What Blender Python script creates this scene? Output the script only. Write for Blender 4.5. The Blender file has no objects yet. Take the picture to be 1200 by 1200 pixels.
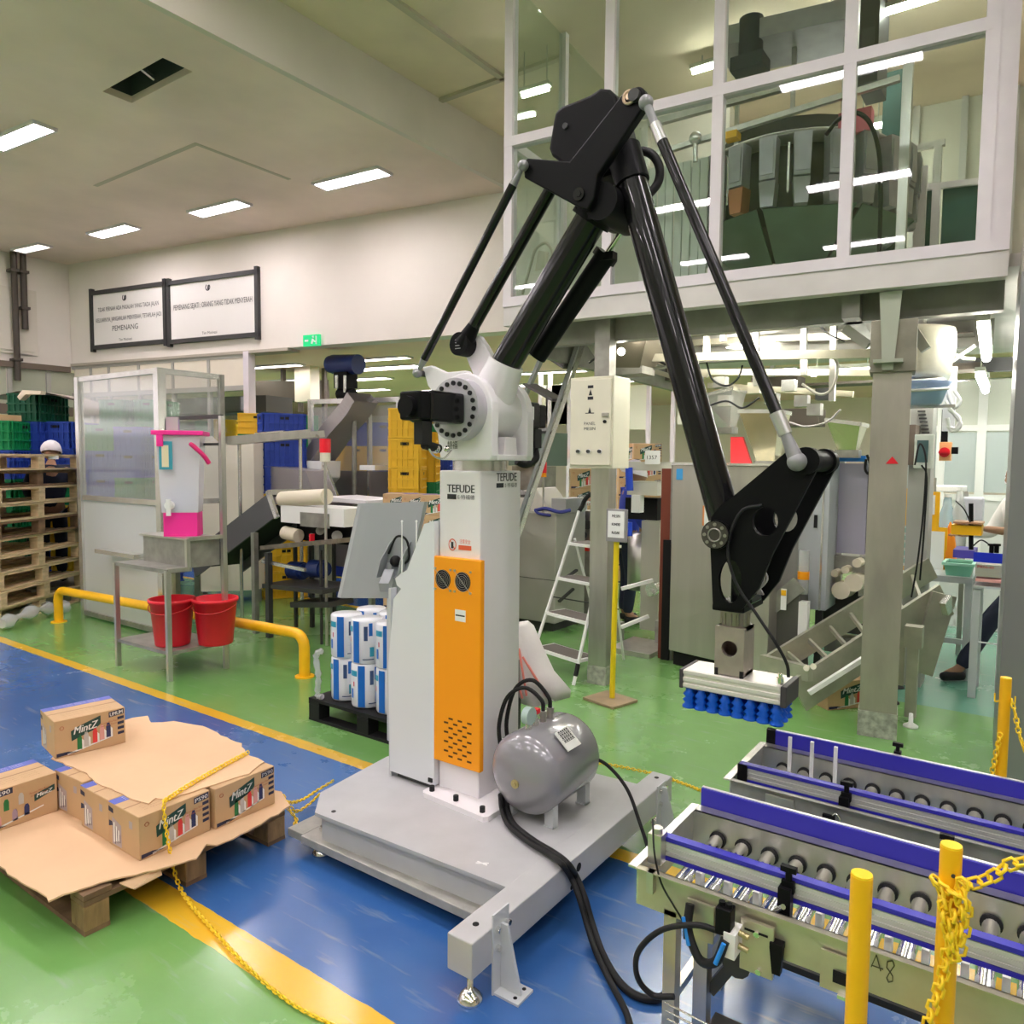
import bpy, math, random
from mathutils import Vector, Matrix
random.seed(7)
PI = math.pi
SC = bpy.context.scene
COL = SC.collection

# ------------------------------------------------------------------ camera, world, exposure
PITCH, ROLL, YAW, FPX = .0689, .0085, .617, 873.0
CAM = Vector((0, 0, 1.7))
_f = Vector((-math.sin(YAW) * math.cos(PITCH), math.cos(YAW) * math.cos(PITCH), -math.sin(PITCH)))
_r = Vector((math.cos(YAW), math.sin(YAW), 0))
_u = _r.cross(_f)
_R = _r * math.cos(ROLL) + _u * math.sin(ROLL)
_U = _u * math.cos(ROLL) - _r * math.sin(ROLL)
cd = bpy.data.cameras.new('camera')
cam = bpy.data.objects.new('camera', cd)
COL.objects.link(cam)
cam.matrix_world = Matrix(((_R.x, _U.x, -_f.x, CAM.x), (_R.y, _U.y, -_f.y, CAM.y), (_R.z, _U.z, -_f.z, CAM.z), (0, 0, 0, 1)))
cd.sensor_width = 36
cd.lens = 36 * FPX / 1200
cd.clip_start = .05
SC.camera = cam
W = bpy.data.worlds.new('world')
SC.world = W
W.use_nodes = True
W.node_tree.nodes['Background'].inputs[0].default_value = (1, .90, .94, 1)
W.node_tree.nodes['Background'].inputs[1].default_value = .75
SC.view_settings.view_transform = 'Standard'
SC.view_settings.look = 'None'
SC.view_settings.gamma = 1
SC.view_settings.use_curve_mapping = False
SC.view_settings.exposure = 1.55
LAMP = 17.0          # strength of the ceiling diffusers


def at(px, py, X=None, Y=None, Z=None, line=None):
    """survey: the point where the sight line of a measured pixel meets a known plane of the place"""
    d = _R * ((px - 600) / FPX) + _U * (-(py - 600) / FPX) + _f
    if Z is not None:
        t = (Z - CAM.z) / d.z
    elif X is not None:
        t = (X - CAM.x) / d.x
    elif Y is not None:
        t = (Y - CAM.y) / d.y
    else:
        a = math.radians(line[2])
        n = Vector((-math.sin(a), math.cos(a)))
        t = (n.x * line[0] + n.y * line[1]) / (n.x * d.x + n.y * d.y)
    return CAM + d * t


# ------------------------------------------------------------------ materials
MATS = {}


def mat(name, col, rough=.5, metal=0., noise=0., scale=8., bump=0., emit=0., alpha=1., coat=0., stretch=None, bscale=None, trans=0.):
    if name in MATS:
        return MATS[name]
    m = bpy.data.materials.new(name)
    m.use_nodes = True
    nt = m.node_tree
    b = nt.nodes['Principled BSDF']
    c = (col[0], col[1], col[2], 1)
    b.inputs['Base Color'].default_value = c
    b.inputs['Roughness'].default_value = rough
    b.inputs['Metallic'].default_value = metal
    if max(col[:3]) < .02 and not metal:
        b.inputs['Specular IOR Level'].default_value = .25
    if coat:
        b.inputs['Coat Weight'].default_value = coat
    if trans:
        b.inputs['Transmission Weight'].default_value = trans
    if emit:
        b.inputs['Emission Color'].default_value = c
        b.inputs['Emission Strength'].default_value = emit
    if alpha < 1:
        b.inputs['Alpha'].default_value = alpha
    if noise or bump:
        tc = nt.nodes.new('ShaderNodeTexCoord')
        mp = nt.nodes.new('ShaderNodeMapping')
        nt.links.new(tc.outputs['Object'], mp.inputs['Vector'])
        if stretch:
            mp.inputs['Scale'].default_value = stretch
        n = nt.nodes.new('ShaderNodeTexNoise')
        n.inputs['Scale'].default_value = scale
        n.inputs['Detail'].default_value = 5
        nt.links.new(mp.outputs['Vector'], n.inputs['Vector'])
        if noise:
            r = nt.nodes.new('ShaderNodeMapRange')
            r.inputs['From Min'].default_value = .3
            r.inputs['From Max'].default_value = .7
            r.inputs['To Min'].default_value = 1 - noise
            r.inputs['To Max'].default_value = 1 + noise
            nt.links.new(n.outputs['Fac'], r.inputs['Value'])
            mx = nt.nodes.new('ShaderNodeVectorMath')
            mx.operation = 'SCALE'
            mx.inputs[0].default_value = col[:3]
            nt.links.new(r.outputs['Result'], mx.inputs['Scale'])
            nt.links.new(mx.outputs[0], b.inputs['Base Color'])
        if bump:
            n2 = nt.nodes.new('ShaderNodeTexNoise')
            n2.inputs['Scale'].default_value = bscale or scale * 4
            n2.inputs['Detail'].default_value = 4
            nt.links.new(mp.outputs['Vector'], n2.inputs['Vector'])
            bp = nt.nodes.new('ShaderNodeBump')
            bp.inputs['Strength'].default_value = bump
            bp.inputs['Distance'].default_value = .01
            nt.links.new(n2.outputs['Fac'], bp.inputs['Height'])
            nt.links.new(bp.outputs['Normal'], b.inputs['Normal'])
    MATS[name] = m
    return m


def glass(name, tint=(.93, .97, .95), refl=.12, rough=.02, milk=0.):
    if name in MATS:
        return MATS[name]
    m = bpy.data.materials.new(name)
    m.use_nodes = True
    nt = m.node_tree
    nt.nodes.remove(nt.nodes['Principled BSDF'])
    out = nt.nodes['Material Output']
    t = nt.nodes.new('ShaderNodeBsdfTransparent')
    t.inputs[0].default_value = (*tint, 1)
    g = nt.nodes.new('ShaderNodeBsdfGlossy')
    g.inputs['Roughness'].default_value = rough
    lw = nt.nodes.new('ShaderNodeLayerWeight')
    lw.inputs['Blend'].default_value = .5
    f = nt.nodes.new('ShaderNodeMath')
    f.operation = 'POWER'
    f.inputs[1].default_value = 4
    nt.links.new(lw.outputs['Facing'], f.inputs[0])
    a = nt.nodes.new('ShaderNodeMath')
    a.operation = 'ADD'
    a.use_clamp = True
    a.inputs[1].default_value = refl
    nt.links.new(f.outputs[0], a.inputs[0])
    mx = nt.nodes.new('ShaderNodeMixShader')
    nt.links.new(a.outputs[0], mx.inputs[0])
    src = t
    if milk:
        d = nt.nodes.new('ShaderNodeBsdfDiffuse')
        d.inputs[0].default_value = (.85, .86, .85, 1)
        m2 = nt.nodes.new('ShaderNodeMixShader')
        m2.inputs[0].default_value = milk
        nt.links.new(t.outputs[0], m2.inputs[1])
        nt.links.new(d.outputs[0], m2.inputs[2])
        src = m2
    nt.links.new(src.outputs[0], mx.inputs[1])
    nt.links.new(g.outputs[0], mx.inputs[2])
    nt.links.new(mx.outputs[0], out.inputs[0])
    MATS[name] = m
    return m


STEEL = mat('stainless', (.56, .54, .50), .33, .85, .12, 14, .03, stretch=(1, 1, .15))
STEELB = mat('stainless_bright', (.72, .71, .69), .25, .8, .08, 10)
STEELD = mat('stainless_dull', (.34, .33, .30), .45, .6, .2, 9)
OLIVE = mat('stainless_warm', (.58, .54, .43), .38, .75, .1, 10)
ALU = mat('aluminium_extrusion', (.75, .75, .75), .35, .6)
CHROME = mat('chrome', (.85, .84, .82), .12, 1)
WHITE = mat('white_enamel', (.83, .80, .83), .4, 0, .02, 6)
WHITEC = mat('white_cabinet_paint', (.74, .76, .80), .4)
PLASTICW = mat('white_plastic', (.86, .86, .84), .45)
CREAM = mat('cream_enamel', (.78, .74, .60), .4, 0, .04, 4)
GREY = mat('grey_enamel', (.47, .47, .48), .42, .0, .07, 5, .05)
GREYL = mat('light_grey_enamel', (.58, .60, .62), .42)
GREYH = mat('grey_panel_plastic', (.36, .38, .40), .5)
TANKG = mat('tank_grey_gloss', (.27, .26, .29), .22, .1, coat=.6)
BLACK = mat('black_gloss_paint', (.006, .006, .007), .25, coat=.35)
BLACKM = mat('black_satin_paint', (.006, .006, .007), .45)
BLACKM.node_tree.nodes['Principled BSDF'].inputs['Specular IOR Level'].default_value = .12
RUBBER = mat('black_rubber', (.015, .015, .016), .55)
DARK = mat('dark_metal', (.06, .06, .06), .5, .4)
DARKER = mat('dark_opening', (.012, .012, .012), .8)
ORANGE = mat('orange_enamel', (1, .36, .0), .5)
YELLOW = mat('yellow_paint', (.95, .50, .005), .4, 0, .05, 10)
YPLAS = mat('yellow_plastic', (.98, .66, .02), .45)
BLUEG = mat('blue_guard_plastic', (.03, .025, .42), .4)
BLUEC = mat('blue_silicone', (.0, .10, .62), .4)
RED = mat('red_plastic', (.80, .012, .03), .4)
PINK = mat('pink_plastic', (.95, .03, .33), .4)
WOOD = mat('pallet_wood', (.50, .36, .20), .75, 0, .3, 12, .3, stretch=(1, 1, 4))
WOODD = mat('pallet_wood_dark', (.22, .13, .07), .8, 0, .35, 10, .3)
CARD = mat('cardboard', (.58, .38, .21), .8, 0, .07, 5, .08)
CARDS = mat('cardboard_sheet', (.72, .48, .29), .85, 0, .06, 3, .1)
INK = mat('navy_ink', (.02, .025, .07), .6)
PAPER = mat('white_paper', (.85, .85, .84), .7)
LETTER = mat('black_lettering', (.02, .02, .025), .6)
LAMPM = mat('lamp_diffuser', (1, .91, .95), .5, emit=LAMP)
TUBEM = mat('fluorescent_tube', (1, .98, .90), .5, emit=18)
FARLAMP = mat('far_lamp_diffuser', (1, .97, .86), .5, emit=7)
CRG = mat('crate_green', (.0, .23, .07), .5)
CRDG = mat('crate_dark_green', (.005, .10, .05), .5)
CRB = mat('crate_blue', (.02, .06, .40), .5)
CRY = mat('crate_yellow', (.85, .52, .02), .5)
CLOTH = mat('white_cloth', (.80, .76, .74), .9, bump=.3, scale=6)
SKIN = mat('skin', (.36, .19, .11), .6)
NAVY = mat('navy_cloth', (.02, .025, .05), .9)
BLUECL = mat('blue_cloth', (.03, .06, .45), .9)
CREAMR = mat('cream_roller', (.80, .72, .56), .4)
MOTB = mat('motor_blue', (.01, .03, .16), .35)
BROWN = mat('red_brown_paint', (.20, .04, .02), .5)
MINT = mat('mint_plastic', (.30, .75, .55), .4)
GLS = glass('window_glass', (.90, .95, .92), .06)
PLEXI = glass('acrylic_sheet', (.93, .93, .93), .03, .1, milk=.16)
CLEAR = glass('clear_plastic', (.93, .95, .97), .05, .1, milk=.35)

# ------------------------------------------------------------------ mesh builder


class MB:
    def __init__(s, frame=None):
        s.v, s.f, s.s = [], [], []
        s.marks, s.depth = [], 0
        s.fr = frame          # (x, y, degrees): local frame on the ground

    def add(s, vs, fs, smooth=False):
        o = len(s.v)
        if s.fr:
            a = math.radians(s.fr[2])
            ca, sa = math.cos(a), math.sin(a)
            vs = [(s.fr[0] + v[0] * ca - v[1] * sa, s.fr[1] + v[0] * sa + v[1] * ca, v[2]) for v in vs]
        s.v += [tuple(v) for v in vs]
        s.f += [tuple(i + o for i in f) for f in fs]
        s.s += [smooth] * len(fs)
        return s

    def box(s, a, b):
        x0, y0, z0 = a
        x1, y1, z1 = b
        if x0 > x1: x0, x1 = x1, x0
        if y0 > y1: y0, y1 = y1, y0
        if z0 > z1: z0, z1 = z1, z0
        vs = [(x0, y0, z0), (x1, y0, z0), (x1, y1, z0), (x0, y1, z0), (x0, y0, z1), (x1, y0, z1), (x1, y1, z1), (x0, y1, z1)]
        return s.add(vs, [(0, 3, 2, 1), (4, 5, 6, 7), (0, 1, 5, 4), (1, 2, 6, 5), (2, 3, 7, 6), (3, 0, 4, 7)])

    def cbox(s, c, d):
        return s.box((c[0] - d[0] / 2, c[1] - d[1] / 2, c[2] - d[2] / 2), (c[0] + d[0] / 2, c[1] + d[1] / 2, c[2] + d[2] / 2))

    def bar(s, p0, p1, w, h, up=(0, 0, 1)):
        """square bar from p0 to p1, w sideways, h along up"""
        p0, p1 = Vector(p0), Vector(p1)
        d = (p1 - p0).normalized()
        u = Vector(up)
        r = d.cross(u)
        if r.length < 1e-5:
            u = Vector((0, 1, 0))
            r = d.cross(u)
        r.normalize()
        u = r.cross(d).normalized()
        vs = []
        for p in (p0, p1):
            for a, b in ((-1, -1), (1, -1), (1, 1), (-1, 1)):
                vs.append(p + r * a * w / 2 + u * b * h / 2)
        return s.add(vs, [(0, 1, 2, 3), (7, 6, 5, 4), (0, 4, 5, 1), (1, 5, 6, 2), (2, 6, 7, 3), (3, 7, 4, 0)])

    def cyl(s, p0, p1, r, n=16, r2=None, caps=True):
        p0, p1 = Vector(p0), Vector(p1)
        r2 = r if r2 is None else r2
        d = (p1 - p0).normalized()
        a = Vector((0, 0, 1)) if abs(d.z) < .9 else Vector((1, 0, 0))
        u = d.cross(a).normalized()
        w = d.cross(u)
        A, B = [], []
        for i in range(n):
            t = 2 * PI * i / n
            e = u * math.cos(t) + w * math.sin(t)
            A.append(p0 + e * r)
            B.append(p1 + e * r2)
        s.add(A + B, [(i, i + n, (i + 1) % n + n, (i + 1) % n) for i in range(n)], True)
        if caps:
            if r > 1e-5: s.add(A, [tuple(range(n))])
            if r2 > 1e-5: s.add(B, [tuple(reversed(range(n)))])
        return s

    def tube(s, pts, r, n=8, close=False):
        pts = [Vector(p) for p in pts]
        N = len(pts)
        vs, prev = [], None
        for i, p in enumerate(pts):
            if close:
                d = pts[(i + 1) % N] - pts[i - 1]
            else:
                d = pts[min(i + 1, N - 1)] - pts[max(i - 1, 0)]
            d.normalize()
            if prev is None:
                a = Vector((0, 0, 1)) if abs(d.z) < .9 else Vector((1, 0, 0))
                u = d.cross(a).normalized()
            else:
                u = (prev - d * prev.dot(d))
                if u.length < 1e-4:
                    u = d.cross(Vector((0, 0, 1)))
                u.normalize()
            prev = u
            w = d.cross(u)
            rr = r[i] if isinstance(r, (list, tuple)) else r
            for k in range(n):
                t = 2 * PI * k / n
                vs.append(p + (u * math.cos(t) + w * math.sin(t)) * rr)
        fs = []
        for i in range(N if close else N - 1):
            j = (i + 1) % N
            for k in range(n):
                fs.append((i * n + k, i * n + (k + 1) % n, j * n + (k + 1) % n, j * n + k))
        s.add(vs, fs, True)
        if not close:
            s.add(vs[:n], [tuple(reversed(range(n)))])
            s.add(vs[-n:], [tuple(range(n))])
        return s

    def lathe(s, prof, c=(0, 0, 0), axis=(0, 0, 1), n=20):
        """prof: list of (radius, distance along axis)"""
        c, d = Vector(c), Vector(axis).normalized()
        a = Vector((0, 0, 1)) if abs(d.z) < .9 else Vector((1, 0, 0))
        u = d.cross(a).normalized()
        w = d.cross(u)
        vs, fs = [], []
        for r, h in prof:
            for i in range(n):
                t = 2 * PI * i / n
                vs.append(c + d * h + (u * math.cos(t) + w * math.sin(t)) * max(r, 1e-4))
        for j in range(len(prof) - 1):
            for i in range(n):
                k = (i + 1) % n
                fs.append((j * n + i, (j + 1) * n + i, (j + 1) * n + k, j * n + k))
        return s.add(vs, fs, True)

    def ball(s, c, r, n=14):
        prof = [(r * math.sin(PI * i / n), -r * math.cos(PI * i / n)) for i in range(n + 1)]
        return s.lathe(prof, c, n=n + 2)

    def prism(s, poly, axis, a, b):
        """poly: 2-D points; axis 'y': (x,z) swept in y; 'x': (y,z); 'z': (x,y)"""
        def P(q, t):
            return {'y': (q[0], t, q[1]), 'x': (t, q[0], q[1]), 'z': (q[0], q[1], t)}[axis]
        n = len(poly)
        vs = [P(q, a) for q in poly] + [P(q, b) for q in poly]
        fs = [tuple(range(n)), tuple(reversed(range(n, 2 * n)))]
        fs += [(i, i + n, (i + 1) % n + n, (i + 1) % n) for i in range(n)]
        return s.add(vs, fs)

    def ring(s, c, u, w, r, t, n=16):
        c, u, w = Vector(c), Vector(u), Vector(w)
        return s.tube([c + u * r * math.cos(2 * PI * i / n) + w * r * math.sin(2 * PI * i / n) for i in range(n)], t, 5, close=True)

    def quadslab(s, pts, t):
        """a slab from four corner points with thickness t along their normal"""
        p = [Vector(q) for q in pts]
        nrm = (p[1] - p[0]).cross(p[3] - p[0]).normalized() * t
        vs = p + [q + nrm for q in p]
        return s.add(vs, [(0, 3, 2, 1), (4, 5, 6, 7), (0, 1, 5, 4), (1, 2, 6, 5), (2, 3, 7, 6), (3, 0, 4, 7)])

    def mesh(s, me, M):
        return s.add([M @ v.co for v in me.vertices], [tuple(p.vertices) for p in me.polygons])


def _piece(fn):
    def run(s, *a, **k):
        if s.depth == 0:
            s.marks.append((len(s.v), len(s.f)))
        s.depth += 1
        r = fn(s, *a, **k)
        s.depth -= 1
        return r
    return run


for _n in ('box', 'cbox', 'bar', 'cyl', 'tube', 'lathe', 'ball', 'prism', 'quadslab', 'ring'):
    setattr(MB, _n, _piece(getattr(MB, _n)))


def pieces(m):
    out = []
    mk = m.marks + [(len(m.v), len(m.f))]
    for (v0, f0), (v1, f1) in zip(mk[:-1], mk[1:]):
        q = MB()
        q.v = m.v[v0:v1]
        q.f = [tuple(i - v0 for i in f) for f in m.f[f0:f1]]
        q.s = m.s[f0:f1]
        out.append(q)
    return out


def link(name, m, material, off, parent=None, bevel=0):
    me = bpy.data.meshes.new(name)
    me.from_pydata([(v[0] - off[0], v[1] - off[1], v[2] - off[2]) for v in m.v], [], m.f)
    me.polygons.foreach_set('use_smooth', m.s)
    me.materials.append(material)
    me.update()
    # consistent outward normals
    import bmesh
    bm = bmesh.new()
    bm.from_mesh(me)
    bmesh.ops.recalc_face_normals(bm, faces=bm.faces)
    bm.to_mesh(me)
    bm.free()
    o = bpy.data.objects.new(name, me)
    COL.objects.link(o)
    if parent:
        o.parent = parent
    else:
        o.location = off
    if bevel:
        b = o.modifiers.new('bevel', 'BEVEL')
        b.width = bevel
        b.segments = 2
        b.limit_method = 'ANGLE'
        b.angle_limit = .9
    return o


class Thing:
    """a top-level Empty with mesh parts; shapes are given in place coordinates"""

    def __init__(s, name, label, cat, loc=(0, 0, 0), group=None):
        s.o = bpy.data.objects.new(name, None)
        s.o.empty_display_size = .1
        COL.objects.link(s.o)
        s.off = tuple(loc)
        s.o.location = loc
        s.o['label'] = label
        s.o['category'] = cat
        if group:
            s.o['group'] = group

    def part(s, name, m, material, parent=None, bevel=0, label=None, stuff=False):
        o = link(name, m, material, s.off, parent or s.o, bevel)
        if label:
            o['label'] = label
        if stuff:
            o['kind'] = 'stuff'
        return o


    def split(s, name, m, material, parent=None, bevel=0):
        return [s.part(name, q, material, parent, bevel) for q in pieces(m)]


def solo(name, m, material, label, cat, group=None, bevel=0, loc=None):
    """a thing that is one mesh"""
    if loc is None:
        xs = [v[0] for v in m.v]; ys = [v[1] for v in m.v]; zs = [v[2] for v in m.v]
        loc = ((min(xs) + max(xs)) / 2, (min(ys) + max(ys)) / 2, min(zs))
    o = link(name, m, material, loc, None, bevel)
    o['label'] = label
    o['category'] = cat
    if group:
        o['group'] = group
    return o


def struct(name, m, material, parent=None):
    o = link(name, m, material, (0, 0, 0), parent)
    if parent is None:
        o['kind'] = 'structure'
    return o


def dup(root, loc, rz=0, label=None, group=None):
    r = root.copy()
    COL.objects.link(r)
    r.location = loc
    r.rotation_euler = (0, 0, rz)
    if label:
        r['label'] = label
    if group:
        r['group'] = group
    for ch in list(root.children):
        c = ch.copy()
        COL.objects.link(c)
        c.parent = r
        for g in list(ch.children):
            d = g.copy()
            COL.objects.link(d)
            d.parent = c
    return r


def atd(px, py, depth):
    """survey: the point on a sight line at a given distance ahead of the viewpoint"""
    d = _R * ((px - 600) / FPX) + _U * (-(py - 600) / FPX) + _f
    return CAM + d * depth


_txt = {}


def text_mesh(t):
    if t in _txt:
        return _txt[t]
    cu = bpy.data.curves.new('lettering', 'FONT')
    cu.body = t
    cu.align_x = 'CENTER'
    cu.align_y = 'CENTER'
    cu.resolution_u = 2
    o = bpy.data.objects.new('lettering', cu)
    COL.objects.link(o)
    dg = bpy.context.evaluated_depsgraph_get()
    me = bpy.data.meshes.new_from_object(o.evaluated_get(dg))
    bpy.data.objects.remove(o)
    xs = [v.co.x for v in me.vertices] or [0, 1]
    ys = [v.co.y for v in me.vertices] or [0, 1]
    _txt[t] = (me, min(xs), max(xs), min(ys), max(ys))
    return _txt[t]


def text(m, t, c, right, up, h, w=None, shear=0, bold=0):
    """letters of height h (fitted to width w) centred at c"""
    me, x0, x1, y0, y1 = text_mesh(t)
    R_, U_ = Vector(right).normalized(), Vector(up).normalized()
    N = R_.cross(U_)
    sy = h / (y1 - y0)
    sx = sy if w is None else w / (x1 - x0)
    c = Vector(c)
    vs = []
    offs = [0] if not bold else [-bold, bold]
    for b in offs:
        vs = []
        for v in me.vertices:
            x = (v.co.x - (x0 + x1) / 2) * sx
            y = (v.co.y - (y0 + y1) / 2) * sy
            vs.append(c + R_ * (x + y * shear + b) + U_ * y + N * (.0001 * b if b else 0))
        m.add(vs, [tuple(p.vertices) for p in me.polygons])
    return m


def plate(outlines, axis, a, b, res=24):
    """flat plate with holes: outlines are 2-D loops (first outer, others holes), swept like prism"""
    cu = bpy.data.curves.new('plate', 'CURVE')
    cu.dimensions = '2D'
    cu.fill_mode = 'BOTH'
    for pts in outlines:
        sp = cu.splines.new('POLY')
        sp.points.add(len(pts) - 1)
        for i, p in enumerate(pts):
            sp.points[i].co = (p[0], p[1], 0, 1)
        sp.use_cyclic_u = True
    cu.extrude = abs(b - a) / 2
    o = bpy.data.objects.new('plate', cu)
    COL.objects.link(o)
    dg = bpy.context.evaluated_depsgraph_get()
    me = bpy.data.meshes.new_from_object(o.evaluated_get(dg))
    bpy.data.objects.remove(o)
    mid = (a + b) / 2
    m = MB()
    vs = []
    for v in me.vertices:
        x, y, z = v.co
        vs.append({'y': (x, mid + z, y), 'x': (mid + z, x, y), 'z': (x, y, mid + z)}[axis])
    m.add(vs, [tuple(p.vertices) for p in me.polygons])
    return m


def arc(cx, cy, r, a0, a1, n=10):
    return [(cx + r * math.cos(math.radians(a0 + (a1 - a0) * i / n)), cy + r * math.sin(math.radians(a0 + (a1 - a0) * i / n))) for i in range(n + 1)]


def smooth_path(pts, n=6):
    """Catmull-Rom through points"""
    P = [Vector(p) for p in pts]
    P = [P[0] * 2 - P[1]] + P + [P[-1] * 2 - P[-2]]
    out = []
    for i in range(1, len(P) - 2):
        for k in range(n):
            t = k / n
            out.append(.5 * ((2 * P[i]) + (P[i + 1] - P[i - 1]) * t + (2 * P[i - 1] - 5 * P[i] + 4 * P[i + 1] - P[i + 2]) * t * t + (3 * P[i] - P[i - 1] - 3 * P[i + 1] + P[i + 2]) * t ** 3))
    out.append(P[-2])
    return out


def lamp_at(name, loc, size, power, col=(1, .96, .88)):
    l = bpy.data.lights.new(name, 'AREA')
    l.shape = 'RECTANGLE'
    l.size, l.size_y = size
    l.energy = power
    l.color = col
    o = bpy.data.objects.new(name, l)
    COL.objects.link(o)
    o.location = loc
    return o
# ================================================================== the setting
def floor_material():
    m = bpy.data.materials.new('painted_epoxy_floor')
    m.use_nodes = True
    nt = m.node_tree
    b = nt.nodes['Principled BSDF']
    N, Lk = nt.nodes.new, nt.links.new
    tc = N('ShaderNodeTexCoord')
    sp = N('ShaderNodeSeparateXYZ')
    Lk(tc.outputs['Object'], sp.inputs[0])
    wob = N('ShaderNodeTexNoise'); wob.inputs['Scale'].default_value = 9; wob.inputs['Detail'].default_value = 6
    Lk(tc.outputs['Object'], wob.inputs['Vector'])

    def band(lo, hi):
        a = N('ShaderNodeMath'); a.operation = 'MULTIPLY_ADD'
        Lk(wob.outputs['Fac'], a.inputs[0]); a.inputs[1].default_value = .02
        Lk(sp.outputs['Y'], a.inputs[2])
        g = N('ShaderNodeMath'); g.operation = 'GREATER_THAN'; Lk(a.outputs[0], g.inputs[0]); g.inputs[1].default_value = lo
        l = N('ShaderNodeMath'); l.operation = 'LESS_THAN'; Lk(a.outputs[0], l.inputs[0]); l.inputs[1].default_value = hi
        p = N('ShaderNodeMath'); p.operation = 'MULTIPLY'; Lk(g.outputs[0], p.inputs[0]); Lk(l.outputs[0], p.inputs[1])
        return p.outputs[0]

    def mixc(fac, a, bb):
        x = N('ShaderNodeMix'); x.data_type = 'RGBA'
        Lk(fac, x.inputs['Factor'])
        for s_, v in ((6, a), (7, bb)):
            if isinstance(v, tuple): x.inputs[s_].default_value = (*v, 1)
            else: Lk(v, x.inputs[s_])
        return x.outputs[2]
    n1 = N('ShaderNodeTexNoise'); n1.inputs['Scale'].default_value = .7; n1.inputs['Detail'].default_value = 8; n1.inputs['Roughness'].default_value = .65
    Lk(tc.outputs['Object'], n1.inputs['Vector'])
    r1 = N('ShaderNodeMapRange'); r1.inputs['From Min'].default_value = .3; r1.inputs['From Max'].default_value = .7
    Lk(n1.outputs['Fac'], r1.inputs['Value'])
    green = mixc(r1.outputs[0], (.13, .32, .075), (.20, .42, .125))
    blue = mixc(r1.outputs[0], (.028, .105, .33), (.05, .16, .43))
    xl = N('ShaderNodeMath'); xl.operation = 'LESS_THAN'; Lk(sp.outputs['X'], xl.inputs[0]); xl.inputs[1].default_value = -5.0
    def lim(o, inv=False):
        q = N('ShaderNodeMath'); q.operation = 'MULTIPLY'; Lk(o, q.inputs[0]); Lk(xl.outputs[0], q.inputs[1]); return q.outputs[0]
    xg = N('ShaderNodeMath'); xg.operation = 'GREATER_THAN'; Lk(sp.outputs['X'], xg.inputs[0]); xg.inputs[1].default_value = -1.7
    lane2 = lim(band(5.9, 7.3))
    teal = N('ShaderNodeMath'); teal.operation = 'MULTIPLY'; Lk(band(5.9, 9.5), teal.inputs[0]); Lk(xg.outputs[0], teal.inputs[1])
    green = mixc(teal.outputs[0], green, (.13, .34, .24))
    c = mixc(band(1.5, 2.82), green, blue)
    c = mixc(lane2, c, blue)
    yel = (.80, .48, .03)
    for lo, hi in ((1.435, 1.56), (2.79, 2.88), (5.86, 5.95), (7.2, 7.3)):
        c = mixc(lim(band(lo, hi)) if lo > 5 else band(lo, hi), c, yel)
    # scuffs and dark drips
    n2 = N('ShaderNodeTexNoise'); n2.inputs['Scale'].default_value = 5.5; n2.inputs['Detail'].default_value = 10; n2.inputs['Roughness'].default_value = .7
    Lk(tc.outputs['Object'], n2.inputs['Vector'])
    r2 = N('ShaderNodeMapRange'); r2.inputs['From Min'].default_value = .66; r2.inputs['From Max'].default_value = .74
    Lk(n2.outputs['Fac'], r2.inputs['Value'])
    f2 = N('ShaderNodeMath'); f2.operation = 'MULTIPLY'; Lk(r2.outputs[0], f2.inputs[0]); f2.inputs[1].default_value = .55
    c = mixc(f2.outputs[0], c, (.07, .075, .07))
    mp = N('ShaderNodeMapping'); mp.inputs['Scale'].default_value = (1.2, 9, 1); mp.inputs['Rotation'].default_value = (0, 0, .4)
    Lk(tc.outputs['Object'], mp.inputs['Vector'])
    n3 = N('ShaderNodeTexNoise'); n3.inputs['Scale'].default_value = 3; n3.inputs['Detail'].default_value = 9
    Lk(mp.outputs[0], n3.inputs['Vector'])
    r3 = N('ShaderNodeMapRange'); r3.inputs['From Min'].default_value = .60; r3.inputs['From Max'].default_value = .72
    Lk(n3.outputs['Fac'], r3.inputs['Value'])
    f3 = N('ShaderNodeMath'); f3.operation = 'MULTIPLY'; Lk(r3.outputs[0], f3.inputs[0]); f3.inputs[1].default_value = .25
    c = mixc(f3.outputs[0], c, (.38, .42, .38))
    Lk(c, b.inputs['Base Color'])
    rr = N('ShaderNodeMapRange'); rr.inputs['To Min'].default_value = .16; rr.inputs['To Max'].default_value = .36
    Lk(n1.outputs['Fac'], rr.inputs['Value'])
    Lk(rr.outputs[0], b.inputs['Roughness'])
    b.inputs['Coat Weight'].default_value = .5
    b.inputs['Coat Roughness'].default_value = .18
    b.inputs['Coat IOR'].default_value = 1.7
    bp = N('ShaderNodeBump'); bp.inputs['Strength'].default_value = .06; bp.inputs['Distance'].default_value = .01
    Lk(n2.outputs['Fac'], bp.inputs['Height']); Lk(bp.outputs[0], b.inputs['Normal'])
    return m


WALLM = mat('wall_plaster', (.80, .74, .68), .8, 0, .05, .9, .05)
CEILM = mat('ceiling_plaster', (.82, .67, .60), .85, 0, .13, .7, .06)
CEIL2 = mat('ceiling_plaster_yellowed', (.74, .64, .47), .85, 0, .16, .9, .06)
FARCE = mat('far_ceiling_cream', (.95, .66, .58), .7, 0, .04, 1)
PANELW = mat('cream_wall_panel', (.80, .72, .60), .6, 0, .03, 3)
FRAMEG = mat('grey_window_frame', (.42, .40, .36), .5)
FRAMEW = mat('lilac_white_frame', (.74, .68, .72), .45, 0, .04, 6)

m = MB(); m.box((-22, -9, -.1), (10, 24, 0))
struct('floor', m, floor_material())

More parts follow.
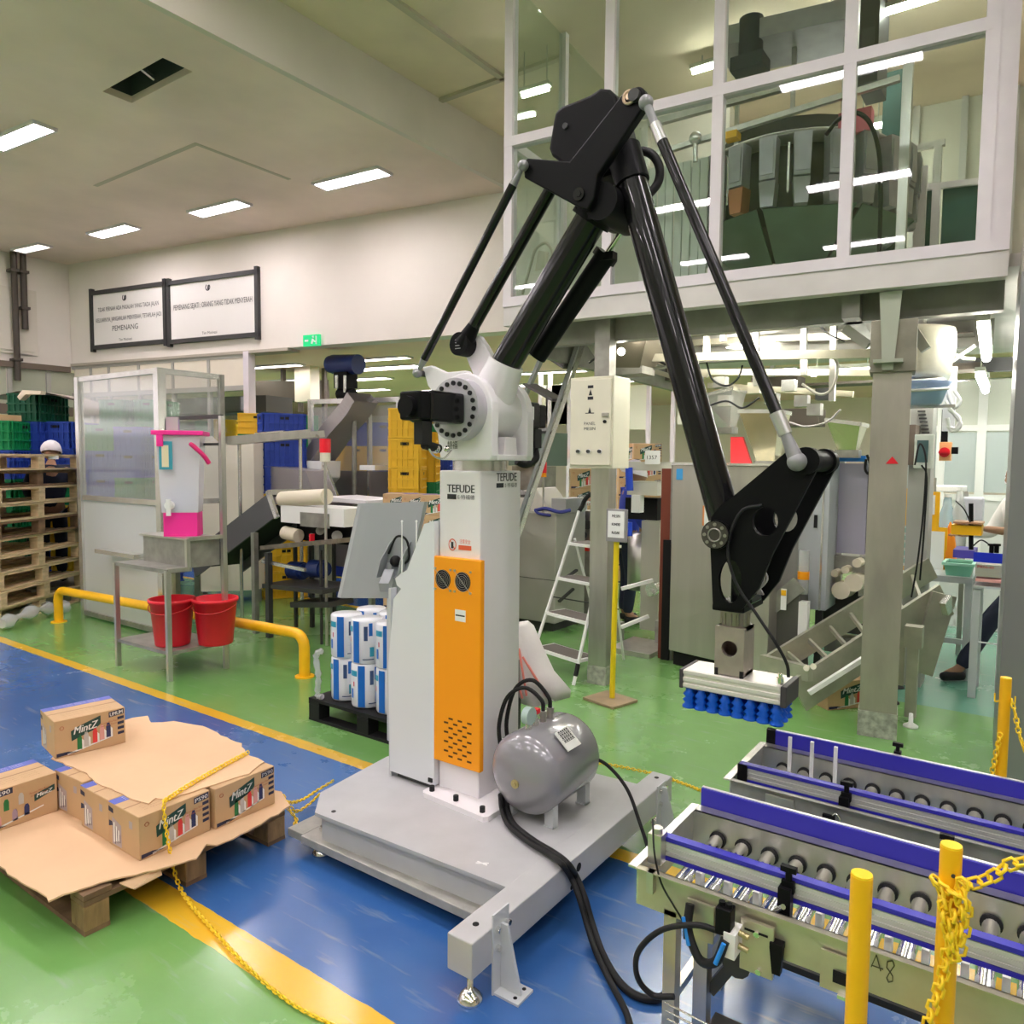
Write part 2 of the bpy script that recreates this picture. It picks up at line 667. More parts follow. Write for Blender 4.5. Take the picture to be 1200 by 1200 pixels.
# sign wall (behind the hall), 9.5 degrees to the lane
BW = (-12.98, 5.85, 9.51)
L_BW = 13.2
m = MB(frame=BW); m.box((0, 0, 3.21), (L_BW - 2.8, .25, 5.6))
struct('wall_back', m, WALLM)
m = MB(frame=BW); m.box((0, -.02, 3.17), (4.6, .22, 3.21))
struct('trim_1', m, mat('wall_edge_brown', (.45, .40, .33), .7))  # thin grey-brown strip along the bottom edge of the wall
# left wall, solid above a strip of glazed panels
m = MB(); m.box((-13.3, -9, 3.15), (-13, 5.9, 5.0)); m.box((-13.3, -9, 0), (-13, 5.9, 2.1))
struct('wall_left', m, WALLM)
m = MB(); m.box((-13.03, -9, 3.06), (-12.9, 5.8, 3.15)); m.box((-13.03, -9, 2.35), (-12.86, 5.8, 2.5))
struct('trim_2', m, mat('brown_rail', (.16, .12, .09), .6))
win = MB()
for k in range(8):
    win.box((-12.98, 1.6 + k * .55, 2.5), (-12.93, 1.66 + k * .55, 3.06))
w = struct('window_1', win, FRAMEG)
for k in range(8):
    m = MB(); m.box((-12.99, 1.67 + k * .55, 2.5), (-12.96, 2.14 + k * .55, 3.06))
    struct('pane', m, mat('greenish_panel', (.42, .43, .33), .4, 0, .1, 2), w)
m = MB(); m.box((-13.02, 4.55, 3.28), (-12.96, 5.35, 4.28)); m.box((-13.0, 4.6, 3.33), (-12.94, 5.3, 4.23))
struct('trim_3', m, mat('wall_hatch', (.72, .66, .58), .8))
# far walls closing the hall
m = MB(); m.box((-13.3, -9.3, 0), (10, -9, 5.6)); struct('wall_rear', m, WALLM)
m = MB(); m.box((10, -9.3, 0), (10.3, 24, 5.6)); struct('wall_right', m, WALLM)
m = MB(); m.box((-22.3, 19, 0), (10.3, 19.3, 5.6)); struct('wall_far', m, mat('far_wall', (.80, .72, .62), .7))
m = MB(); m.box((-22.3, 6, 0), (-22, 19.3, 5.6)); struct('wall_far_left', m, mat('far_wall2', (.6, .55, .42), .7))

# ceilings: low soffit on the left, an upstand, then the higher ceiling
HX0, HX1, HY0, HY1 = -6.66, -5.72, 3.32, 3.57
m = MB()
for a, b_ in (((-13.3, -9), (HX0, 8)), ((HX1, -9), (-5.16, 8)), ((HX0, -9), (HX1, HY0)), ((HX0, HY1), (HX1, 8))):
    m.box((a[0], a[1], 4.8), (b_[0], b_[1], 4.86))
struct('ceiling', m, CEILM)
m = MB(); m.box((-5.16, -9, 4.8), (-5.1, 8, 5.33)); struct('trim_4', m, mat('upstand_plaster', (.66, .60, .53), .8, 0, .07, 1.2, .04))
m = MB(); m.box((-5.1, -9, 5.32), (10, 12, 5.4)); struct('ceiling_high', m, CEIL2)
m = MB(); m.box((-4.36, -9, 5.29), (-4.30, 5.9, 5.33)); struct('trim_5', m, mat('ceiling_joint', (.5, .45, .34), .8))
m = MB(); m.box((-5.1, 5.86, 5.29), (-3.6, 5.92, 5.33)); struct('trim_6', m, MATS['ceiling_joint'])
m = MB()
for a, b_ in (((-9.0, 4.35), (-7.0, 4.4)), ((-7.0, 4.35), (-6.95, 5.5)), ):
    m.box((a[0], a[1], 4.797), (b_[0], b_[1], 4.8))
struct('trim_7', m, mat('ceiling_patch_joint', (.52, .46, .37), .8))
# far room ceiling and its lamps
m = MB(); m.box((-22, 6.2, 3.24), (-12.9, 19, 3.3)); m.box((-12.9, 8.6, 3.24), (10, 19, 3.3))
m.add([(-12.9, 5.95, 3.24), (-3.2, 7.6, 3.24), (-3.2, 8.6, 3.24), (-12.9, 8.6, 3.24)], [(0, 1, 2, 3)])
m.add([(-12.9, 5.95, 3.3), (-3.2, 7.6, 3.3), (-3.2, 8.6, 3.3), (-12.9, 8.6, 3.3)], [(0, 1, 2, 3)])
struct('ceiling_far_room', m, FARCE)


def ceiling_light(x, y, z, w, d, rz, label, group=None, lit=LAMPM, name='ceiling_light'):
    t = Thing(name, label, 'light', (x, y, z - .03), group)
    m = MB(frame=(x, y, rz))
    m.box((-w / 2 - .025, -d / 2 - .025, z - .03), (w / 2 + .025, -d / 2, z)); m.box((-w / 2 - .025, d / 2, z - .03), (w / 2 + .025, d / 2 + .025, z))
    m.box((-w / 2 - .025, -d / 2, z - .03), (-w / 2, d / 2, z)); m.box((w / 2, -d / 2, z - .03), (w / 2 + .025, d / 2, z))
    t.part('frame', m, FRAMEW)
    m = MB(frame=(x, y, rz)); m.box((-w / 2, -d / 2, z - .022), (w / 2, d / 2, z - .004))
    t.part('diffuser', m, lit)
    return t


G = 'ceiling lights of the low ceiling'
ceiling_light(-8.22, 3.28, 4.8, .92, .18, 5, 'lit recessed ceiling light cut by the left edge of the picture', 'light', )
ceiling_light(-6.36, 5.85, 4.8, .92, .20, 5, 'lit recessed ceiling light nearest the slanting upstand', G)
ceiling_light(-8.46, 5.60, 4.8, .88, .20, 5, 'lit recessed ceiling light in the middle of the row before the sign wall', G)
ceiling_light(-10.5, 5.33, 4.8, .84, .20, 5, 'lit recessed ceiling light above the left wall sign', G)
ceiling_light(-12.38, 5.07, 4.8, .66, .17, 7, 'half dark recessed ceiling light in the far left corner of the ceiling', G, mat('dim_diffuser', (1, .95, .85), .5, emit=1.5))
for o in COL.objects:
    if o.get('group') == 'light': o['group'] = G
for i, (x, y) in enumerate([(-11.5, 3), (-11.5, .5), (-8.6, .5), (-6.4, .5), (-8.6, -2.2), (-6.4, -2.2), (-11.5, -2.2), (-8.6, -5), (-6.4, -5), (-6.2, 2.0)]):
    ceiling_light(x, y, 4.8, 1.0, .22, 5, 'recessed ceiling light of the low ceiling behind the viewer', G)
for i, (x, y) in enumerate([(-3.6, 2.2), (-1.2, 2.2), (1.4, 2.2), (4, 2.2), (-3.6, -.8), (-1.2, -.8), (1.4, -.8), (4, -.8), (-3.6, -3.8), (-1.2, -3.8), (1.4, -3.8), (4, -3.8)]):
    ceiling_light(x, y, 5.32, 1.2, .26, 5, 'recessed light of the high ceiling above the robot', 'lights of the high ceiling')
# open service hatch in the ceiling
t = Thing('ceiling_hatch', 'open dark rectangular hatch in the low ceiling', 'hatch', (-6.19, 3.45, 4.8))
m = MB()
m.box((HX0 - .01, HY0 - .01, 4.86), (HX1 + .01, HY0, 5.25)); m.box((HX0 - .01, HY1, 4.86), (HX1 + .01, HY1 + .01, 5.25))
m.box((HX0 - .01, HY0, 4.86), (HX0, HY1, 5.25)); m.box((HX1, HY0, 4.86), (HX1 + .01, HY1, 5.25)); m.box((HX0, HY0, 5.25), (HX1, HY1, 5.26))
t.part('shaft', m, mat('hatch_shaft', (.05, .055, .06), .8))
m = MB(); m.bar((HX0 + .35, HY0 + .02, 5.0), (HX0 + .38, HY1, 4.9), .03, .03); m.tube([(HX0 + .55, HY0 + .05, 5.2), (HX0 + .55, HY0 + .1, 4.9)], .012)
t.part('conduit', m, STEELB)

for i, (px, py_, L) in enumerate([(322, 428, 1.1), (327, 446, 1.5), (437, 420, 1.3), (430, 443, 1.0), (645, 435, 1.3), (432, 456, 1.0), (700, 447, 1.5)]):
    p = at(px, py_, Z=3.24)
    ceiling_light(p.x, p.y, 3.24, L, .16 + .1 * (i % 2), 8, 'far cream ceiling light, ' + ['upper one right of the white post', 'lower one right of the white post', 'right of the blue motor', 'second below right of the blue motor', 'seen through the tall ladder', 'farthest one above the glass enclosure', 'just above the cream control cabinet'][i],
                  'lights of the room beyond', FARLAMP)
for x, y in [(-9, 9), (-5, 9), (-9, 12.5), (-4, 12.5), (0, 9), (1, 12), (4, 9), (-13, 10), (-17, 9), (-1, 16), (5, 14)]:
    ceiling_light(x, y, 3.24, 1.4, .3, 8, 'light of the room beyond hidden behind machines', 'lights of the room beyond', LAMPM)

# white panel partition under the sign wall, left part
LN = BW
m = MB(frame=BW)
xs = []
for px in (106, 127, 162, 202, 244):
    p = at(px, 440, line=BW)
    xs.append((Vector((p.x, p.y)) - Vector(BW[:2])).length)
xs.append((Vector(at(290, 440, line=BW)[:2]) - Vector(BW[:2])).length)
for x in xs[:-1]:
    m.box((x - .025, 0, 0), (x + .025, .06, 3.17))
m.box((0, -.02, 2.66), (xs[-1], .08, 2.73)); m.box((0, 0, 3.12), (xs[-1], .08, 3.17)); m.box((0, 0, 1.35), (xs[-1], .06, 1.42))
fr = struct('window_2', m, FRAMEG)
allx = [0.02] + xs
for a, b_ in zip(allx[:-1], allx[1:]):
    m = MB(frame=BW); m.box((a + .03, .01, 2.73), (b_ - .03, .04, 3.12)); struct('panel', m, PANELW, fr)
    m = MB(frame=BW); m.box((a + .03, .015, 1.42), (b_ - .03, .035, 2.66)); struct('pane', m, GLS, fr)
x = xs[-1]
m = MB(frame=BW); m.box((x - .05, -.03, 0), (x + .05, .1, 3.2)); struct('trim_8', m, FRAMEW)
m = MB(frame=BW); m.box((0.2, .35, 2.38), (xs[-1], .9, 2.62)); struct('trim_9', m, mat('dark_duct', (.05, .045, .035), .6))

# wall signs in dark frames
def wall_sign(pa_, pb, pc, pd, label, lines):
    a, b_, c, d = [at(*q, line=BW) for q in (pa_, pb, pc, pd)]     # tl, tr, br, bl
    org = Vector(BW[:2]); u = Vector((math.cos(math.radians(BW[2])), math.sin(math.radians(BW[2]))))
    x0, x1 = (a.xy - org).dot(u), (b_.xy - org).dot(u)
    z0, z1 = (d.z + c.z) / 2, (a.z + b_.z) / 2
    mid = org + u * (x0 + x1) / 2
    t = Thing('wall_sign', label, 'sign', (mid.x, mid.y, z0), 'framed white signs on the back wall')
    m = MB(frame=BW)
    w = .06
    m.box((x0, -.06, z0), (x1, 0, z0 + w)); m.box((x0, -.06, z1 - w), (x1, 0, z1)); m.box((x0, -.06, z0 - .04), (x0 + w, 0, z1 + .04)); m.box((x1 - w, -.06, z0 - .04), (x1, 0, z1 + .04))
    t.part('frame', m, DARK)
    m = MB(frame=BW); m.box((x0 + w, -.03, z0 + w), (x1 - w, -.01, z1 - w)); bd = t.part('board', m, mat('sign_board', (.80, .77, .74), .5))
    U = Vector((u.x, u.y, 0)); n = Vector((u.y, -u.x, 0))
    W_ = x1 - x0
    m = MB()
    for s_, fx, fz, fw, h in lines:
        c = Vector((org.x, org.y, 0)) + U * (x0 + W_ * fx) + Vector((0, 0, z0 + (z1 - z0) * fz)) + n * .033
        text(m, s_, c, U, (0, 0, 1), h, fw * W_ if fw else None)
    cc = Vector((org.x, org.y, 0)) + U * (x0 + W_ * .46) + Vector((0, 0, z0 + (z1 - z0) * .83)) + n * .033
    for k in range(12):
        q0, q1 = 2 * PI * k / 12, 2 * PI * (k + 1) / 12
        if k in (2, 3): continue
        m.add([cc + U * math.cos(q) * r + Vector((0, 0, math.sin(q) * r)) for q, r in ((q0, .05), (q1, .05), (q1, .034), (q0, .034))], [(0, 1, 2, 3)])
    m.add([cc + U * x + Vector((0, 0, z)) for x, z in ((-.012, -.03), (.025, -.03), (.03, .03), (0, .03))], [(0, 1, 2, 3)])
    t.part('lettering', m, LETTER, bd)


wall_sign((108, 343), (197, 330), (197, 403), (108, 410), 'left framed white wall sign with three lines of lettering', [
    ('TIDAK PERNAH ADA MASALAH YANG TIADA JALAN', .5, .66, .80, .085), ('KELUARNYA, JANGANLAH MENYERAH, TETAPLAH JADI', .5, .48, .86, .085),
    ('PEMENANG', .46, .33, None, .08), ('Tim Motivasi', .46, .13, None, .04)])
wall_sign((198, 330), (305, 317), (305, 396), (198, 403), 'right framed white wall sign with one line of lettering', [
    ('PEMENANG SEJATI : ORANG YANG TIDAK MENYERAH', .5, .56, .86, .10), ('Tim Motivasi', .47, .13, None, .04)])
# exit sign
a, b_ = at(358, 394, line=BW), at(377, 405, line=BW)
t = Thing('exit_sign', 'small green emergency exit sign with running figure on the wall bottom edge', 'sign', tuple((a + b_) / 2))
u = Vector((math.cos(math.radians(BW[2])), math.sin(math.radians(BW[2])), 0)); n = Vector((u.y, -u.x, 0))
c = (a + b_) / 2
m = MB(); m.bar(c - u * .14 + n * .03, c + u * .14 + n * .03, .03, .15); bo = t.part('panel', m, mat('exit_green', (.0, .42, .14), .4, emit=.35))
m = MB()
m.bar(c + u * .01 + n * .048 + Vector((0, 0, -.045)), c + u * .03 + n * .048 + Vector((0, 0, .02)), .003, .03)
m.bar(c + u * .02 + n * .048, c + u * .075 + n * .048 + Vector((0, 0, -.02)), .003, .02)
m.ball(c + u * .035 + n * .048 + Vector((0, 0, .045)), .014, 6)
m.bar(c - u * .11 + n * .048, c - u * .05 + n * .048, .003, .025); m.bar(c + u * .09 + n * .048 + Vector((0, 0, -.055)), c + u * .09 + n * .048 + Vector((0, 0, .055)), .003, .03)
t.part('pictogram', m, PAPER, bo)
# two dark pipes on the left wall
for px, y1 in ((15, 446), (26, 386)):
    p = at(px, 300, X=-12.9)
    lo = at(px + 2, y1, X=-12.9)
    m = MB(); m.cyl((-12.88, p.y, lo.z), (-12.88, p.y, 4.79), .045, 10)
    for zz in (lo.z + .3, 4.5): m.box((-13, p.y - .06, zz), (-12.82, p.y + .06, zz + .04))
    solo('wall_pipe', m, mat('dark_pipe', (.06, .045, .035), .5), ('longer' if px == 15 else 'shorter') + ' dark vertical pipe on the left wall near the ceiling', 'pipe')

# ------------------------------------------------------------------ mezzanine box above the machines
MZ = (-.75, 4.9, 4.5)          # frame along the mezzanine front, x = 0 at the steel pillar


def mzx(px, py=200):
    p = at(px, py, line=MZ)
    a = math.radians(MZ[2])
    return (p.x - MZ[0]) * math.cos(a) + (p.y - MZ[1]) * math.sin(a)


XL, XR = mzx(590, 370), mzx(1181, 325)
ZT = 4.09
m = MB(frame=MZ)
m.box((XL, 0, 2.73), (XR, .1, 2.87))
m.box((XL, 0.1, 2.80), (XR + 2.5, 3.9, 2.87))
struct('trim_10', m, mat('mezzanine_beam', (.66, .62, .60), .5, .0, .08, 3))
m = MB(frame=MZ); m.box((XL, .1, 2.56), (XL + .06, 3.9, 2.80)); m.box((-.3, .15, 2.6), (-.2, 3.9, 2.8)); m.box((XL, .3, 2.6), (XR, .4, 2.8)); m.box((XL, 1.8, 2.6), (XR, 1.9, 2.8))
struct('trim_11', m, mat('steel_joists', (.30, .29, .26), .5, .4, .2, 4))
mx_ = [XL + .035] + [mzx(q, 60) for q in (715, 843, 997, 1163)]
m = MB(frame=MZ)
for x in mx_: m.box((x - .035, -.01, 2.87), (x + .035, .07, 5.3))
m.box((XL, -.012, 2.87), (XR, .07, 2.94)); m.box((XL, -.012, ZT - .035), (mx_[-1], .07, ZT + .035)); m.box((XL, -.012, 5.2), (XR, .07, 5.3))
m.box((mx_[-1] + .035, 0, 2.9), (XR, .05, 5.3))
wf = struct('window_3', m, FRAMEW)
for a, b_ in zip(mx_[:-1], mx_[1:]):
    for z0, z1 in ((2.94, ZT - .035), (ZT + .035, 5.2)):
        m = MB(frame=MZ); m.box((a + .035, .02, z0), (b_ - .035, .028, z1)); struct('pane', m, GLS, wf)
# left return of the mezzanine, glazed
m = MB(frame=MZ)
for y in (.9, 1.9, 2.9, 3.85): m.box((XL, y - .03, 2.87), (XL + .06, y + .03, 5.3))
m.box((XL, 0, 2.87), (XL + .06, 3.9, 2.94)); m.box((XL, 0, ZT - .035), (XL + .06, 3.9, ZT + .035))
wf = struct('window_4', m, FRAMEW)
for k in range(4):
    y0 = (.07, .93, 1.93, 2.93)[k]; y1 = (.87, 1.87, 2.87, 3.82)[k]
    for z0, z1 in ((2.94, ZT - .035), (ZT + .035, 5.28)):
        m = MB(frame=MZ); m.box((XL + .02, y0, z0), (XL + .028, y1, z1)); struct('pane', m, GLS, wf)
m = MB(frame=MZ); m.box((XL, 3.9, 2.87), (XR + 2.6, 4.0, 5.32)); struct('wall_mezzanine', m, mat('mezzanine_wall', (.50, .49, .40), .7, 0, .06, 2))
m = MB(frame=MZ)
for k in range(9): m.box((XL + .4 + k * .42, 3.85, 3.5), (XL + .46 + k * .42, 3.9, 5.32))
struct('trim_12', m, mat('panel_battens', (.42, .42, .38), .6))
# big clad pillar at the right
PC = (-.13, 4.64)
m = MB(frame=(PC[0], PC[1], 3)); m.box((0, 0, 0), (.75, .8, 2.68)); struct('trim_13', m, mat('grey_clad_pillar', (.27, .27, .28), .35, .5, .08, 2, stretch=(1, 1, .2)))
m = MB(frame=(PC[0], PC[1], 3)); m.box((-.0, .0, 2.68), (.75, .8, 2.86)); struct('trim_14', m, mat('pillar_collar', (.40, .36, .31), .6))
m = MB(frame=(PC[0], PC[1], 3)); m.box((.03, .05, 2.86), (.9, .8, 5.32)); struct('trim_15', m, mat('plastered_pillar', (.66, .57, .52), .7, 0, .06, 3))
# stainless clad pillar and slim pillar carrying the mezzanine
t = Thing('clad_pillar', 'stainless clad square pillar between robot wrist and inclined conveyors', 'pillar', (-.76, 5.05, 0))
pb = MB(frame=(-.865, 5.0, 8)); pb.box((0, 0, 0), (.21, .21, 2.25)); t.part('shaft', pb, mat('pillar_steel', (.42, .39, .33), .42, .6, .2, 5, .05, stretch=(1, 1, .3)))
pb = MB(frame=(-.865, 5.0, 8)); pb.box((-.02, -.02, 2.25), (.23, .23, 2.56)); t.part('head', pb, mat('pillar_head', (.30, .28, .22), .5, .5, .2, 6), bevel=.004)
pb = MB(frame=(-.865, 5.0, 8)); pb.box((-.006, -.006, 0), (.216, .216, .16)); t.part('skirt', pb, mat('scuffed_steel', (.38, .39, .33), .6, .3, .4, 25))
pb = MB(frame=(-.865, 5.0, 8))
pb.prism([(.05, 2.26), (.11, 2.26), (.14, 2.72), (.02, 2.72)], 'y', -.05, -.02); pb.box((.0, -.09, 2.3), (.16, -.02, 2.32)); t.part('bracket', pb, mat('bracket_green', (.42, .45, .36), .5, .4))
a, b_ = at(1012, 533, Y=4.99), at(1000, 533, Y=4.99)
pb = MB(frame=(-.865, 5.0, 8)); pb.add([(.09, -.004, 1.70), (.16, -.004, 1.70), (.125, -.004, 1.745)], [(0, 1, 2)]); t.part('sticker', pb, RED)
t = Thing('slim_pillar', 'slim stainless pillar under the cream control cabinet', 'pillar', (-2.69, 4.98, 0))
pb = MB(frame=(-2.77, 4.93, 4)); pb.box((0, 0, 0), (.145, .14, 2.0)); t.part('shaft', pb, STEEL)
pb = MB(frame=(-2.77, 4.93, 4)); pb.box((.01, .01, 2.0), (.13, .13, 2.8)); t.part('upper_post', pb, STEELD)
pb = MB(frame=(-2.77, 4.93, 4)); pb.box((-.004, -.004, 0), (.149, .144, .14)); t.part('skirt', pb, MATS['scuffed_steel'])
# ================================================================== robot base frame
ZP = .22
t = Thing('robot_base', 'grey steel base frame with flat deck under the white robot column', 'machine base', (-2.0, 2.5, 0))
deck = [(-2.42, 2.0), (-1.36, 2.04), (-1.45, 2.04), (-1.45, 3.12), (-2.45, 3.12), (-2.62, 2.95), (-2.56, 2.14)]
m = MB(); m.prism([(-2.42, 2.0), (-1.45, 2.03), (-1.45, 3.06), (-2.50, 3.0), (-2.60, 2.6), (-2.55, 2.14)], 'z', .205, ZP)
t.part('deck', m, GREY)
m = MB(); m.prism([(-2.40, 2.02), (-1.47, 2.05), (-1.47, 2.09), (-2.40, 2.06)], 'z', .10, .205); m.prism([(-2.53, 2.16), (-2.40, 2.03), (-2.38, 2.06), (-2.50, 2.18)], 'z', .10, .205)
m.box((-2.5, 2.95, .1), (-1.46, 3.0, .205)); m.box((-2.56, 2.2, .1), (-2.5, 2.95, .205))
t.part('skirt', m, GREY)
m = MB(); m.box((-2.50, 1.99, .065), (-1.46, 2.09, .10)); m.box((-2.60, 2.0, .065), (-2.50, 3.0, .10)); m.box((-2.5, 2.92, .065), (-1.46, 3.02, .10))
t.part('lower_frame', m, mat('weathered_grey', (.40, .39, .35), .5, .2, .18, 12), bevel=.003)
BX0, BX1 = -1.452, -1.352
m = MB(); m.box((BX0, 1.715, .105), (BX1, 3.23, ZP + .003)); bm_ = t.part('side_beam', m, GREY, bevel=.004)
m = MB()
for y in (1.80, 3.17): m.cyl((-1.405, y, ZP + .001), (-1.405, y, ZP + .0045), .011, 12)
m.cyl((BX1 - .002, 2.36, .175), (BX1 + .001, 2.36, .175), .017, 12); m.cyl((BX1 - .002, 2.31, .12), (BX1 + .001, 2.31, .12), .01, 12)
t.split('bolt_hole', m, DARKER, bm_)
m = MB(); m.box((BX0 - .035, 1.76, .115), (BX0, 1.84, .16)); t.part('socket', m, GREY)
m = MB(); m.box((BX0 - .0365, 1.766, .119), (BX0 - .0345, 1.834, .156)); t.part('socket_opening', m, DARKER)
for (x, y) in ((-1.395, 1.76), (-2.46, 2.07), (-2.46, 2.95), (-1.39, 3.18)):
    m = MB(); m.lathe([(.0, 0), (.042, 0), (.042, .008), (.03, .022), (.016, .034), (.010, .036), (.010, .11)], (x, y, 0), n=20)
    t.part('levelling_foot', m, CHROME)
for y in (1.86, 3.10):
    m = MB(); m.box((BX1, y - .04, 0), (BX1 + .10, y + .045, .008)); m.box((BX1, y - .045, .0), (BX1 + .006, y + .04, .265 if y < 2 else .235))
    m.prism([(BX1 + .006, .008), (BX1 + .085, .008), (BX1 + .03, .22), (BX1 + .006, .22)], 'y', y - .004, y + .006)
    br = t.part('anchor_bracket', m, GREYL)
    m = MB()
    for dy, z in ((-.025, .21), (-.025, .15), (.028, .21), (.028, .15)): m.cyl((BX1 + .006, y + dy, z), (BX1 + .02, y + dy, z), .010, 6)
    t.split('bolt', m, CHROME, br)
    m = MB()
    for dy in (-.02, .03): m.cyl((BX1 + .075, y + dy, .008), (BX1 + .075, y + dy, .009), .007, 8)
    t.split('bolt_hole', m, DARKER, br)
m = MB(); c = at(565, 1012, Z=ZP)
m.cbox((c.x, c.y, ZP + .001), (.045, .006, .002)); m.bar((c.x - .02, c.y - .012, ZP + .001), (c.x + .02, c.y + .014, ZP + .001), .006, .002)
t.part('tape_cross', m, PAPER)
m = MB(); c = at(391, 951, Z=ZP); m.cyl((c.x, c.y, ZP), (c.x, c.y, ZP + .002), .010, 10); t.part('deck_bolt', m, DARK)

# ================================================================== robot
CX0, CX1, CY0, CY1 = -2.14, -1.914, 2.468, 2.765
t = Thing('palletizing_robot', 'tall white column robot with black linkage arm and blue suction gripper', 'robot', (-2.03, 2.615, ZP))
m = MB(); m.prism([(-2.165, 2.39), (-2.15, 2.375), (-1.80, 2.35), (-1.785, 2.365), (-1.785, 2.86), (-2.165, 2.86)], 'z', ZP, ZP + .022)
fl_ = t.part('base_flange', m, WHITE)
m = MB()
for (x, y) in ((-2.13, 2.41), (-1.985, 2.40), (-1.83, 2.385)): m.cyl((x, y, ZP + .022), (x, y, ZP + .045), .012, 8)
t.split('flange_bolt', m, RUBBER, fl_)
m = MB(); m.box((CX0, CY0, ZP + .02), (CX1, CY1, 1.655)); col_ = t.part('column', m, WHITE, bevel=.006)
m = MB(); m.cyl((-2.03, 2.615, 1.655), (-2.03, 2.615, 1.70), .12, 28); t.part('turntable', m, STEELB)
# column lettering
m = MB(); fy = CY0 - .001
XR_, ZU = Vector((1, 0, 0)), Vector((0, 0, 1))
text(m, 'TEFUDE', (-2.02, fy, 1.578), XR_, ZU, .034, .15, bold=.0012)
m.box((-2.094, fy - .001, 1.532), (-2.044, fy, 1.554)); text(m, 'E·特福德', (-1.99, fy, 1.543), XR_, ZU, .020, .092)
text(m, 'TEFUDE', (CX1 + .001, 2.655, 1.628), (0, 1, 0), ZU, .036, .15, bold=.0012)
m.box((CX1, 2.58, 1.582), (CX1 + .001, 2.632, 1.602)); text(m, 'E·特福德', (CX1 + .001, 2.688, 1.592), (0, 1, 0), ZU, .020, .092)
t.part('lettering', m, LETTER, col_)
m = MB()
text(m, '注意安全', (-1.995, fy, 1.353), XR_, ZU, .019, .06); m.box((-2.03, fy, 1.316), (-1.96, fy - .0008, 1.336))
c = (-2.065, 1.335)
for k in range(16):
    a0, a1 = 2 * PI * k / 16, 2 * PI * (k + 1) / 16
    m.add([(c[0] + math.cos(q) * r, fy, c[1] + math.sin(q) * r * 1.2) for q, r in ((a0, .022), (a1, .022), (a1, .018), (a0, .018))], [(0, 1, 2, 3)])
m.bar((c[0] - .014, fy, c[1] + .02), (c[0] + .014, fy, c[1] - .02), .001, .004)
wl = t.part('warning_label', m, mat('warning_red', (.75, .12, .05), .6), col_)
m = MB(); m.box((c[0] - .006, fy - .0015, c[1] - .016), (c[0] + .006, fy - .0005, c[1] + .012)); t.part('hand_pictogram', m, LETTER, col_)
# orange cover
OX0, OX1, OY = -2.153, -1.888, 2.44
m = MB(); m.box((OX0, OY, .372), (OX1, CY0, 1.282)); oc = t.part('orange_cover', m, ORANGE, bevel=.004, label='orange cover panel')
m = MB()
for fx in (-2.094, -1.984):
    m.cyl((fx, OY - .001, 1.184), (fx, OY + .002, 1.184), .042, 24)
t.split('fan_opening', m, mat('fan_dark', (.004, .004, .012), .7), oc)
for fx in (-2.094, -1.984):
    m = MB()
    for r in (.042, .033, .024, .015, .007):
        m.tube([(fx + r * math.cos(q * PI / 10), OY - .006, 1.184 + r * math.sin(q * PI / 10)) for q in range(20)], .0006, 5, close=True)
    m.bar((fx - .045, OY - .006, 1.229), (fx + .045, OY - .006, 1.139), .0012, .002)
    for sx in (-1, 1):
        for sz in (-1, 1): m.cyl((fx + sx * .043, OY - .006, 1.184 + sz * .045), (fx + sx * .043, OY, 1.184 + sz * .045), .005, 8)
    t.part('fan_grille', m, STEEL, oc)
m = MB()
for r in range(9):
    z = .575 - r * .021
    for k in range(3 if r % 2 else 3):
        x = -2.075 + k * .052 + (.026 if r % 2 == 0 else 0)
        if x > -1.93: continue
        m.box((x - .012, OY - .0008, z - .004), (x + .012, OY + .001, z + .004))
t.part('vent_slot', m, mat('slot_brown', (.10, .03, .0), .8), oc)
m = MB(); m.box((-2.026, OY - .001, 1.012), (-1.968, OY, 1.062)); lb = t.part('rating_label', m, PAPER, oc)
m = MB(); m.box((-2.022, OY - .0016, 1.034), (-1.972, OY - .001, 1.040))
t.part('label_print', m, LETTER, oc)

# white side cabinet with slanted top, and its stand
cy = 2.44
def Q(px, py, y=cy):
    p = at(px, py, Y=y); return (p.x, p.z)
t2 = Thing('side_cabinet', 'white slant-topped side cabinet left of the orange cover', 'cabinet', (-2.3, 2.6, ZP))
pr = [Q(457, 903), Q(455, 780), Q(461, 702), Q(470, 690), Q(465, 686), Q(463, 678), Q(470, 672), Q(477, 668), Q(497, 614), Q(513, 611)]
x1 = CX0 - .001
pr = [(min(p[0], x1 - .006), p[1]) for p in pr] + [(x1 - .004, pr[-1][1]), (x1 - .004, Q(505, 920)[1])]
m = plate([pr], 'y', cy, cy + .30); t2.part('body', m, WHITEC)
m = MB(); zb = pr[0][1]
for x in (pr[0][0] + .05, x1 - .05):
    for y in (cy + .06, cy + .24): m.box((x - .015, y - .015, ZP), (x + .015, y + .015, zb + .01))
m.box((pr[0][0] + .03, cy + .02, ZP + .005), (x1 - .03, cy + .04, ZP + .02))
t2.part('foot_frame', m, DARK)
m = MB(); m.box((x1 - .035, cy - .006, zb + .012), (x1 - .012, cy + .001, zb + .03)); t2.part('latch', m, RUBBER)
m = MB(); m.box((pr[0][0] - .016, cy + .01, ZP), (pr[0][0] - .002, cy + .05, at(455, 690, Y=cy).z)); t2.part('edge_post', m, GREYL)
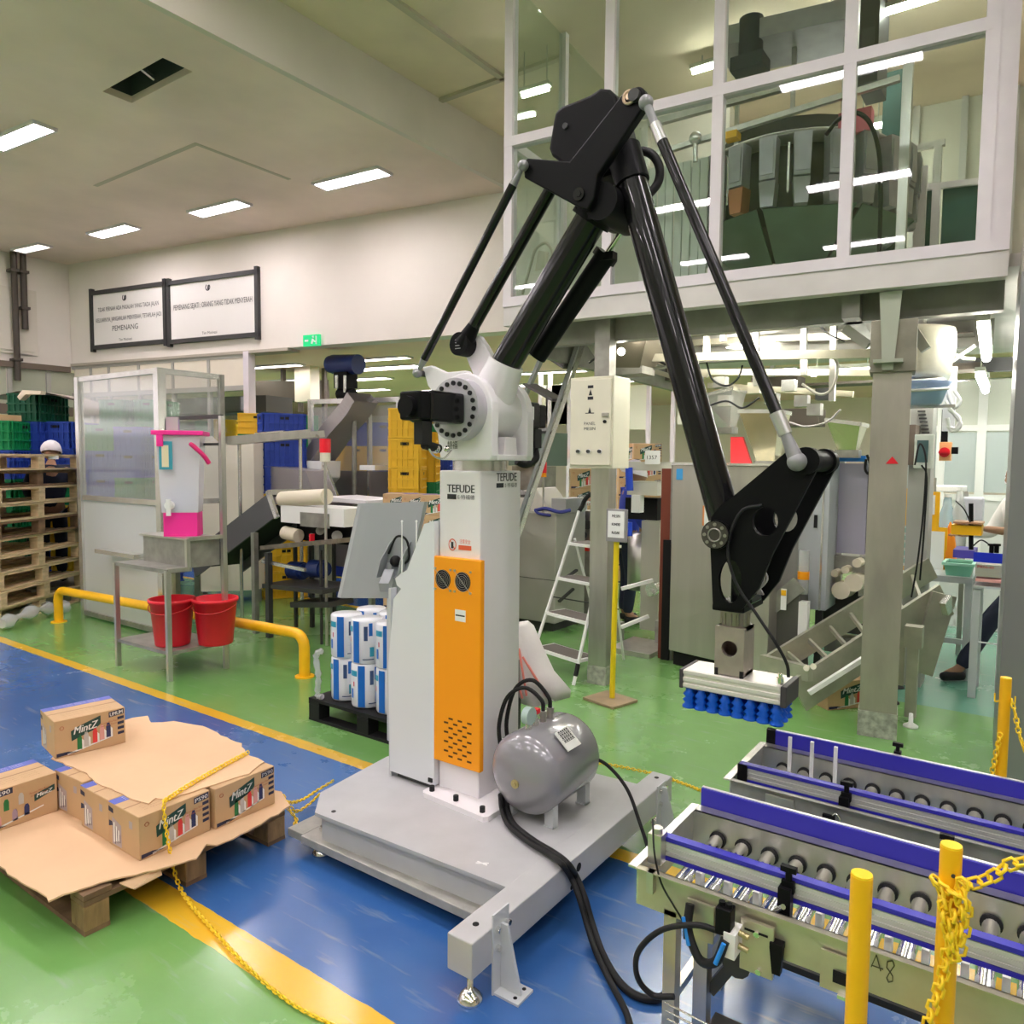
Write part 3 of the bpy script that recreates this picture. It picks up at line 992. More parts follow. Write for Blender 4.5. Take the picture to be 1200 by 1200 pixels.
# HMI panel seen from behind
hy = 2.78
t3 = Thing('operator_panel', 'grey tilted operator panel housing seen from behind, left of the white cabinet', 'panel', (-2.75, hy, ZP))
H = [at(417, 590, Y=2.72), at(495, 588, Y=2.86), at(464, 709, Y=2.80), at(393, 700, Y=2.66)]
n = (H[1] - H[0]).cross(H[3] - H[0]).normalized()
if n.dot(CAM - H[0]) < 0: n = -n
e = (H[1] - H[0]).normalized(); dn = (H[3] - H[0]).normalized()
W_ = (H[1] - H[0]).length + .02; Hh = (H[3] - H[0]).length
prof = [(0, -.03), (.012, .0), (.04, .018), (.10, .024), (W_, .024), (W_, -.03)]
m = MB(); vs = []
for hh in (0, Hh):
    for (x, y) in prof: vs.append(H[0] + e * x + n * y + dn * hh)
k = len(prof)
m.add(vs, [tuple(range(k)), tuple(reversed(range(k, 2 * k)))] + [(i, i + k, (i + 1) % k + k, (i + 1) % k) for i in range(k)])
t3.part('housing', m, GREYH)
cpt = H[0] + e * (W_ * .80) + dn * (Hh * .53)
m = MB()
b0 = cpt + n * .024
for s_ in (-1, 1):
    o_ = e * s_ * .055
    vs = [b0 + o_ - dn * .07, b0 + o_ + dn * .12, b0 + o_ + dn * .12 + n * .09, b0 + o_ + dn * .03 + n * .09]
    m.quadslab(vs, .004)
m.quadslab([b0 - e * .055 + dn * .12, b0 + e * .055 + dn * .12, b0 + e * .055 + dn * .12 + n * .09, b0 - e * .055 + dn * .12 + n * .09], .004)
m.bar(b0 + dn * .10 + n * .06, Vector((b0.x + .06, 2.62, b0.z - .15)), .05, .05)
t3.part('bracket', m, GREYH)
m = MB(); p = at(458, 693, Y=hy); m.cyl((p.x, hy, ZP), (p.x, hy, b0.z - .05), .022, 14); t3.part('post', m, GREYL)
m = MB(); m.tube(smooth_path([b0 - e * .05 + dn * .0 + n * .01, b0 - e * .02 - dn * .09 + n * .03, b0 + e * .04 - dn * .07 + n * .03, b0 + e * .07 + dn * .03 + n * .02, b0 + e * .02 + dn * .07 + n * .02]), .006); m.ball(b0 + dn * .04 + n * .02, .03, 8)
t3.part('cable', m, RUBBER)
m = MB()
for px, y0, y1 in ((471, 690, 611), (488, 650, 611)):
    a, b_ = at(px, y0, Y=2.62), at(px, y1, Y=2.62)
    m.cyl(a, b_, .0035, 6); m.ball(b_, .006, 6)
t3.part('antenna', m, PLASTICW)

# ---- shoulder casting, axis along Y at (SX, SZ)
SX, SZ = -2.0, 1.91
def cheek(y0, y1, rr=.155):
    pts = [(SX - .125, 1.70), (SX + .145, 1.70), (SX + .155, 1.72), (SX + .155, SZ)] + arc(SX, SZ, rr, 0, 180, 16) + [(SX - rr, SZ)]
    return MB().prism(pts, 'y', y0, y1)
m = cheek(2.455, 2.50); 
ck = t.part('shoulder_cheek', m, WHITE, bevel=.006)
m = cheek(2.715, 2.76, .15)
t.part('shoulder_cheek', m, WHITE, bevel=.006)
m = MB(); m.box((SX - .12, 2.50, 1.70), (SX + .15, 2.715, 1.725)); m.box((SX - .12, 2.50, 1.72), (SX - .09, 2.715, 1.86))
m.prism([(2.56, 1.72), (2.66, 1.72), (2.65, 1.80), (2.57, 1.80)], 'x', SX + .10, SX + .14)
t.part('shoulder_base', m, WHITE, bevel=.004)
m = MB(); m.cyl((SX, 2.50, SZ), (SX, 2.715, SZ), .125, 28); t.part('shoulder_drum', m, WHITE)
m = MB(); m.cyl((SX, 2.395, SZ), (SX, 2.455, SZ), .13, 36); rg = t.part('reducer_flange', m, mat('flange_lilac', (.55, .53, .58), .35, .3))
m = MB()
for k in range(20):
    a = 2 * PI * k / 20; m.cyl((SX + .108 * math.cos(a), 2.388, SZ + .108 * math.sin(a)), (SX + .108 * math.cos(a), 2.396, SZ + .108 * math.sin(a)), .010, 8)
t.split('flange_bolt', m, RUBBER, rg)
m = MB(); m.cyl((SX, 2.76, SZ), (SX, 2.80, SZ), .125, 32); rg = t.part('reducer_flange', m, MATS['flange_lilac'])
m = MB()
for k in range(20):
    a = 2 * PI * k / 20; m.cyl((SX + .108 * math.cos(a), 2.80, SZ + .108 * math.sin(a)), (SX + .108 * math.cos(a), 2.806, SZ + .108 * math.sin(a)), .008, 8)
t.split('flange_bolt', m, RUBBER, rg)
# motors
def motor(y0, y1, sgn):
    m = MB(); h = .062
    m.box((SX - h, y0, SZ - h), (SX + h, y1, SZ + h))
    mo = t.part('servo_motor', m, BLACK, bevel=.012)
    m = MB(); e0 = y0 if sgn < 0 else y1
    m.box((SX - .055, e0, SZ - .055), (SX + .055, e0 + sgn * .06, SZ + .055)); m.cyl((SX, e0 + sgn * .06, SZ - .005), (SX, e0 + sgn * .085, SZ - .005), .04, 20)
    t.part('encoder_cap', m, BLACKM, mo, bevel=.008)
    m = MB(); m.box((SX + .0, e0 - sgn * .02, SZ - .15), (SX + .045, e0 + sgn * .035, SZ - .06)); m.cyl((SX + .02, e0, SZ - .15), (SX + .02, e0 + (-sgn) * .09, SZ - .165), .018, 10)
    t.part('plug', m, RUBBER, mo)
    return mo
mo = motor(2.19, 2.395, -1)
m = MB(); m.tube(smooth_path([(SX + .02, 2.19, SZ - .09), (SX + .03, 2.22, SZ - .18), (SX + .03, 2.29, SZ - .205), (SX + .02, 2.36, SZ - .17)]), .004); t.part('sensor_cable', m, STEELB, mo)
m = MB(); m.box((SX - .01, 2.155, SZ + .01), (SX + .02, 2.16, SZ + .02)); t.part('status_window', m, mat('cyan_label', (.4, .7, .8), .4), mo)
m = MB(); m.ball((SX + .02, 2.26, SZ - .165), .02, 8); m.ball((SX + .02, 2.33, SZ - .165), .014, 8); t.split('cable_gland', m, CHROME, mo)
mo = motor(2.80, 2.96, 1)
m = MB(); m.box((SX + .0625, 2.86, SZ - .02), (SX + .064, 2.90, SZ + .04)); t.part('rating_label', m, PAPER, mo)
m = MB(); m.tube(smooth_path([(SX + .02, 2.98, SZ - .15), (SX + .03, 2.97, SZ - .2), (SX + .0, 2.93, SZ - .23), (SX - .02, 2.88, SZ - .215)]), .016); t.part('cable', m, RUBBER, mo)
# lettering on cheek
m = MB(); text(m, '特福', (SX - .055, 2.4535, 1.765), XR_, ZU, .034, .055); t.part('lettering', m, LETTER, ck)
# lower arm root casting
AL0, AL1 = at(580, 448, Y=2.615), at(703, 240, Y=2.615)
ad = (AL1 - AL0).normalized()
m = MB(); m.cyl(Vector((SX, 2.615, SZ)), AL0 + ad * .10, .105, 28, .078); t.part('arm_socket', m, WHITE)
m = MB(); m.cyl(AL0 - ad * .03, AL1 - ad * .02, .064, 32); la = t.part('lower_arm', m, BLACK)
# rear horn (crank)
hb = at(560, 408, Y=2.66)
def hp(px, py, y): 
    p = at(px, py, Y=y); return (p.x, p.z)
m = MB(); m.prism([hp(548, 420, 2.68), hp(555, 397, 2.68), hp(562, 393, 2.68), hp(572, 408, 2.68), hp(588, 440, 2.68), (SX + .03, SZ + .06), (SX - .08, SZ + .10)], 'y', 2.67, 2.71)
t.part('crank_horn', m, WHITE, bevel=.006)
m = MB(); m.prism([hp(494, 430, 2.50), hp(503, 428, 2.50), hp(520, 436, 2.50), hp(545, 434, 2.50), (SX + .0, SZ + .13), (SX - .15, SZ + .03), hp(500, 452, 2.50)], 'y', 2.505, 2.545)
t.part('crank_lever', m, WHITE, bevel=.006)
# parallel rods
def rod(p0, p1, r, end0, end1, name='parallel_rod', erad=.022):
    d = (p1 - p0).normalized()
    m = MB(); m.cyl(p0 + d * end0, p1 - d * end1, r, 18); ro = t.part(name, m, BLACK)
    m = MB()
    if end0 > .03:
        m.cyl(p0 + d * .015, p0 + d * (end0 + .002), r * .55, 14, r * .95); m.ball(p0, erad, 12)
    if end1 > .03:
        m.cyl(p1 - d * .015, p1 - d * (end1 + .002), r * .55, 14, r * .95); m.ball(p1, erad, 12)
    if m.v: t.part('rod_end', m, mat('rod_end_grey', (.28, .28, .29), .35, .5), ro)
    return ro
rod(at(489, 437, Y=2.47), at(613, 194, Y=2.47), .0175, .07, .08)
m = MB(); a = at(489, 437, Y=2.47); m.cyl(a, a + Vector((0, .06, 0)), .014, 12); t.part('joint_pin', m, DARK)
p0, p1 = at(543, 404, Y=2.64), at(655, 205, Y=2.64)
m = MB(); m.cyl(p0, p1, .027, 20); t.part('rear_rod', m, BLACK)
m = MB(); d = (p1 - p0).normalized(); m.cyl(p0 - Vector((0, .035, 0)), p0 + Vector((0, .035, 0)), .052, 24); m.cyl(p0, p0 + d * .10, .045, 18, .028); rl = t.part('rod_lobe', m, BLACKM)
m = MB()
for k in range(4): m.box((p0.x - .018, p0.y - .0365, p0.z - .022 + k * .013), (p0.x + .012, p0.y - .035, p0.z - .019 + k * .013))
t.part('rating_print', m, mat('grey_print', (.5, .5, .5), .5), rl)
# balance cylinder on the far side of the lower arm
a0, a1 = at(629, 418, Y=2.74), at(708, 302, Y=2.74)
d = (a1 - a0).normalized()
m = MB(); m.cyl(a0, a1, .042, 20); bc = t.part('balance_cylinder', m, BLACKM)
m = MB(); m.cyl(a1, a1 + d * .14, .012, 10); t.part('cylinder_rod', m, CHROME, bc)
m = MB(); m.cyl(a1 - d * .01, a1 + d * .02, .052, 6); m.box((a1.x - .02, 2.70, a1.z - .02), (a1.x + .06, 2.74, a1.z + .01)); t.part('cylinder_head', m, BLACKM, bc)
# elbow
EL = at(690, 232, Y=2.52); ELX, ELZ = EL.x, EL.z
m = MB(); m.cyl((ELX, 2.54, ELZ), (ELX, 2.76, ELZ), .072, 30); m.cyl((ELX + .05, 2.52, ELZ - .02), (ELX + .05, 2.76, ELZ - .02), .07, 24); t.part('elbow_hub', m, BLACKM)
m = MB(); m.cyl(AL1 - ad * .07, AL1 + ad * .03, .082, 24); t.part('elbow_collar', m, BLACKM)
# forearm
F0, F1 = at(731, 178, Y=2.62), at(848, 603, Y=2.62)
fd = (F1 - F0).normalized()
m = MB(); m.cyl(F0, F1 + fd * .01, .057, 32); fa = t.part('forearm', m, BLACK)
m = MB(); m.cyl(F0 - fd * .01, F0 + fd * .13, .066, 28); t.part('forearm_sleeve', m, BLACKM, fa)
# hood (forearm rear end)
def PQ(pts, y): return [(at(a, b, Y=y).x, at(a, b, Y=y).z) for a, b in pts]
m = MB(); m.prism(PQ([(657, 150), (659, 138), (667, 131), (700, 118), (712, 110), (722, 111), (729, 119), (735, 140), (742, 172), (735, 205), (705, 215), (672, 200), (655, 188), (652, 180)], 2.66), 'y', 2.60, 2.72)
hd = t.part('elbow_hood', m, BLACKM, bevel=.012)
m = MB(); c = PQ([(663, 148)], 2.6)[0]; m.cyl((c[0], 2.592, c[1]), (c[0], 2.602, c[1]), .012, 10); t.part('hood_bolt', m, DARK, hd)
# triangle link plate
TY0, TY1 = 2.49, 2.53
ap = at(745, 113, Y=2.49)
poly = PQ([(613, 190), (618, 185), (667, 189), (690, 160), (733, 105)], 2.49) + arc(ap.x, ap.z, .034, 140, 10, 8) + PQ([(752, 128), (716, 182), (700, 205), (696, 232), (688, 246), (672, 240), (614, 208)], 2.49)
m = MB(); m.prism(poly, 'y', TY0, TY1); tp = t.part('triangle_plate', m, BLACKM, bevel=.006)
c = at(679, 228, Y=2.49)
m = MB(); m.cyl((c.x, 2.482, c.z), (c.x, 2.49, c.z), .024, 18); m.cyl((c.x, 2.478, c.z), (c.x, 2.483, c.z), .012, 6); t.part('pivot_bolt', m, BLACK, tp)
m = MB(); m.tube([(ap.x - .022 + .022 * math.cos(q * PI / 8), 2.482, ap.z + .022 * math.sin(q * PI / 8)) for q in range(16)], .006, 6, close=True); m.cyl((ap.x - .022, 2.474, ap.z), (ap.x - .022, 2.49, ap.z), .012, 6); t.part('pin_ring', m, mat('bronze_pin', (.55, .42, .30), .3, .8), tp)
# long parallel rod to the wrist
R0 = Vector((ap.x + .015, 2.56, ap.z - .01)); R1 = at(934, 541, Y=2.47)
R0 = at(757, 120, Y=2.47)
dd = (R1 - R0).normalized()
m = MB(); m.cyl(R0 + dd * .16, R1 - dd * .17, .0195, 20); ro = t.part('long_rod', m, BLACK)
m = MB(); m.cyl(R0 + dd * .09, R0 + dd * .162, .020, 8, .021); m.cyl(R1 - dd * .172, R1 - dd * .095, .024, 8, .022); t.part('rod_sleeve', m, mat('sleeve_alu', (.60, .60, .58), .3, .7), ro)
m = MB(); m.cyl(R0, R0 + dd * .09, .016, 14, .014); m.cyl(R1 - dd * .095, R1, .0165, 16, .026); m.ball(R1, .031, 14); m.ball(R0, .026, 12); t.part('rod_end', m, mat('rod_end_light', (.27, .27, .28), .4, .2), ro)
m = MB(); m.cyl((ap.x, 2.47, ap.z), (ap.x, 2.54, ap.z), .022, 16); t.part('joint_pin', m, DARK, ro)
# wrist link plates
WP = at(842, 626, Y=2.50); TP2 = at(945, 540, Y=2.50)
def circ(cx, cz, rx, rz_=None, n=24, rot=0):
    rz_ = rz_ or rx
    o = []
    for i in range(n):
        a = 2 * PI * i / n; x, z = rx * math.cos(a), rz_ * math.sin(a)
        o.append((cx + x * math.cos(rot) - z * math.sin(rot), cz + x * math.sin(rot) + z * math.cos(rot)))
    return o
near = PQ([(832, 620), (834, 606), (845, 592), (858, 583), (926, 526)], 2.50) + arc(TP2.x, TP2.z, .042, 120, -20, 8) + PQ([(905, 650), (889, 690), (870, 714), (836, 711)], 2.50)
h1 = PQ([(897, 611)], 2.50)[0]; h2 = PQ([(856, 681)], 2.50)[0]
m = plate([near, circ(h1[0], h1[1], .042, .048), circ(h2[0], h2[1], .040, .075)], 'y', 2.495, 2.515)
t.part('wrist_plate', m, BLACKM)
TP3 = at(967, 541, Y=2.72)
dx, dz = TP3.x - TP2.x, TP3.z - TP2.z
far = [(x + dx, z + dz) for x, z in near]
m = plate([far, circ(h1[0] + dx, h1[1] + dz, .042, .048), circ(h2[0] + dx, h2[1] + dz, .040, .06)], 'y', 2.705, 2.725)
t.part('wrist_plate', m, BLACKM)
m = MB(); m.cyl((TP2.x, 2.49, TP2.z), (TP3.x, 2.735, TP3.z), .036, 24); m.cyl((TP2.x, 2.485, TP2.z), (TP2.x, 2.53, TP2.z), .044, 24); m.cyl((TP3.x, 2.69, TP3.z), (TP3.x, 2.735, TP3.z), .044, 24); t.part('link_spacer', m, BLACKM)
m = MB(); m.cyl((WP.x, 2.47, WP.z), (WP.x, 2.72, WP.z), .05, 24); t.part('wrist_axle', m, BLACKM)
m = MB(); m.cyl((WP.x, 2.462, WP.z), (WP.x, 2.497, WP.z), .046, 28); wfl = t.part('wrist_flange', m, mat('dark_flange', (.10, .09, .085), .35, .7))
m = MB()
for k in range(8):
    a = 2 * PI * k / 8; m.cyl((WP.x + .036 * math.cos(a), 2.458, WP.z + .036 * math.sin(a)), (WP.x + .036 * math.cos(a), 2.463, WP.z + .036 * math.sin(a)), .006, 8)
m.tube([(WP.x + .022 * math.cos(q * PI / 8), 2.460, WP.z + .022 * math.sin(q * PI / 8)) for q in range(16)], .003, 6, close=True)
t.split('flange_bolt', m, mat('bolt_grey', (.35, .33, .30), .3, .8), wfl)
# wrist motor inside the plates
c = at(880, 640, Y=2.6)
m = MB(); m.cyl((c.x - .02, 2.52, c.z), (c.x - .02, 2.66, c.z), .065, 24); m.box((c.x - .055, 2.56, c.z - .20), (c.x + .02, 2.68, c.z - .02)); t.part('wrist_motor', m, BLACK, bevel=.006)
gp = at(862, 712, Y=2.60); GX = gp.x
ZB = at(836, 711, Y=2.50).z
m = MB(); m.box((GX - .05, 2.50, ZB - .012), (GX + .062, 2.72, ZB + .012)); t.part('wrist_foot', m, BLACKM, bevel=.005)
m = MB()
for k in range(5): m.tube(smooth_path([(c.x + .03, 2.60 + k * .012, c.z - .06), (c.x + .06 - k * .01, 2.60, c.z - .11), (c.x + .01 + k * .008, 2.62, c.z - .17)]), .004)
t.part('signal_cable', m, mat('cable_sheath', (.45, .42, .42), .5))
m = MB(); a = at(856, 640, Y=2.48)
ce = at(924, 797, Y=2.50)
m.tube(smooth_path([at(893, 592, Y=2.48), at(868, 600, Y=2.475), at(853, 640, Y=2.475), at(862, 682, Y=2.475), at(888, 722, Y=2.475), at(910, 755, Y=2.48), at(922, 778, Y=2.5), (ce.x, 2.5, ce.z + .01)]), .0055)
t.part('air_hose', m, RUBBER)
# gripper: rotary flange, riser block, suction bar, cups
m = MB(); m.cyl((GX, 2.60, ZB - .012), (GX, 2.60, ZB - .025), .058, 26); m.cyl((GX, 2.60, ZB - .025), (GX, 2.60, ZB - .075), .047, 26)
for k in range(12):
    a = 2 * PI * k / 12; m.cyl((GX + .047 * math.cos(a), 2.60 + .047 * math.sin(a), ZB - .07), (GX + .047 * math.cos(a), 2.60 + .047 * math.sin(a), ZB - .02), .006, 6)
t.part('tool_flange', m, mat('brushed_flange', (.34, .30, .27), .3, .8))
BZ0 = at(844, 790, Y=2.545).z; BZ1 = ZB - .075
bw = .052
m = plate([[(GX - bw, BZ0), (GX + bw, BZ0), (GX + bw, BZ1), (GX - bw, BZ1)], circ(GX, (BZ0 + BZ1) / 2 + .01, .028)], 'y', 2.545, 2.565)
for q in plate([[(GX - bw, BZ0), (GX + bw, BZ0), (GX + bw, BZ1), (GX - bw, BZ1)], circ(GX, (BZ0 + BZ1) / 2 + .01, .028)], 'y', 2.645, 2.665).v: pass
m.box((GX - bw, 2.565, BZ1 - .012), (GX + bw, 2.645, BZ1)); m.box((GX - bw, 2.565, BZ0), (GX + bw, 2.645, BZ0 + .012)); m.box((GX + bw - .012, 2.565, BZ0), (GX + bw, 2.645, BZ1)); m.box((GX - bw, 2.565, BZ0), (GX - bw + .012, 2.645, BZ1)); m.box((GX - bw, 2.645, BZ0), (GX + bw, 2.655, BZ1))
rb = t.part('riser_block', m, mat('riser_steel', (.40, .34, .30), .42, .5, .08, 20))
m = MB()
for x in (-.045, .045): m.cyl((GX + x, 2.548, BZ0 - .004), (GX + x, 2.548, BZ0 + .022), .008, 8)
t.split('clamp_bolt', m, RUBBER, rb)
GXL, GXR = at(800, 800, Y=2.53).x, at(914, 820, Y=2.53).x
GY0, GY1 = 2.53, 2.69
m = MB(); m.box((GXL, GY0 + .006, BZ0 - .07), (GXR, GY1 - .006, BZ0 - .003))
for z in (.004, .030, .052): m.box((GXL, GY0, BZ0 - z - .014), (GXR, GY1, BZ0 - z))
sb = t.part('suction_bar', m, mat('bar_alu', (.80, .76, .72), .35, .4), bevel=.002)
m = MB(); m.box((GXL - .014, GY0, BZ0 - .072), (GXL, GY1, BZ0 - .002)); m.box((GXR, GY0, BZ0 - .074), (GXR + .02, GY1, BZ0 - .002)); t.split('end_cap', m, mat('end_cap_dark', (.045, .04, .045), .5), sb, bevel=.003)
m = MB(); m.cyl((GXR - .01, GY0 + .03, BZ0 - .002), (GXR - .01, GY0 + .03, BZ0 + .02), .012, 8); m.cyl((GXR - .01, GY0 + .03, BZ0 + .02), (GXR - .01, GY0 + .03, BZ0 + .035), .008, 8); t.part('hose_fitting', m, CHROME, sb)
prof = [(.008, 0), (.012, -.003), (.013, -.014), (.022, -.026), (.013, -.036), (.023, -.047), (.014, -.056), (.024, -.068), (.024, -.074), (.018, -.076), (.0, -.070)]
cup0 = None
nx = 8
for j in range(3):
    for i in range(nx):
        x = GXL + .016 + (GXR - GXL - .032) * i / (nx - 1); y = GY0 + .026 + j * (GY1 - GY0 - .052) / 2
        if cup0 is None:
            m = MB(); m.lathe(prof, (0, 0, 0), n=14)
            cup0 = link('suction_cup', m, BLUEC, (0, 0, 0), t.o)
            cup0.location = Vector((x, y, BZ0 - .07)) - Vector(t.off)
        else:
            c = cup0.copy(); COL.objects.link(c); c.parent = t.o; c.location = Vector((x, y, BZ0 - .07)) - Vector(t.off)

# ---- handle hose loop at the elbow
m = MB()
hc = [at(745, 183, Y=2.70), at(752, 177, Y=2.72), at(765, 182, Y=2.72), at(773, 197, Y=2.72), at(771, 214, Y=2.72), at(760, 228, Y=2.70), at(752, 232, Y=2.68)]
m.tube(smooth_path(hc), .017, 12); t.part('cable_loop', m, RUBBER)
m = MB(); m.ball(at(744, 184, Y=2.66), .014, 8); t.part('loop_bolt', m, CHROME)

# ================================================================== air tank on the deck
TX, TZ, TR = -1.66, .425, .172
t4 = Thing('air_tank', 'grey horizontal compressed air tank with nameplate on the robot base', 'tank', (TX, 2.62, ZP))
y0, y1 = 2.42, 2.74
prof = [(0, -.065), (.06, -.060), (.11, -.047), (.145, -.028), (.165, -.008), (TR, .012), (TR, y1 - y0 - .012), (.165, y1 - y0 + .008), (.145, y1 - y0 + .028), (.11, y1 - y0 + .047), (.06, y1 - y0 + .06), (0, y1 - y0 + .065)]
TR2 = .170
prof = [(r * TR2 / TR, h) for r, h in prof]
m = MB(); m.lathe(prof, (TX, y0 + .03, TZ), (0, 1, 0), n=48); sh = t4.part('shell', m, TANKG)
m = MB(); m.cyl((TX - .005, y0 - .04, TZ - .02), (TX - .005, y0 - .02, TZ - .02), .018, 16); m.cyl((TX - .005, y0 - .046, TZ - .02), (TX - .005, y0 - .038, TZ - .02), .009, 6); t4.part('drain_plug', m, mat('brass', (.5, .42, .22), .35, .8), sh)
for y in (y0 + .06, y1 + .0):
    for s_ in (-1, 1):
        m = MB(); x = TX + s_ * .10
        m.box((x - .022, y - .003, ZP), (x + .022, y + .003, TZ - .09)); m.box((x + s_ * .022 - .003, y - .012, ZP), (x + s_ * .022 + .003, y + .025, TZ - .10)); m.box((x - .025, y - .012, ZP), (x + .025, y + .028, ZP + .005))
        t4.part('leg', m, GREYL)
tz = TZ + TR2
for i, (y, kind) in enumerate(((2.50, 'gauge'), (2.555, 'valve'), (2.61, 'fit'), (2.665, 'fit'))):
    m = MB(); m.cyl((TX - .02, y, tz - .01), (TX - .02, y, tz + .025), .014, 10)
    if kind == 'gauge':
        g_ = t4.part('pressure_gauge', m, STEELB)
        m = MB(); m.cyl((TX - .035, y, tz + .055), (TX - .005, y, tz + .055), .036, 24); t4.part('dial', m, mat('gauge_teal', (.40, .52, .50), .4), g_)
    elif kind == 'valve':
        m.cyl((TX - .02, y, tz + .02), (TX - .02, y, tz + .04), .010, 8); m.box((TX - .03, y - .01, tz + .035), (TX - .01, y + .01, tz + .055)); v_ = t4.part('safety_valve', m, STEELB)
        m = MB(); m.box((TX - .032, y - .014, tz + .05), (TX - .008, y + .014, tz + .07)); t4.part('valve_cap', m, RED, v_)
    else:
        m.cyl((TX - .02, y, tz + .02), (TX - .02, y, tz + .045), .016, 6); t4.part('hose_fitting', m, mat('fitting_grey', (.4, .38, .36), .4, .6))
m = MB()
for y, dx_ in ((2.61, .0), (2.665, .02)):
    m.tube(smooth_path([(TX - .02, y, tz + .04), (TX - .03, y, tz + .09), (TX - .10, y - .02, tz + .135 + dx_), (TX - .17, y - .05, tz + .09 + dx_), (TX - .20, y - .07, tz - .03), (TX - .19, y - .07, tz - .15)]), .009)
t4.part('air_hose', m, RUBBER)
# nameplate standing proud of the shell at upper right
a = math.radians(48)
nn = Vector((math.cos(a), 0, math.sin(a))); tt = Vector((-math.sin(a), 0, math.cos(a)))
c = Vector((TX, 2.575, TZ)) + nn * (TR2 + .012)
m = MB(); m.quadslab([c - tt * .045 - Vector((0, .05, 0)), c - tt * .045 + Vector((0, .05, 0)), c + tt * .045 + Vector((0, .05, 0)), c + tt * .045 - Vector((0, .05, 0))], .006)
m.cyl(c - nn * .03, c, .02, 10)
npt = t4.part('nameplate', m, PLASTICW)
m = MB()
c2 = c + nn * .0068
for k in range(4):
    q = c2 + tt * (.03 - .014 * k)
    m.add([q + Vector((0, y, 0)) + tt * z for y, z in ((-.040, 0), (.040, 0), (.040, .0025), (-.040, .0025))], [(0, 1, 2, 3)])
    for j in range(5):
        y = -.035 + j * .015
        m.add([q + Vector((0, yy, 0)) + tt * z for yy, z in ((y, .004), (y + .011, .004), (y + .011, .012), (y, .012))], [(0, 1, 2, 3)])
t4.part('lettering', m, LETTER, npt)

# ================================================================== cables over the base
def cable(pts, r, label, name='cable', material=RUBBER, n=8):
    m = MB(); m.tube(smooth_path(pts, 8), r, n)
    return solo(name, m, material, label, 'cable')
z = ZP + .018
c1 = [at(592, 930, Z=ZP + .10), at(594, 948, Z=ZP + .03), at(602, 966, Z=z), at(625, 985, Z=z), at(648, 999, Z=z), at(664, 1011, Z=z + .012), at(675, 1027, X=BX1 + .02), at(685, 1052, Z=.12), at(694, 1083, Z=.05), at(705, 1115, Z=.02), at(722, 1146, Z=.015), at(742, 1165, Z=.015), at(765, 1171, Z=.015), at(785, 1165, Z=.02)]
cable(c1, .013, 'thick black cable running from the tank over the deck to the conveyor leg')
c2_ = [p + Vector((-.006, -.025, .004)) for p in c1[:10]] + [at(716, 1152, Z=.015), at(735, 1190, Z=.015), at(742, 1230, Z=.015)]
cable(c2_, .011, 'second black cable leaving the bundle towards the bottom edge of the picture')
cable([at(690, 886, Y=2.75), at(712, 897, Y=2.78), at(735, 925, Y=2.78), at(750, 965, Y=2.75), at(758, 990, Y=2.72), at(762, 1010, Z=.1), at(768, 1040, Z=.02)], .008, 'black cable arching from behind the tank down to the floor')
# plastic wrapped bundle behind column
m = MB()
pth = [at(604, 735, Y=3.1), at(612, 770, Y=3.1), at(622, 800, Y=3.12), at(635, 818, Y=3.15), at(622, 822, Y=3.12), at(610, 825, Y=3.1)]
vs = [at(600, 730, Y=3.05), at(607, 736, Y=3.05), at(619, 765, Y=3.02), at(631, 790, Y=3.06), at(642, 803, Y=3.03), at(651, 813, Y=3.1), at(650, 822, Y=3.1), at(640, 819, Y=3.06), at(630, 816, Y=3.1), at(627, 829, Y=3.05), at(615, 826, Y=3.08), at(604, 822, Y=3.04)]
N = len(vs)
cen = sum(vs, Vector()) / N
allv = vs + [v + Vector((.03, .10, 0)) for v in vs] + [cen + Vector((0, -.05, 0)), cen + Vector((0, .14, 0))]
fs = [(i, (i + 1) % N, 2 * N) for i in range(N)] + [(N + (i + 1) % N, N + i, 2 * N + 1) for i in range(N)] + [(i, i + N, (i + 1) % N + N, (i + 1) % N) for i in range(N)]
m.add(allv, fs, True)
t5 = Thing('draped_cloth', 'white cloth with red stripes hanging behind the column beside the tank', 'cloth', (cen.x, cen.y, ZP))
t5.part('cloth', m, CLOTH)
m = MB()
for a_, b_ in (((608, 760), (617, 815)), ((613, 770), (640, 815)), ((604, 790), (612, 818))):
    m.tube([at(*a_, Y=3.03), (at(*a_, Y=3.0) + at(*b_, Y=3.0)) / 2, at(*b_, Y=3.03)], .006)
t5.part('stripe', m, mat('stripe_red', (.8, .25, .2), .8))
pp_ = at(607, 830, Y=3.04); m = MB(); m.box((pp_.x - .04, 3.02, ZP), (pp_.x + .01, 3.05, .70)); t5.part('rack_post', m, DARK)
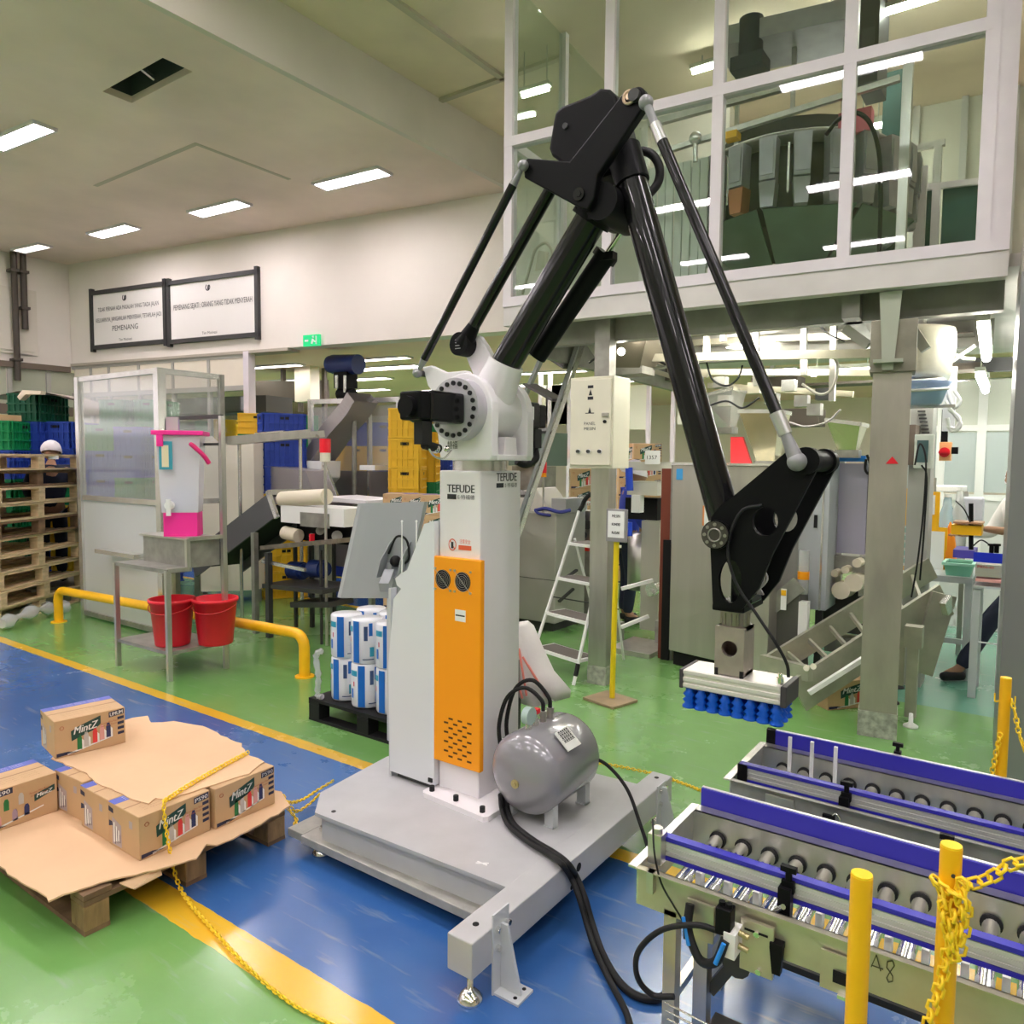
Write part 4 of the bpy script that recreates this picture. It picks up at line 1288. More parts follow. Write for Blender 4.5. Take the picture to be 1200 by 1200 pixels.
# ================================================================== two roller conveyors
def conveyor(name_label, y0, y1, xl, zt, group, near):
    """frame between y0 and y1, starting at xl and running out of the picture on the right"""
    xr = .75
    t = Thing('roller_conveyor', name_label, 'conveyor', ((xl + xr) / 2, (y0 + y1) / 2, 0), group)
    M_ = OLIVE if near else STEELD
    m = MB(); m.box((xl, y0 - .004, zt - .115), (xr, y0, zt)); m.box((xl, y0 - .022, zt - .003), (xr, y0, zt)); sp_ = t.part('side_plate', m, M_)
    m = MB(); m.box((xl, y1, zt - .115), (xr, y1 + .004, zt - .0)); m.box((xl, y1, zt - .003), (xr, y1 + .045, zt)); t.part('side_plate', m, STEEL)
    m = MB(); m.box((xl - .004, y0 - .004, zt - .115), (xl, y1 + .004, zt - .004)); m.box((xl - .022, y0 - .022, zt - .004), (xl + .004, y1 + .04, zt + .002)); t.part('end_plate', m, STEELB)
    # rollers
    n = int((xr - xl - .12) / .083)
    r0 = None
    for k in range(n):
        x = xl + .085 + .083 * k
        if r0 is None:
            m = MB(); m.cyl((0, y0 + .008 - y1, 0), (0, -.008, 0), .0215, 18)
            r0 = link('roller', m, CHROME, (0, 0, 0), t.o)
            m = MB(); m.cyl((0, -.008, 0), (0, -.002, 0), .027, 18); rr = link('roller_bearing', m, RUBBER, (0, 0, 0), r0)
            r0.location = Vector((x, y1, zt - .075)) - Vector(t.off)
        else:
            c = r0.copy(); COL.objects.link(c); c.parent = t.o; c.location = Vector((x, y1, zt - .075)) - Vector(t.off)
            q = rr.copy(); COL.objects.link(q); q.parent = c
    # near guard rail: aluminium extrusion with blue strips
    yr = y0 + .065
    m = MB(); zr = zt - .002 + (.0 if near else -.035)
    zr = zt + .004 if near else zt - .030
    m.box((xl + .01, yr, zr + .010), (xr, yr + .018, zr + .058))
    for k in range(3): m.box((xl + .01, yr - .004, zr + .013 + k * .015), (xr, yr, zr + .023 + k * .015))
    gr = t.part('guard_rail', m, ALU)
    m = MB(); m.box((xl + .01, yr - .006, zr + .056), (xr, yr + .022, zr + .068)); m.box((xl + .01, yr - .006, zr), (xr, yr + .022, zr + .011)); t.split('blue_strip', m, BLUEG, gr)
    m = MB(); m.box((xl + .004, yr - .008, zr), (xl + .014 if near else xl + .04, yr + .024, zr + .066)); t.part('rail_cap', m, BLACKM, gr)
    # far guard plate
    yg = y1 + .05
    zg = zt - .022
    m = MB(); m.box((xl + .005, yg, zg), (xr, yg + .008, zg + .078)); gp_ = t.part('guard_plate', m, BLUEG)
    m = MB(); m.box((xl + .004, yg + .008, zg), (xr, yg + .02, zg + .08)); t.part('plate_backing', m, ALU, gp_)
    if not near:
        m = MB(); m.box((xl - .0, yg - .004, zg - .002), (xl + .035, yg + .02, zg + .08)); t.part('plate_cap', m, BLACKM, gp_)
    for x in ((-.17,) if near else (-.40, .5)):
        m = MB(); m.box((x - .012, yg + .02, zg - .06), (x + .012, yg + .045, zg + .09)); m.cyl((x, yg + .03, zg + .09), (x, yg + .03, zg + .11), .007, 8); m.bar((x - .018, yg + .03, zg + .115), (x + .018, yg + .03, zg + .115), .014, .014)
        t.part('clamp', m, BLACKM, gp_)
    # rail clamp
    xc = at(925, 1040, Y=yr).x if near else at(993, 920, Y=yr).x
    m = MB(); m.box((xc - .02, yr - .035, zr - .085), (xc + .012, yr - .005, zr + .045)); m.cyl((xc, yr - .01, zr + .05), (xc, yr - .01, zr + .085), .009, 8); m.bar((xc - .02, yr - .01, zr + .09), (xc + .02, yr - .01, zr + .09), .016, .014); m.box((xc - .016, yr - .02, zr + .03), (xc + .016, yr + .03, zr + .06))
    m.prism([(xc - .02, zr - .085), (xc + .012, zr - .085), (xc + .008, zr - .15), (xc - .012, zr - .15)], 'y', yr - .095, yr - .075); m.box((xc - .02, yr - .095, zr - .085), (xc + .012, yr - .005, zr - .07))
    cl = t.part('rail_clamp', m, BLACKM)
    m = MB(); m.cyl((xc - .022, yr - .03, zr - .02), (xc + .0, yr - .055, zr + .01), .007, 8); t.part('clamp_lever', m, CHROME, cl)
    # legs
    for x in (xl + .10, xr - .1):
        for y in (y0 - .002, y1 - .035):
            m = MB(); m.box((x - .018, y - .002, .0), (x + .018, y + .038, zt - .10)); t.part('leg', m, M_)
        m = MB(); m.box((x - .012, y0 + .02, .18), (x + .012, y1 - .02, .205)); t.part('cross_bar', m, STEEL)
    return t


ZT_ = .555
t = conveyor('nearer roller conveyor with blue guard strips and olive side plate', 1.887, 2.30, -.885, ZT_, None, True)
# end clamp, plates and valve block on the near side plate
yp = 1.883
m = MB(); m.box((-.85, yp - .02, ZT_ - .06), (-.83, yp, ZT_ + .0)); m.box((-.87, yp + .03, ZT_ + .0), (-.83, yp + .075, ZT_ + .085)); m.cyl((-.85, yp + .05, ZT_ + .085), (-.85, yp + .05, ZT_ + .10), .016, 8)
t.part('end_clamp', m, STEEL)
def pbox(px0, py0, px1, py1, y, d, side_=None):
    a, b_ = at(px0, py0, Y=y), at(px1, py1, Y=y)
    return MB().box((a.x, y, b_.z), (b_.x, y + d, a.z))
m = pbox(805, 1052, 836, 1108, yp - .014, .008); t.part('mounting_plate', m, OLIVE, bevel=.002)
m = pbox(868, 1075, 905, 1150, yp - .02, .012); mp_ = t.part('mounting_plate', m, OLIVE, bevel=.002)
m = MB()
for (a_, b_) in ((887, 1094), (889, 1138)):
    p = at(a_, b_, Y=yp - .02); m.cyl((p.x, yp - .028, p.z), (p.x, yp - .019, p.z), .008, 6)
t.split('bolt', m, CHROME, mp_)
m = MB(); p = at(886, 1093, Y=yp - .021); m.box((p.x - .03, yp - .0215, p.z - .003), (p.x + .03, yp - .0205, p.z + .003)); t.part('slot', m, DARKER, mp_)
m = pbox(962, 1112, 1002, 1172, yp - .012, .006); t.part('mounting_plate', m, OLIVE)
m = pbox(976, 1137, 1000, 1160, yp - .018, .004); t.part('plate_opening', m, DARKER)
m = pbox(981, 1166, 996, 1176, yp - .025, .012); t.part('bolt', m, CHROME)
m = MB(); p = at(849, 1078, Y=yp - .06); m.box((p.x - .02, yp - .075, p.z - .035), (p.x + .02, yp - .035, p.z + .035)); m.cyl((p.x - .009, yp - .055, p.z + .035), (p.x - .009, yp - .055, p.z + .045), .009, 8); m.cyl((p.x + .01, yp - .055, p.z + .035), (p.x + .01, yp - .055, p.z + .045), .009, 8)
vb = t.part('valve_block', m, BLACKM, bevel=.003)
m = MB(); m.box((p.x + .005, yp - .08, p.z - .085), (p.x + .035, yp - .02, p.z - .02)); t.part('manifold', m, PLASTICW, vb)
m = MB()
for k in range(2): m.cyl((p.x + .035, yp - .05, p.z - .025 - k * .035), (p.x + .06, yp - .05, p.z - .03 - k * .035), .008, 8)
t.split('brass_fitting', m, MATS['brass'], vb)
def tubes(lst, r, material, name, par=None):
    m = MB()
    for q in lst: m.tube(smooth_path(q), r)
    return t.part(name, m, material, par)
tubes([[(p.x + .01, yp - .08, p.z - .04), (p.x - .01, yp - .09, p.z - .10), (p.x - .06, yp - .07, p.z - .125), (p.x - .10, yp - .05, p.z - .07), (p.x - .105, yp - .03, p.z - .01)]], .012, RUBBER, 'hose_bundle')
tubes([[(p.x + .012, yp - .095, p.z - .04), (p.x - .005, yp - .105, p.z - .095)], [(p.x - .09, yp - .07, p.z - .10), (p.x - .115, yp - .05, p.z - .04)]], .006, mat('tube_blue', (.02, .25, .75), .4), 'pneumatic_tube')
A_ = [at(845, 1092, Y=yp - .06), at(815, 1084, Y=yp - .07), at(775, 1090, Y=yp - .08), at(748, 1115, Y=yp - .09), at(747, 1145, Y=yp - .08), at(765, 1166, Y=yp - .06), at(790, 1168, Y=yp - .05)]
tubes([A_], .008, RUBBER, 'looped_cable')
tubes([[at(765, 960, Y=1.93), at(767, 1000, Y=1.875), at(775, 1035, Y=1.872), at(790, 1062, Y=1.86), at(800, 1080, Y=1.86), at(802, 1100, Y=1.86)]], .0028, RUBBER, 'sensor_cable')
# handwriting on the side plate
m = MB()
def stroke(pts):
    q = [at(a, b, Y=yp - .002) for a, b in pts]
    for u, v in zip(q[:-1], q[1:]): m.bar(u, v, .002, .002, up=(0, 1, 0))
stroke([(1021, 1133), (1027, 1119), (1032, 1138)]); stroke([(1021, 1131), (1035, 1136)])
stroke([(1043, 1139), (1039, 1134), (1040, 1127), (1046, 1126), (1048, 1132), (1043, 1139), (1039, 1146), (1041, 1151), (1046, 1150), (1046, 1144), (1043, 1139)])
t.part('handwriting', m, mat('pencil', (.08, .08, .04), .7))
# small blocks between rollers
m = MB()
for k in range(12): m.box((-.885 + .085 + .083 * k + .033, 2.02, ZT_ - .09), (-.885 + .085 + .083 * k + .05, 2.05, ZT_ - .045))
t.split('product_stop', m, PLASTICW)
# motor, chain tray and braces below
m = MB(); m.box((-.72, 2.02, .04), (.5, 2.09, .06)); m.box((-.75, 2.2, .20), (.3, 2.23, .22)); t.part('tray_and_dark_box', m, DARK)
m = MB()
for k in range(4): m.cyl((-.78, 1.88 - .01 * k, .12 + .03 * k), (.4, 1.80 - .01 * k, .12 + .03 * k), .003, 6)
t.part('tray_wire', m, STEELB)
m = MB(); m.bar((-.58, 2.0, .40), (-.70, 2.0, .20), .05, .03); m.cyl((-.62, 1.95, .33), (-.62, 2.12, .33), .04, 12); t.part('drive_motor', m, DARK)
m = MB(); m.box((-.74, 1.95, 0), (-.70, 1.99, .44)); t.part('inner_post', m, STEEL)

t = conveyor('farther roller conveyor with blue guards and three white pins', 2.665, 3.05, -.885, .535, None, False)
m = MB()
for px in (926, 952, 980):
    p = at(px, 866, Y=2.93); m.box((p.x - .006, 2.924, .46), (p.x + .006, 2.936, .64))
t.split('white_pin', m, PLASTICW)
m = MB(); a = at(917, 941, Y=2.655); m.box((a.x - .06, 2.652, a.z - .02), (a.x + .04, 2.661, a.z + .02)); t.part('mounting_plate', m, STEEL, bevel=.002)
m = MB(); a = at(972, 958, Y=2.64); m.cyl((a.x, 2.63, a.z - .03), (a.x, 2.63, a.z), .008, 8); m.bar((a.x - .02, 2.63, a.z + .006), (a.x + .02, 2.63, a.z + .006), .014, .014); t.part('clamp_knob', m, BLACKM)
m = MB(); m.tube(smooth_path([(a.x + .005, 2.635, a.z), (a.x + .02, 2.635, a.z + .02), (a.x + .035, 2.635, a.z), (a.x + .02, 2.635, a.z - .03)]), .004); t.part('clamp_lever', m, CHROME)

# ================================================================== yellow posts and chains
def ypost(x, y, top, label, r=.019, hole=None):
    t = Thing('barrier_post', label, 'post', (x, y, 0), 'yellow barrier posts')
    m = MB(); m.cyl((x, y, .012), (x, y, top), r, 20); t.part('pole', m, YELLOW)
    m = MB(); m.cyl((x, y, top), (x, y, top + .004), r * .96, 20); t.part('cap', m, YPLAS)
    m = MB(); m.box((x - .075, y - .075, 0), (x + .075, y + .075, .012)); t.part('base_plate', m, YELLOW)
    return t


pA = at(1010, 1026, Y=1.44); pB = at(1115, 992, Y=1.60); pC = at(1179, 795, Y=3.3)
ypost(pA.x, pA.y, pA.z, 'bare yellow barrier post in front of the near conveyor')
tb = ypost(pB.x, pB.y, pB.z, 'yellow barrier post with chain bundled round it')
c = at(1117, 1027, Y=1.58); m = MB(); m.cyl((c.x, c.y - .001, c.z), (c.x, c.y + .004, c.z), .0035, 8); tb.part('screw', m, DARK)
tc_ = ypost(pC.x, pC.y, pC.z, 'yellow barrier post behind the far conveyor by the grey pillar')
m = MB()
for s_ in (-1, 1): m.tube(smooth_path([(pC.x + s_ * .016, pC.y - .01, pC.z - .085), (pC.x + s_ * .03, pC.y - .01, pC.z - .09), (pC.x + s_ * .032, pC.y - .01, pC.z - .06)]), .003, 6)
tc_.split('hook', m, YPLAS)


def chain(paths, label, L=.024, r=.0030, w=.0075, loc=None):
    m = MB()
    k = 0
    for path in paths:
        pts = smooth_path(path, 14)
        d = [0]
        for a, b_ in zip(pts[:-1], pts[1:]): d.append(d[-1] + (b_ - a).length)
        s_ = 0
        i = 0
        while s_ < d[-1]:
            while i < len(d) - 2 and d[i + 1] < s_: i += 1
            f = (s_ - d[i]) / max(d[i + 1] - d[i], 1e-6)
            p = pts[i].lerp(pts[i + 1], f); dr = (pts[i + 1] - pts[i]).normalized()
            a = Vector((0, 0, 1)) if abs(dr.z) < .9 else Vector((1, 0, 0))
            sd = dr.cross(a).normalized(); u2 = sd.cross(dr)
            q = sd if k % 2 else u2
            q = (q + (u2 if k % 2 else sd) * .35).normalized()
            h = L * .5
            m.tube([p + dr * h * .95, p + dr * h * .6 + q * w, p - dr * h * .6 + q * w, p - dr * h * .95, p - dr * h * .6 - q * w, p + dr * h * .6 - q * w], r, 5, close=True)
            s_ += L * .72
            k += 1
    return solo('plastic_chain', m, YPLAS, label, 'chain', loc=loc)


zs = .352
chain([[at(290, 882, Z=zs), at(262, 897, Z=zs), at(228, 916, Z=zs), at(200, 934, Z=zs), at(192, 944, X=-2.715), at(197, 985, X=-2.70), at(207, 1030, X=-2.69), at(222, 1058, Z=.02), at(250, 1090, Z=.01), at(285, 1128, Z=.01), at(320, 1160, Z=.01), at(355, 1184, Z=.01), at(395, 1203, Z=.01)]],
      'yellow plastic chain lying over the cardboard and down onto the floor stripe')
chain([[at(322, 930, Z=.14), at(333, 940, Z=.10), at(352, 938, Z=.05), at(372, 926, Z=.04), at(392, 914, Z=.05)], [at(330, 930, Z=.13), at(345, 950, Z=.04), at(360, 944, Z=.03), at(375, 930, Z=.04)], [at(338, 948, Z=.05), at(347, 960, Z=.02), at(344, 968, Z=.02)]],
      'tangled yellow plastic chain between the pallet and the robot base')
chain([[at(688, 892, Z=.10), at(730, 899, Z=.12), at(770, 908, Z=.14), at(800, 918, Z=.16), at(823, 927, Z=.2)]], 'yellow plastic chain stretched behind the robot base and tank')
q = pB
hk = at(1097, 1033, Y=1.585)
chain([[at(1200, 1003, Y=1.60) + Vector((.08, 0, .03)), at(1188, 1012, Y=1.6), at(1165, 1026, Y=1.6), at(1142, 1035, Y=1.59), at(1128, 1034, Y=1.575)],
       [at(1128, 1036, Y=1.57), at(1130, 1060, Y=1.57), at(1122, 1085, Y=1.57), at(1112, 1105, Y=1.57), at(1108, 1130, Y=1.57), at(1100, 1160, Y=1.57), at(1090, 1190, Y=1.57), at(1085, 1215, Y=1.57)],
       [at(1127, 1040, Y=1.575), at(1118, 1070, Y=1.565), at(1114, 1100, Y=1.565), at(1122, 1120, Y=1.57), at(1130, 1090, Y=1.575), at(1133, 1060, Y=1.58)],
       [hk, at(1102, 1044, Y=1.575), at(1108, 1065, Y=1.57), at(1112, 1090, Y=1.565), at(1116, 1115, Y=1.565), at(1118, 1130, Y=1.565)],
       [at(1098, 1032, Y=1.58), at(1104, 1040, Y=1.57), at(1124, 1052, Y=1.56), at(1126, 1080, Y=1.565), at(1120, 1105, Y=1.565), at(1110, 1085, Y=1.565), at(1106, 1060, Y=1.57)]],
      'yellow plastic chain bundled on the front post and rising to the right edge', L=.026, r=.0034, w=.009)
chain([[at(1186, 822, Y=3.28), at(1190, 838, Y=3.26), at(1195, 862, Y=3.24), at(1203, 885, Y=3.22)], [at(1172, 862, Y=3.28), at(1168, 880, Y=3.28), at(1163, 905, Y=3.28), at(1161, 920, Y=3.3)]], 'yellow plastic chain hanging from the far post beside the grey pillar')

# ================================================================== pallet of cartons
def make_pallet(label, mw, L=1.2, D=.86, h=.15, nb=6, group=None):
    t = Thing('wooden_pallet', label, 'pallet', (0, 0, 0), group)
    bz = h - .045
    for i in range(3):
        for j in range(3):
            x = -L / 2 + .05 + i * (L - .1) / 2; y = -D / 2 + .045 + j * (D - .09) / 2
            m = MB(); m.cbox((x, y, bz / 2 + .008), (.10, .09, bz - .016)); t.part('block', m, mw, bevel=.004)
    for j in range(3):
        y = -D / 2 + .045 + j * (D - .09) / 2
        m = MB(); m.cbox((0, y, .009), (L, .09, .017)); t.part('bottom_plank', m, mw)
    for i in range(3):
        x = -L / 2 + .05 + i * (L - .1) / 2
        m = MB(); m.cbox((x, 0, h - .034), (.10, D, .018)); t.part('cross_plank', m, mw)
    for k in range(nb):
        y = -D / 2 + .05 + k * (D - .1) / (nb - 1)
        m = MB(); m.cbox((random.uniform(-.004, .004), y, h - .013), (L, .10, .02)); t.part('top_plank', m, mw)
    return t


pl = make_pallet('wooden pallet under the open cartons at the lower left', WOODD, 1.05, .86, .152)
pl.o.location = (-3.215, 1.625, 0)
WOODB = mat('pallet_block_oak', (.33, .20, .09), .75, 0, .3, 25, .3, stretch=(1, 1, .3))
for ch in pl.o.children:
    if ch.name.startswith('block'): ch.data.materials[0] = WOODB


def sheet(name, pts, z, th, label, bend=None):
    """torn cardboard sheet: outline points (x, y), slightly wavy"""
    import bmesh
    m = plate([pts], 'z', z, z + th)
    return solo(name, m, CARDS, label, 'cardboard')


def torn(pts, amp=.008, seg=.03):
    out = []
    rnd = random.Random(3)
    for a, b_ in zip(pts, pts[1:] + pts[:1]):
        a, b_ = Vector(a), Vector(b_)
        n = max(1, int((b_ - a).length / seg))
        for k in range(n):
            p = a.lerp(b_, k / n)
            out.append((p.x + rnd.uniform(-amp, amp), p.y + rnd.uniform(-amp, amp)))
    return out


def G2(px, py, z): p = at(px, py, Z=z); return (p.x, p.y)
zc = .156
low = [G2(-70, 975, zc), G2(0, 1018, zc), G2(30, 1038, zc), G2(58, 1057, zc), G2(72, 1050, zc), G2(130, 1032, zc), G2(150, 1029, zc), G2(232, 1007, zc), G2(243, 990, zc), G2(254, 993, zc), G2(290, 975, zc), G2(325, 955, zc), G2(340, 945, zc), (-2.80, 2.12), (-3.7, 2.08), (-4.0, 1.3)]
sheet('cardboard_sheet', torn(low, .006), zc, .006, 'torn cardboard layer sheet lying on the wooden pallet under the cartons')
m = MB()
f_ = [at(140, 1034, Z=zc), at(188, 1018, Z=zc - .004), at(190, 1024, Z=zc - .02), at(158, 1041, Z=zc - .03), at(146, 1038, Z=zc - .03)]
m.add(f_ + [p - Vector((0, 0, .005)) for p in f_], [(0, 1, 2, 3, 4), (9, 8, 7, 6, 5)] + [(i, (i + 1) % 5, (i + 1) % 5 + 5, i + 5) for i in range(5)])
solo('cardboard_flap', m, CARDS, 'small torn cardboard flap hanging off the pallet corner', 'cardboard')

CW, CL, CH = .232, .296, .172


def make_carton(code, label, alt=False):
    """local: long print face on +x (length along y), end face on -y; bottom at z = 0"""
    t = Thing('carton', label, 'carton', (0, 0, 0), 'open stock cartons on the pallet')
    m = MB(); m.box((-CW / 2, -CL / 2, 0), (CW / 2, CL / 2, CH)); body = t.part('body', m, CARD, bevel=.003)
    x = CW / 2
    def face(m, pts):      # pts in (u along +y from -CL/2, z)
        m.add([(x + .0012, -CL / 2 + u, z) for u, z in pts], [tuple(range(len(pts)))])
    m = MB()
    if alt: face(m, [(.205, .075), (.285, .100), (.285, .125), (.205, .105)])
    else: face(m, [(.066, .112), (.10, .130), (.19, .158), (.19, .118), (.165, .098), (.10, .078), (.068, .066)])
    rb_ = t.part('logo_ribbon', m, mat('ribbon_green', (.01, .06, .05), .5), body)
    m = MB(); text(m, 'MintZ', (x + .0022, -CL / 2 + (.245 if alt else .128), .101 if alt else .117), (0, 1, .12), (0, 0, 1), .016 if alt else .034, .06 if alt else .096, shear=.2, bold=.001); t.part('logo_lettering', m, PAPER, body)
    m = MB()
    cols = ((.10, 'bottle_green', (.02, .2, .06)), (.128, 'bottle_silver', (.55, .52, .5)), (.165, 'bottle_red', (.75, .05, .05)), (.195, 'bottle_rose', (.7, .35, .33)), (.222, 'bottle_navy', (.02, .03, .12)))
    if alt:
        cols = ((.10, 'bottle_green', (.02, .2, .06)), (.155, 'bottle_silver', (.55, .52, .5)), (.07, 'bottle_rose', (.7, .35, .33)), (.13, 'bottle_lilac', (.4, .3, .4)), (.175, 'bottle_navy', (.02, .03, .12)))
    for u, nm, c in cols:
        m = MB(); zb = ((.075 if nm in ('bottle_green', 'bottle_silver') else .018) + (u - .10) * .15) if alt else .020 + (u - .10) * .22
        s_ = .8 if alt else 1.15
        face(m, [(u - .010, zb), (u + .010, zb), (u + .010, zb + .045 * s_), (u + .005, zb + .06 * s_), (u - .005, zb + .06 * s_), (u - .010, zb + .045 * s_)])
        t.part('bottle_print', m, mat(nm, c, .6), body)
    m = MB()
    for u, _, _ in cols:
        if alt: continue
        zb = .018 + (u - .10) * .22
        face(m, [(u + .0095, zb), (u + .018, zb), (u + .018, zb + .04), (u + .0095, zb + .05)])
    face(m, [(.05, .006), (.24, .045), (.24, .050), (.05, .014)]); t.part('white_print', m, PAPER, body)
    m = MB(); face(m, [(.045, .138), (.125, .143), (.125, .168), (.045, .163)] if alt else [(.225, .138), (.290, .144), (.290, .169), (.225, .163)])
    for k in range(0 if alt else 4): face(m, [(.262, .048 + k * .024), (.290, .050 + k * .024), (.290, .063 + k * .024), (.262, .061 + k * .024)])
    face(m, [(.006, .006), (.10, .012), (.05, .022), (.006, .022)])
    cl_ = t.part('code_label', m, INK, body)
    m = MB(); text(m, code, (x + .0022, -CL / 2 + (.085 if alt else .2575), .153), (0, 1, .08), (0, 0, 1), .017, .06 if alt else .055, bold=.0005); t.part('code_lettering', m, PAPER, body)
    m = MB(); text(m, 'Permen Mint Rasa', (x + .0015, -CL / 2 + .225, .118), (0, 1, .08), (0, 0, 1), .009, .075); text(m, 'Asli dan Segar', (x + .0015, -CL / 2 + .225, .104), (0, 1, .08), (0, 0, 1), .009, .07)
    m.ring((x + .001, -CL / 2 + .03, .135), (0, 1, 0), (0, 0, 1), .008, .0012); t.part('red_print', m, mat('print_red', (.45, .12, .05), .7), body)
    # end face (-y)
    y = -CL / 2 - .0012
    m = MB()
    for k, u in enumerate((.045, .062, .079)):
        m.add([(-CW / 2 + u + q, y, z) for q, z in ((-.006, .02 + k * .006), (.006, .02 + k * .006), (.004, .10 - k * .012), (-.004, .10 - k * .012))], [(0, 1, 2, 3)])
    t.part('bottle_print', m, PAPER, body)
    m = MB()
    for k, u in enumerate((.053, .070, .088)):
        m.add([(-CW / 2 + u + q, y, z) for q, z in ((-.002, .015 + k * .006), (.003, .015 + k * .006), (.002, .085 - k * .012), (-.002, .085 - k * .012))], [(0, 1, 2, 3)])
    m.add([(-CW / 2 + u, y, z) for u, z in ((.004, .138), (.04, .134), (.04, .152), (.004, .158))], [(0, 1, 2, 3)]); m.add([(-CW / 2 + u, y, z) for u, z in ((.004, .075), (.035, .085), (.03, .10), (.006, .10))], [(0, 1, 2, 3)])
    t.part('end_label', m, INK, body)
    m = MB(); m.add([(-CW / 2 + u, y, z) for u, z in ((.16, .11), (.185, .11), (.185, .14), (.16, .14))], [(0, 1, 2, 3)])
    m.add([(-CW / 2 + u, y + .0002, z) for u, z in ((.03, .01), (.10, .01), (.10, .10), (.03, .12))], [(0, 1, 2, 3)]); t.part('grey_print', m, mat('grey_lilac_print', (.45, .38, .40), .7), body)
    # blue band along the -x top edge, faint top lettering
    m = MB(); m.box((-CW / 2 + .0, -CL / 2, CH), (-CW / 2 + .05, CL / 2, CH + .0008)); bb = t.part('blue_band', m, mat('band_blue', (.10, .13, .50), .6), body)
    m = MB()
    for k in range(3): text(m, 'permen mint segar', (-CW / 2 + .012 + k * .013, 0, CH + .0014), (0, 1, 0), (-1, 0, 0), .006, .2)
    t.part('band_lettering', m, PAPER, body)
    m = MB(); m.box((-.003, -CL / 2 + .002, CH), (.003, CL / 2 - .002, CH + .0006)); t.part('flap_seam', m, mat('seam_brown', (.35, .2, .1), .8), body)
    m = MB()
    for k in range(3): text(m, 'isi 24 pak jangan dibanting', (.03 + k * .02, 0, CH + .0008), (0, 1, 0), (-1, 0, 0), .006, .2)
    t.part('top_lettering', m, MATS['seam_brown'], body)
    return t


zc2 = zc + .0065
c1_ = make_carton('PS90', 'carton at the near corner of the pallet, chain hanging over its logo')
c1_.o.location = (-2.735 - CW / 2, 1.422 + CL / 2, zc2)
cum = make_carton('UMUM', 'single carton standing on top of the upper cardboard sheet')
dup(c1_.o, (-2.725 - CW / 2, 1.733 + CL / 2, zc2), .01, 'carton at the far right corner of the pallet, beside the tangled chain')
dup(c1_.o, (-2.735 - CW * 1.5 - .008, 1.426 + CL / 2, zc2), 0, 'middle carton of the three showing their narrow end, left of the corner one')
dup(c1_.o, (-3.225 - CW / 2 - .01, 1.44 + CL / 2, zc2), .04, 'carton of the near row standing apart by a dark gap, beside the leftmost carton')
dup(c1_.o, (-2.965 - CW / 2, 1.733 + CL / 2, zc2), 0, 'carton hidden behind the far right corner carton under the sheet')
dup(c1_.o, (-3.21 - CW / 2, 1.75 + CL / 2, zc2), 0, 'carton hidden at the back of the pallet under the sheet')
cl2 = make_carton('PS90', 'carton cut by the left edge of the picture, its top and blue band showing', alt=True)
cl2.o.location = (-3.425 - CW / 2, 1.133 + CL / 2, zc2)
zt_ = zc2 + CH + .001
up_ = [G2(60, 890, zt_), G2(100, 862, zt_), G2(155, 842, zt_), G2(172, 840, zt_), G2(176, 848, zt_), G2(205, 846, zt_), G2(238, 852, zt_), G2(270, 868, zt_), G2(283, 872, zt_), G2(287, 884, zt_), G2(310, 893, zt_), G2(290, 908, zt_), G2(240, 924, zt_), G2(196, 939, zt_), G2(182, 936, zt_), G2(174, 943, zt_), G2(155, 938, zt_), G2(130, 925, zt_), G2(112, 918, zt_), G2(102, 907, zt_), G2(85, 900, zt_)]
sheet('cardboard_sheet', torn(up_, .005, .04), zt_, .005, 'wide torn cardboard sheet covering the tops of the cartons')
a, b_ = at(65, 890, Z=zt_ + .006), at(147, 870, Z=zt_ + .006)
ang = math.atan2(b_.y - a.y, b_.x - a.x) - PI / 2
ctr = (a + b_) / 2 + Vector((-math.cos(ang), -math.sin(ang), 0)) * (CW / 2)
cum.o.location = (ctr.x, ctr.y, zt_ + .006)
cum.o.rotation_euler = (0, 0, ang)
# ================================================================== left side of the hall
# yellow guard rail
a, b_ = at(69, 729, Z=0), at(357, 793, Z=0)
t = Thing('guard_rail', 'low yellow tube guard rail in front of the trolley and the acrylic screen', 'rail', tuple((a + b_) / 2))
d = (b_ - a).normalized(); h = .335
m = MB(); m.tube([a, a + Vector((0, 0, h - .10))] + [a + d * (.10 - .10 * math.cos(q)) + Vector((0, 0, h - .10 + .10 * math.sin(q))) for q in (.4, .8, 1.2, 1.57)] +
       [b_ - d * (.10 - .10 * math.cos(q)) + Vector((0, 0, h - .10 + .10 * math.sin(q))) for q in (1.57, 1.2, .8, .4)] + [b_ + Vector((0, 0, h - .10)), b_], .042, 14)
t.part('bent_tube', m, YELLOW)
m = MB()
for p in (a, b_): m.cyl(p, p + Vector((0, 0, .01)), .075, 14)
t.split('floor_plate', m, YELLOW)

# stainless trolley with step up shelf
FR, FL, RR = at(199, 798, Z=0), at(139, 780, Z=0), at(265, 783, Z=0)
u = (FR - FL).normalized(); v = (RR - FR).normalized(); RL = FL + (RR - FR)
t = Thing('steel_trolley', 'stainless stepped trolley with tall rear posts carrying drinks dispenser and buckets', 'trolley', tuple((FR + FL + RR + RL) / 4))
def P3(i, j, z): return FL + (FR - FL) * i + (RR - FR) * j + Vector((0, 0, z))
H1, H2, HS = .845, 1.075, .20
for nm, i, j, z in (('leg', 0, 0, H1), ('leg', 1, 0, H1), ('leg', 1, 1, 2.035), ('leg', 0, 1, 1.9)):
    m = MB(); m.bar(P3(i, j, 0), P3(i, j, z), .035, .035, up=v); t.part(nm, m, STEEL)
def slab(m, i0, j0, i1, j1, z, th):
    m.quadslab([P3(i0, j0, z), P3(i1, j0, z), P3(i1, j1, z), P3(i0, j1, z)], th); return m
t.part('shelf', slab(MB(), -.02, -.02, 1.02, 1.02, HS, .025), STEELD)
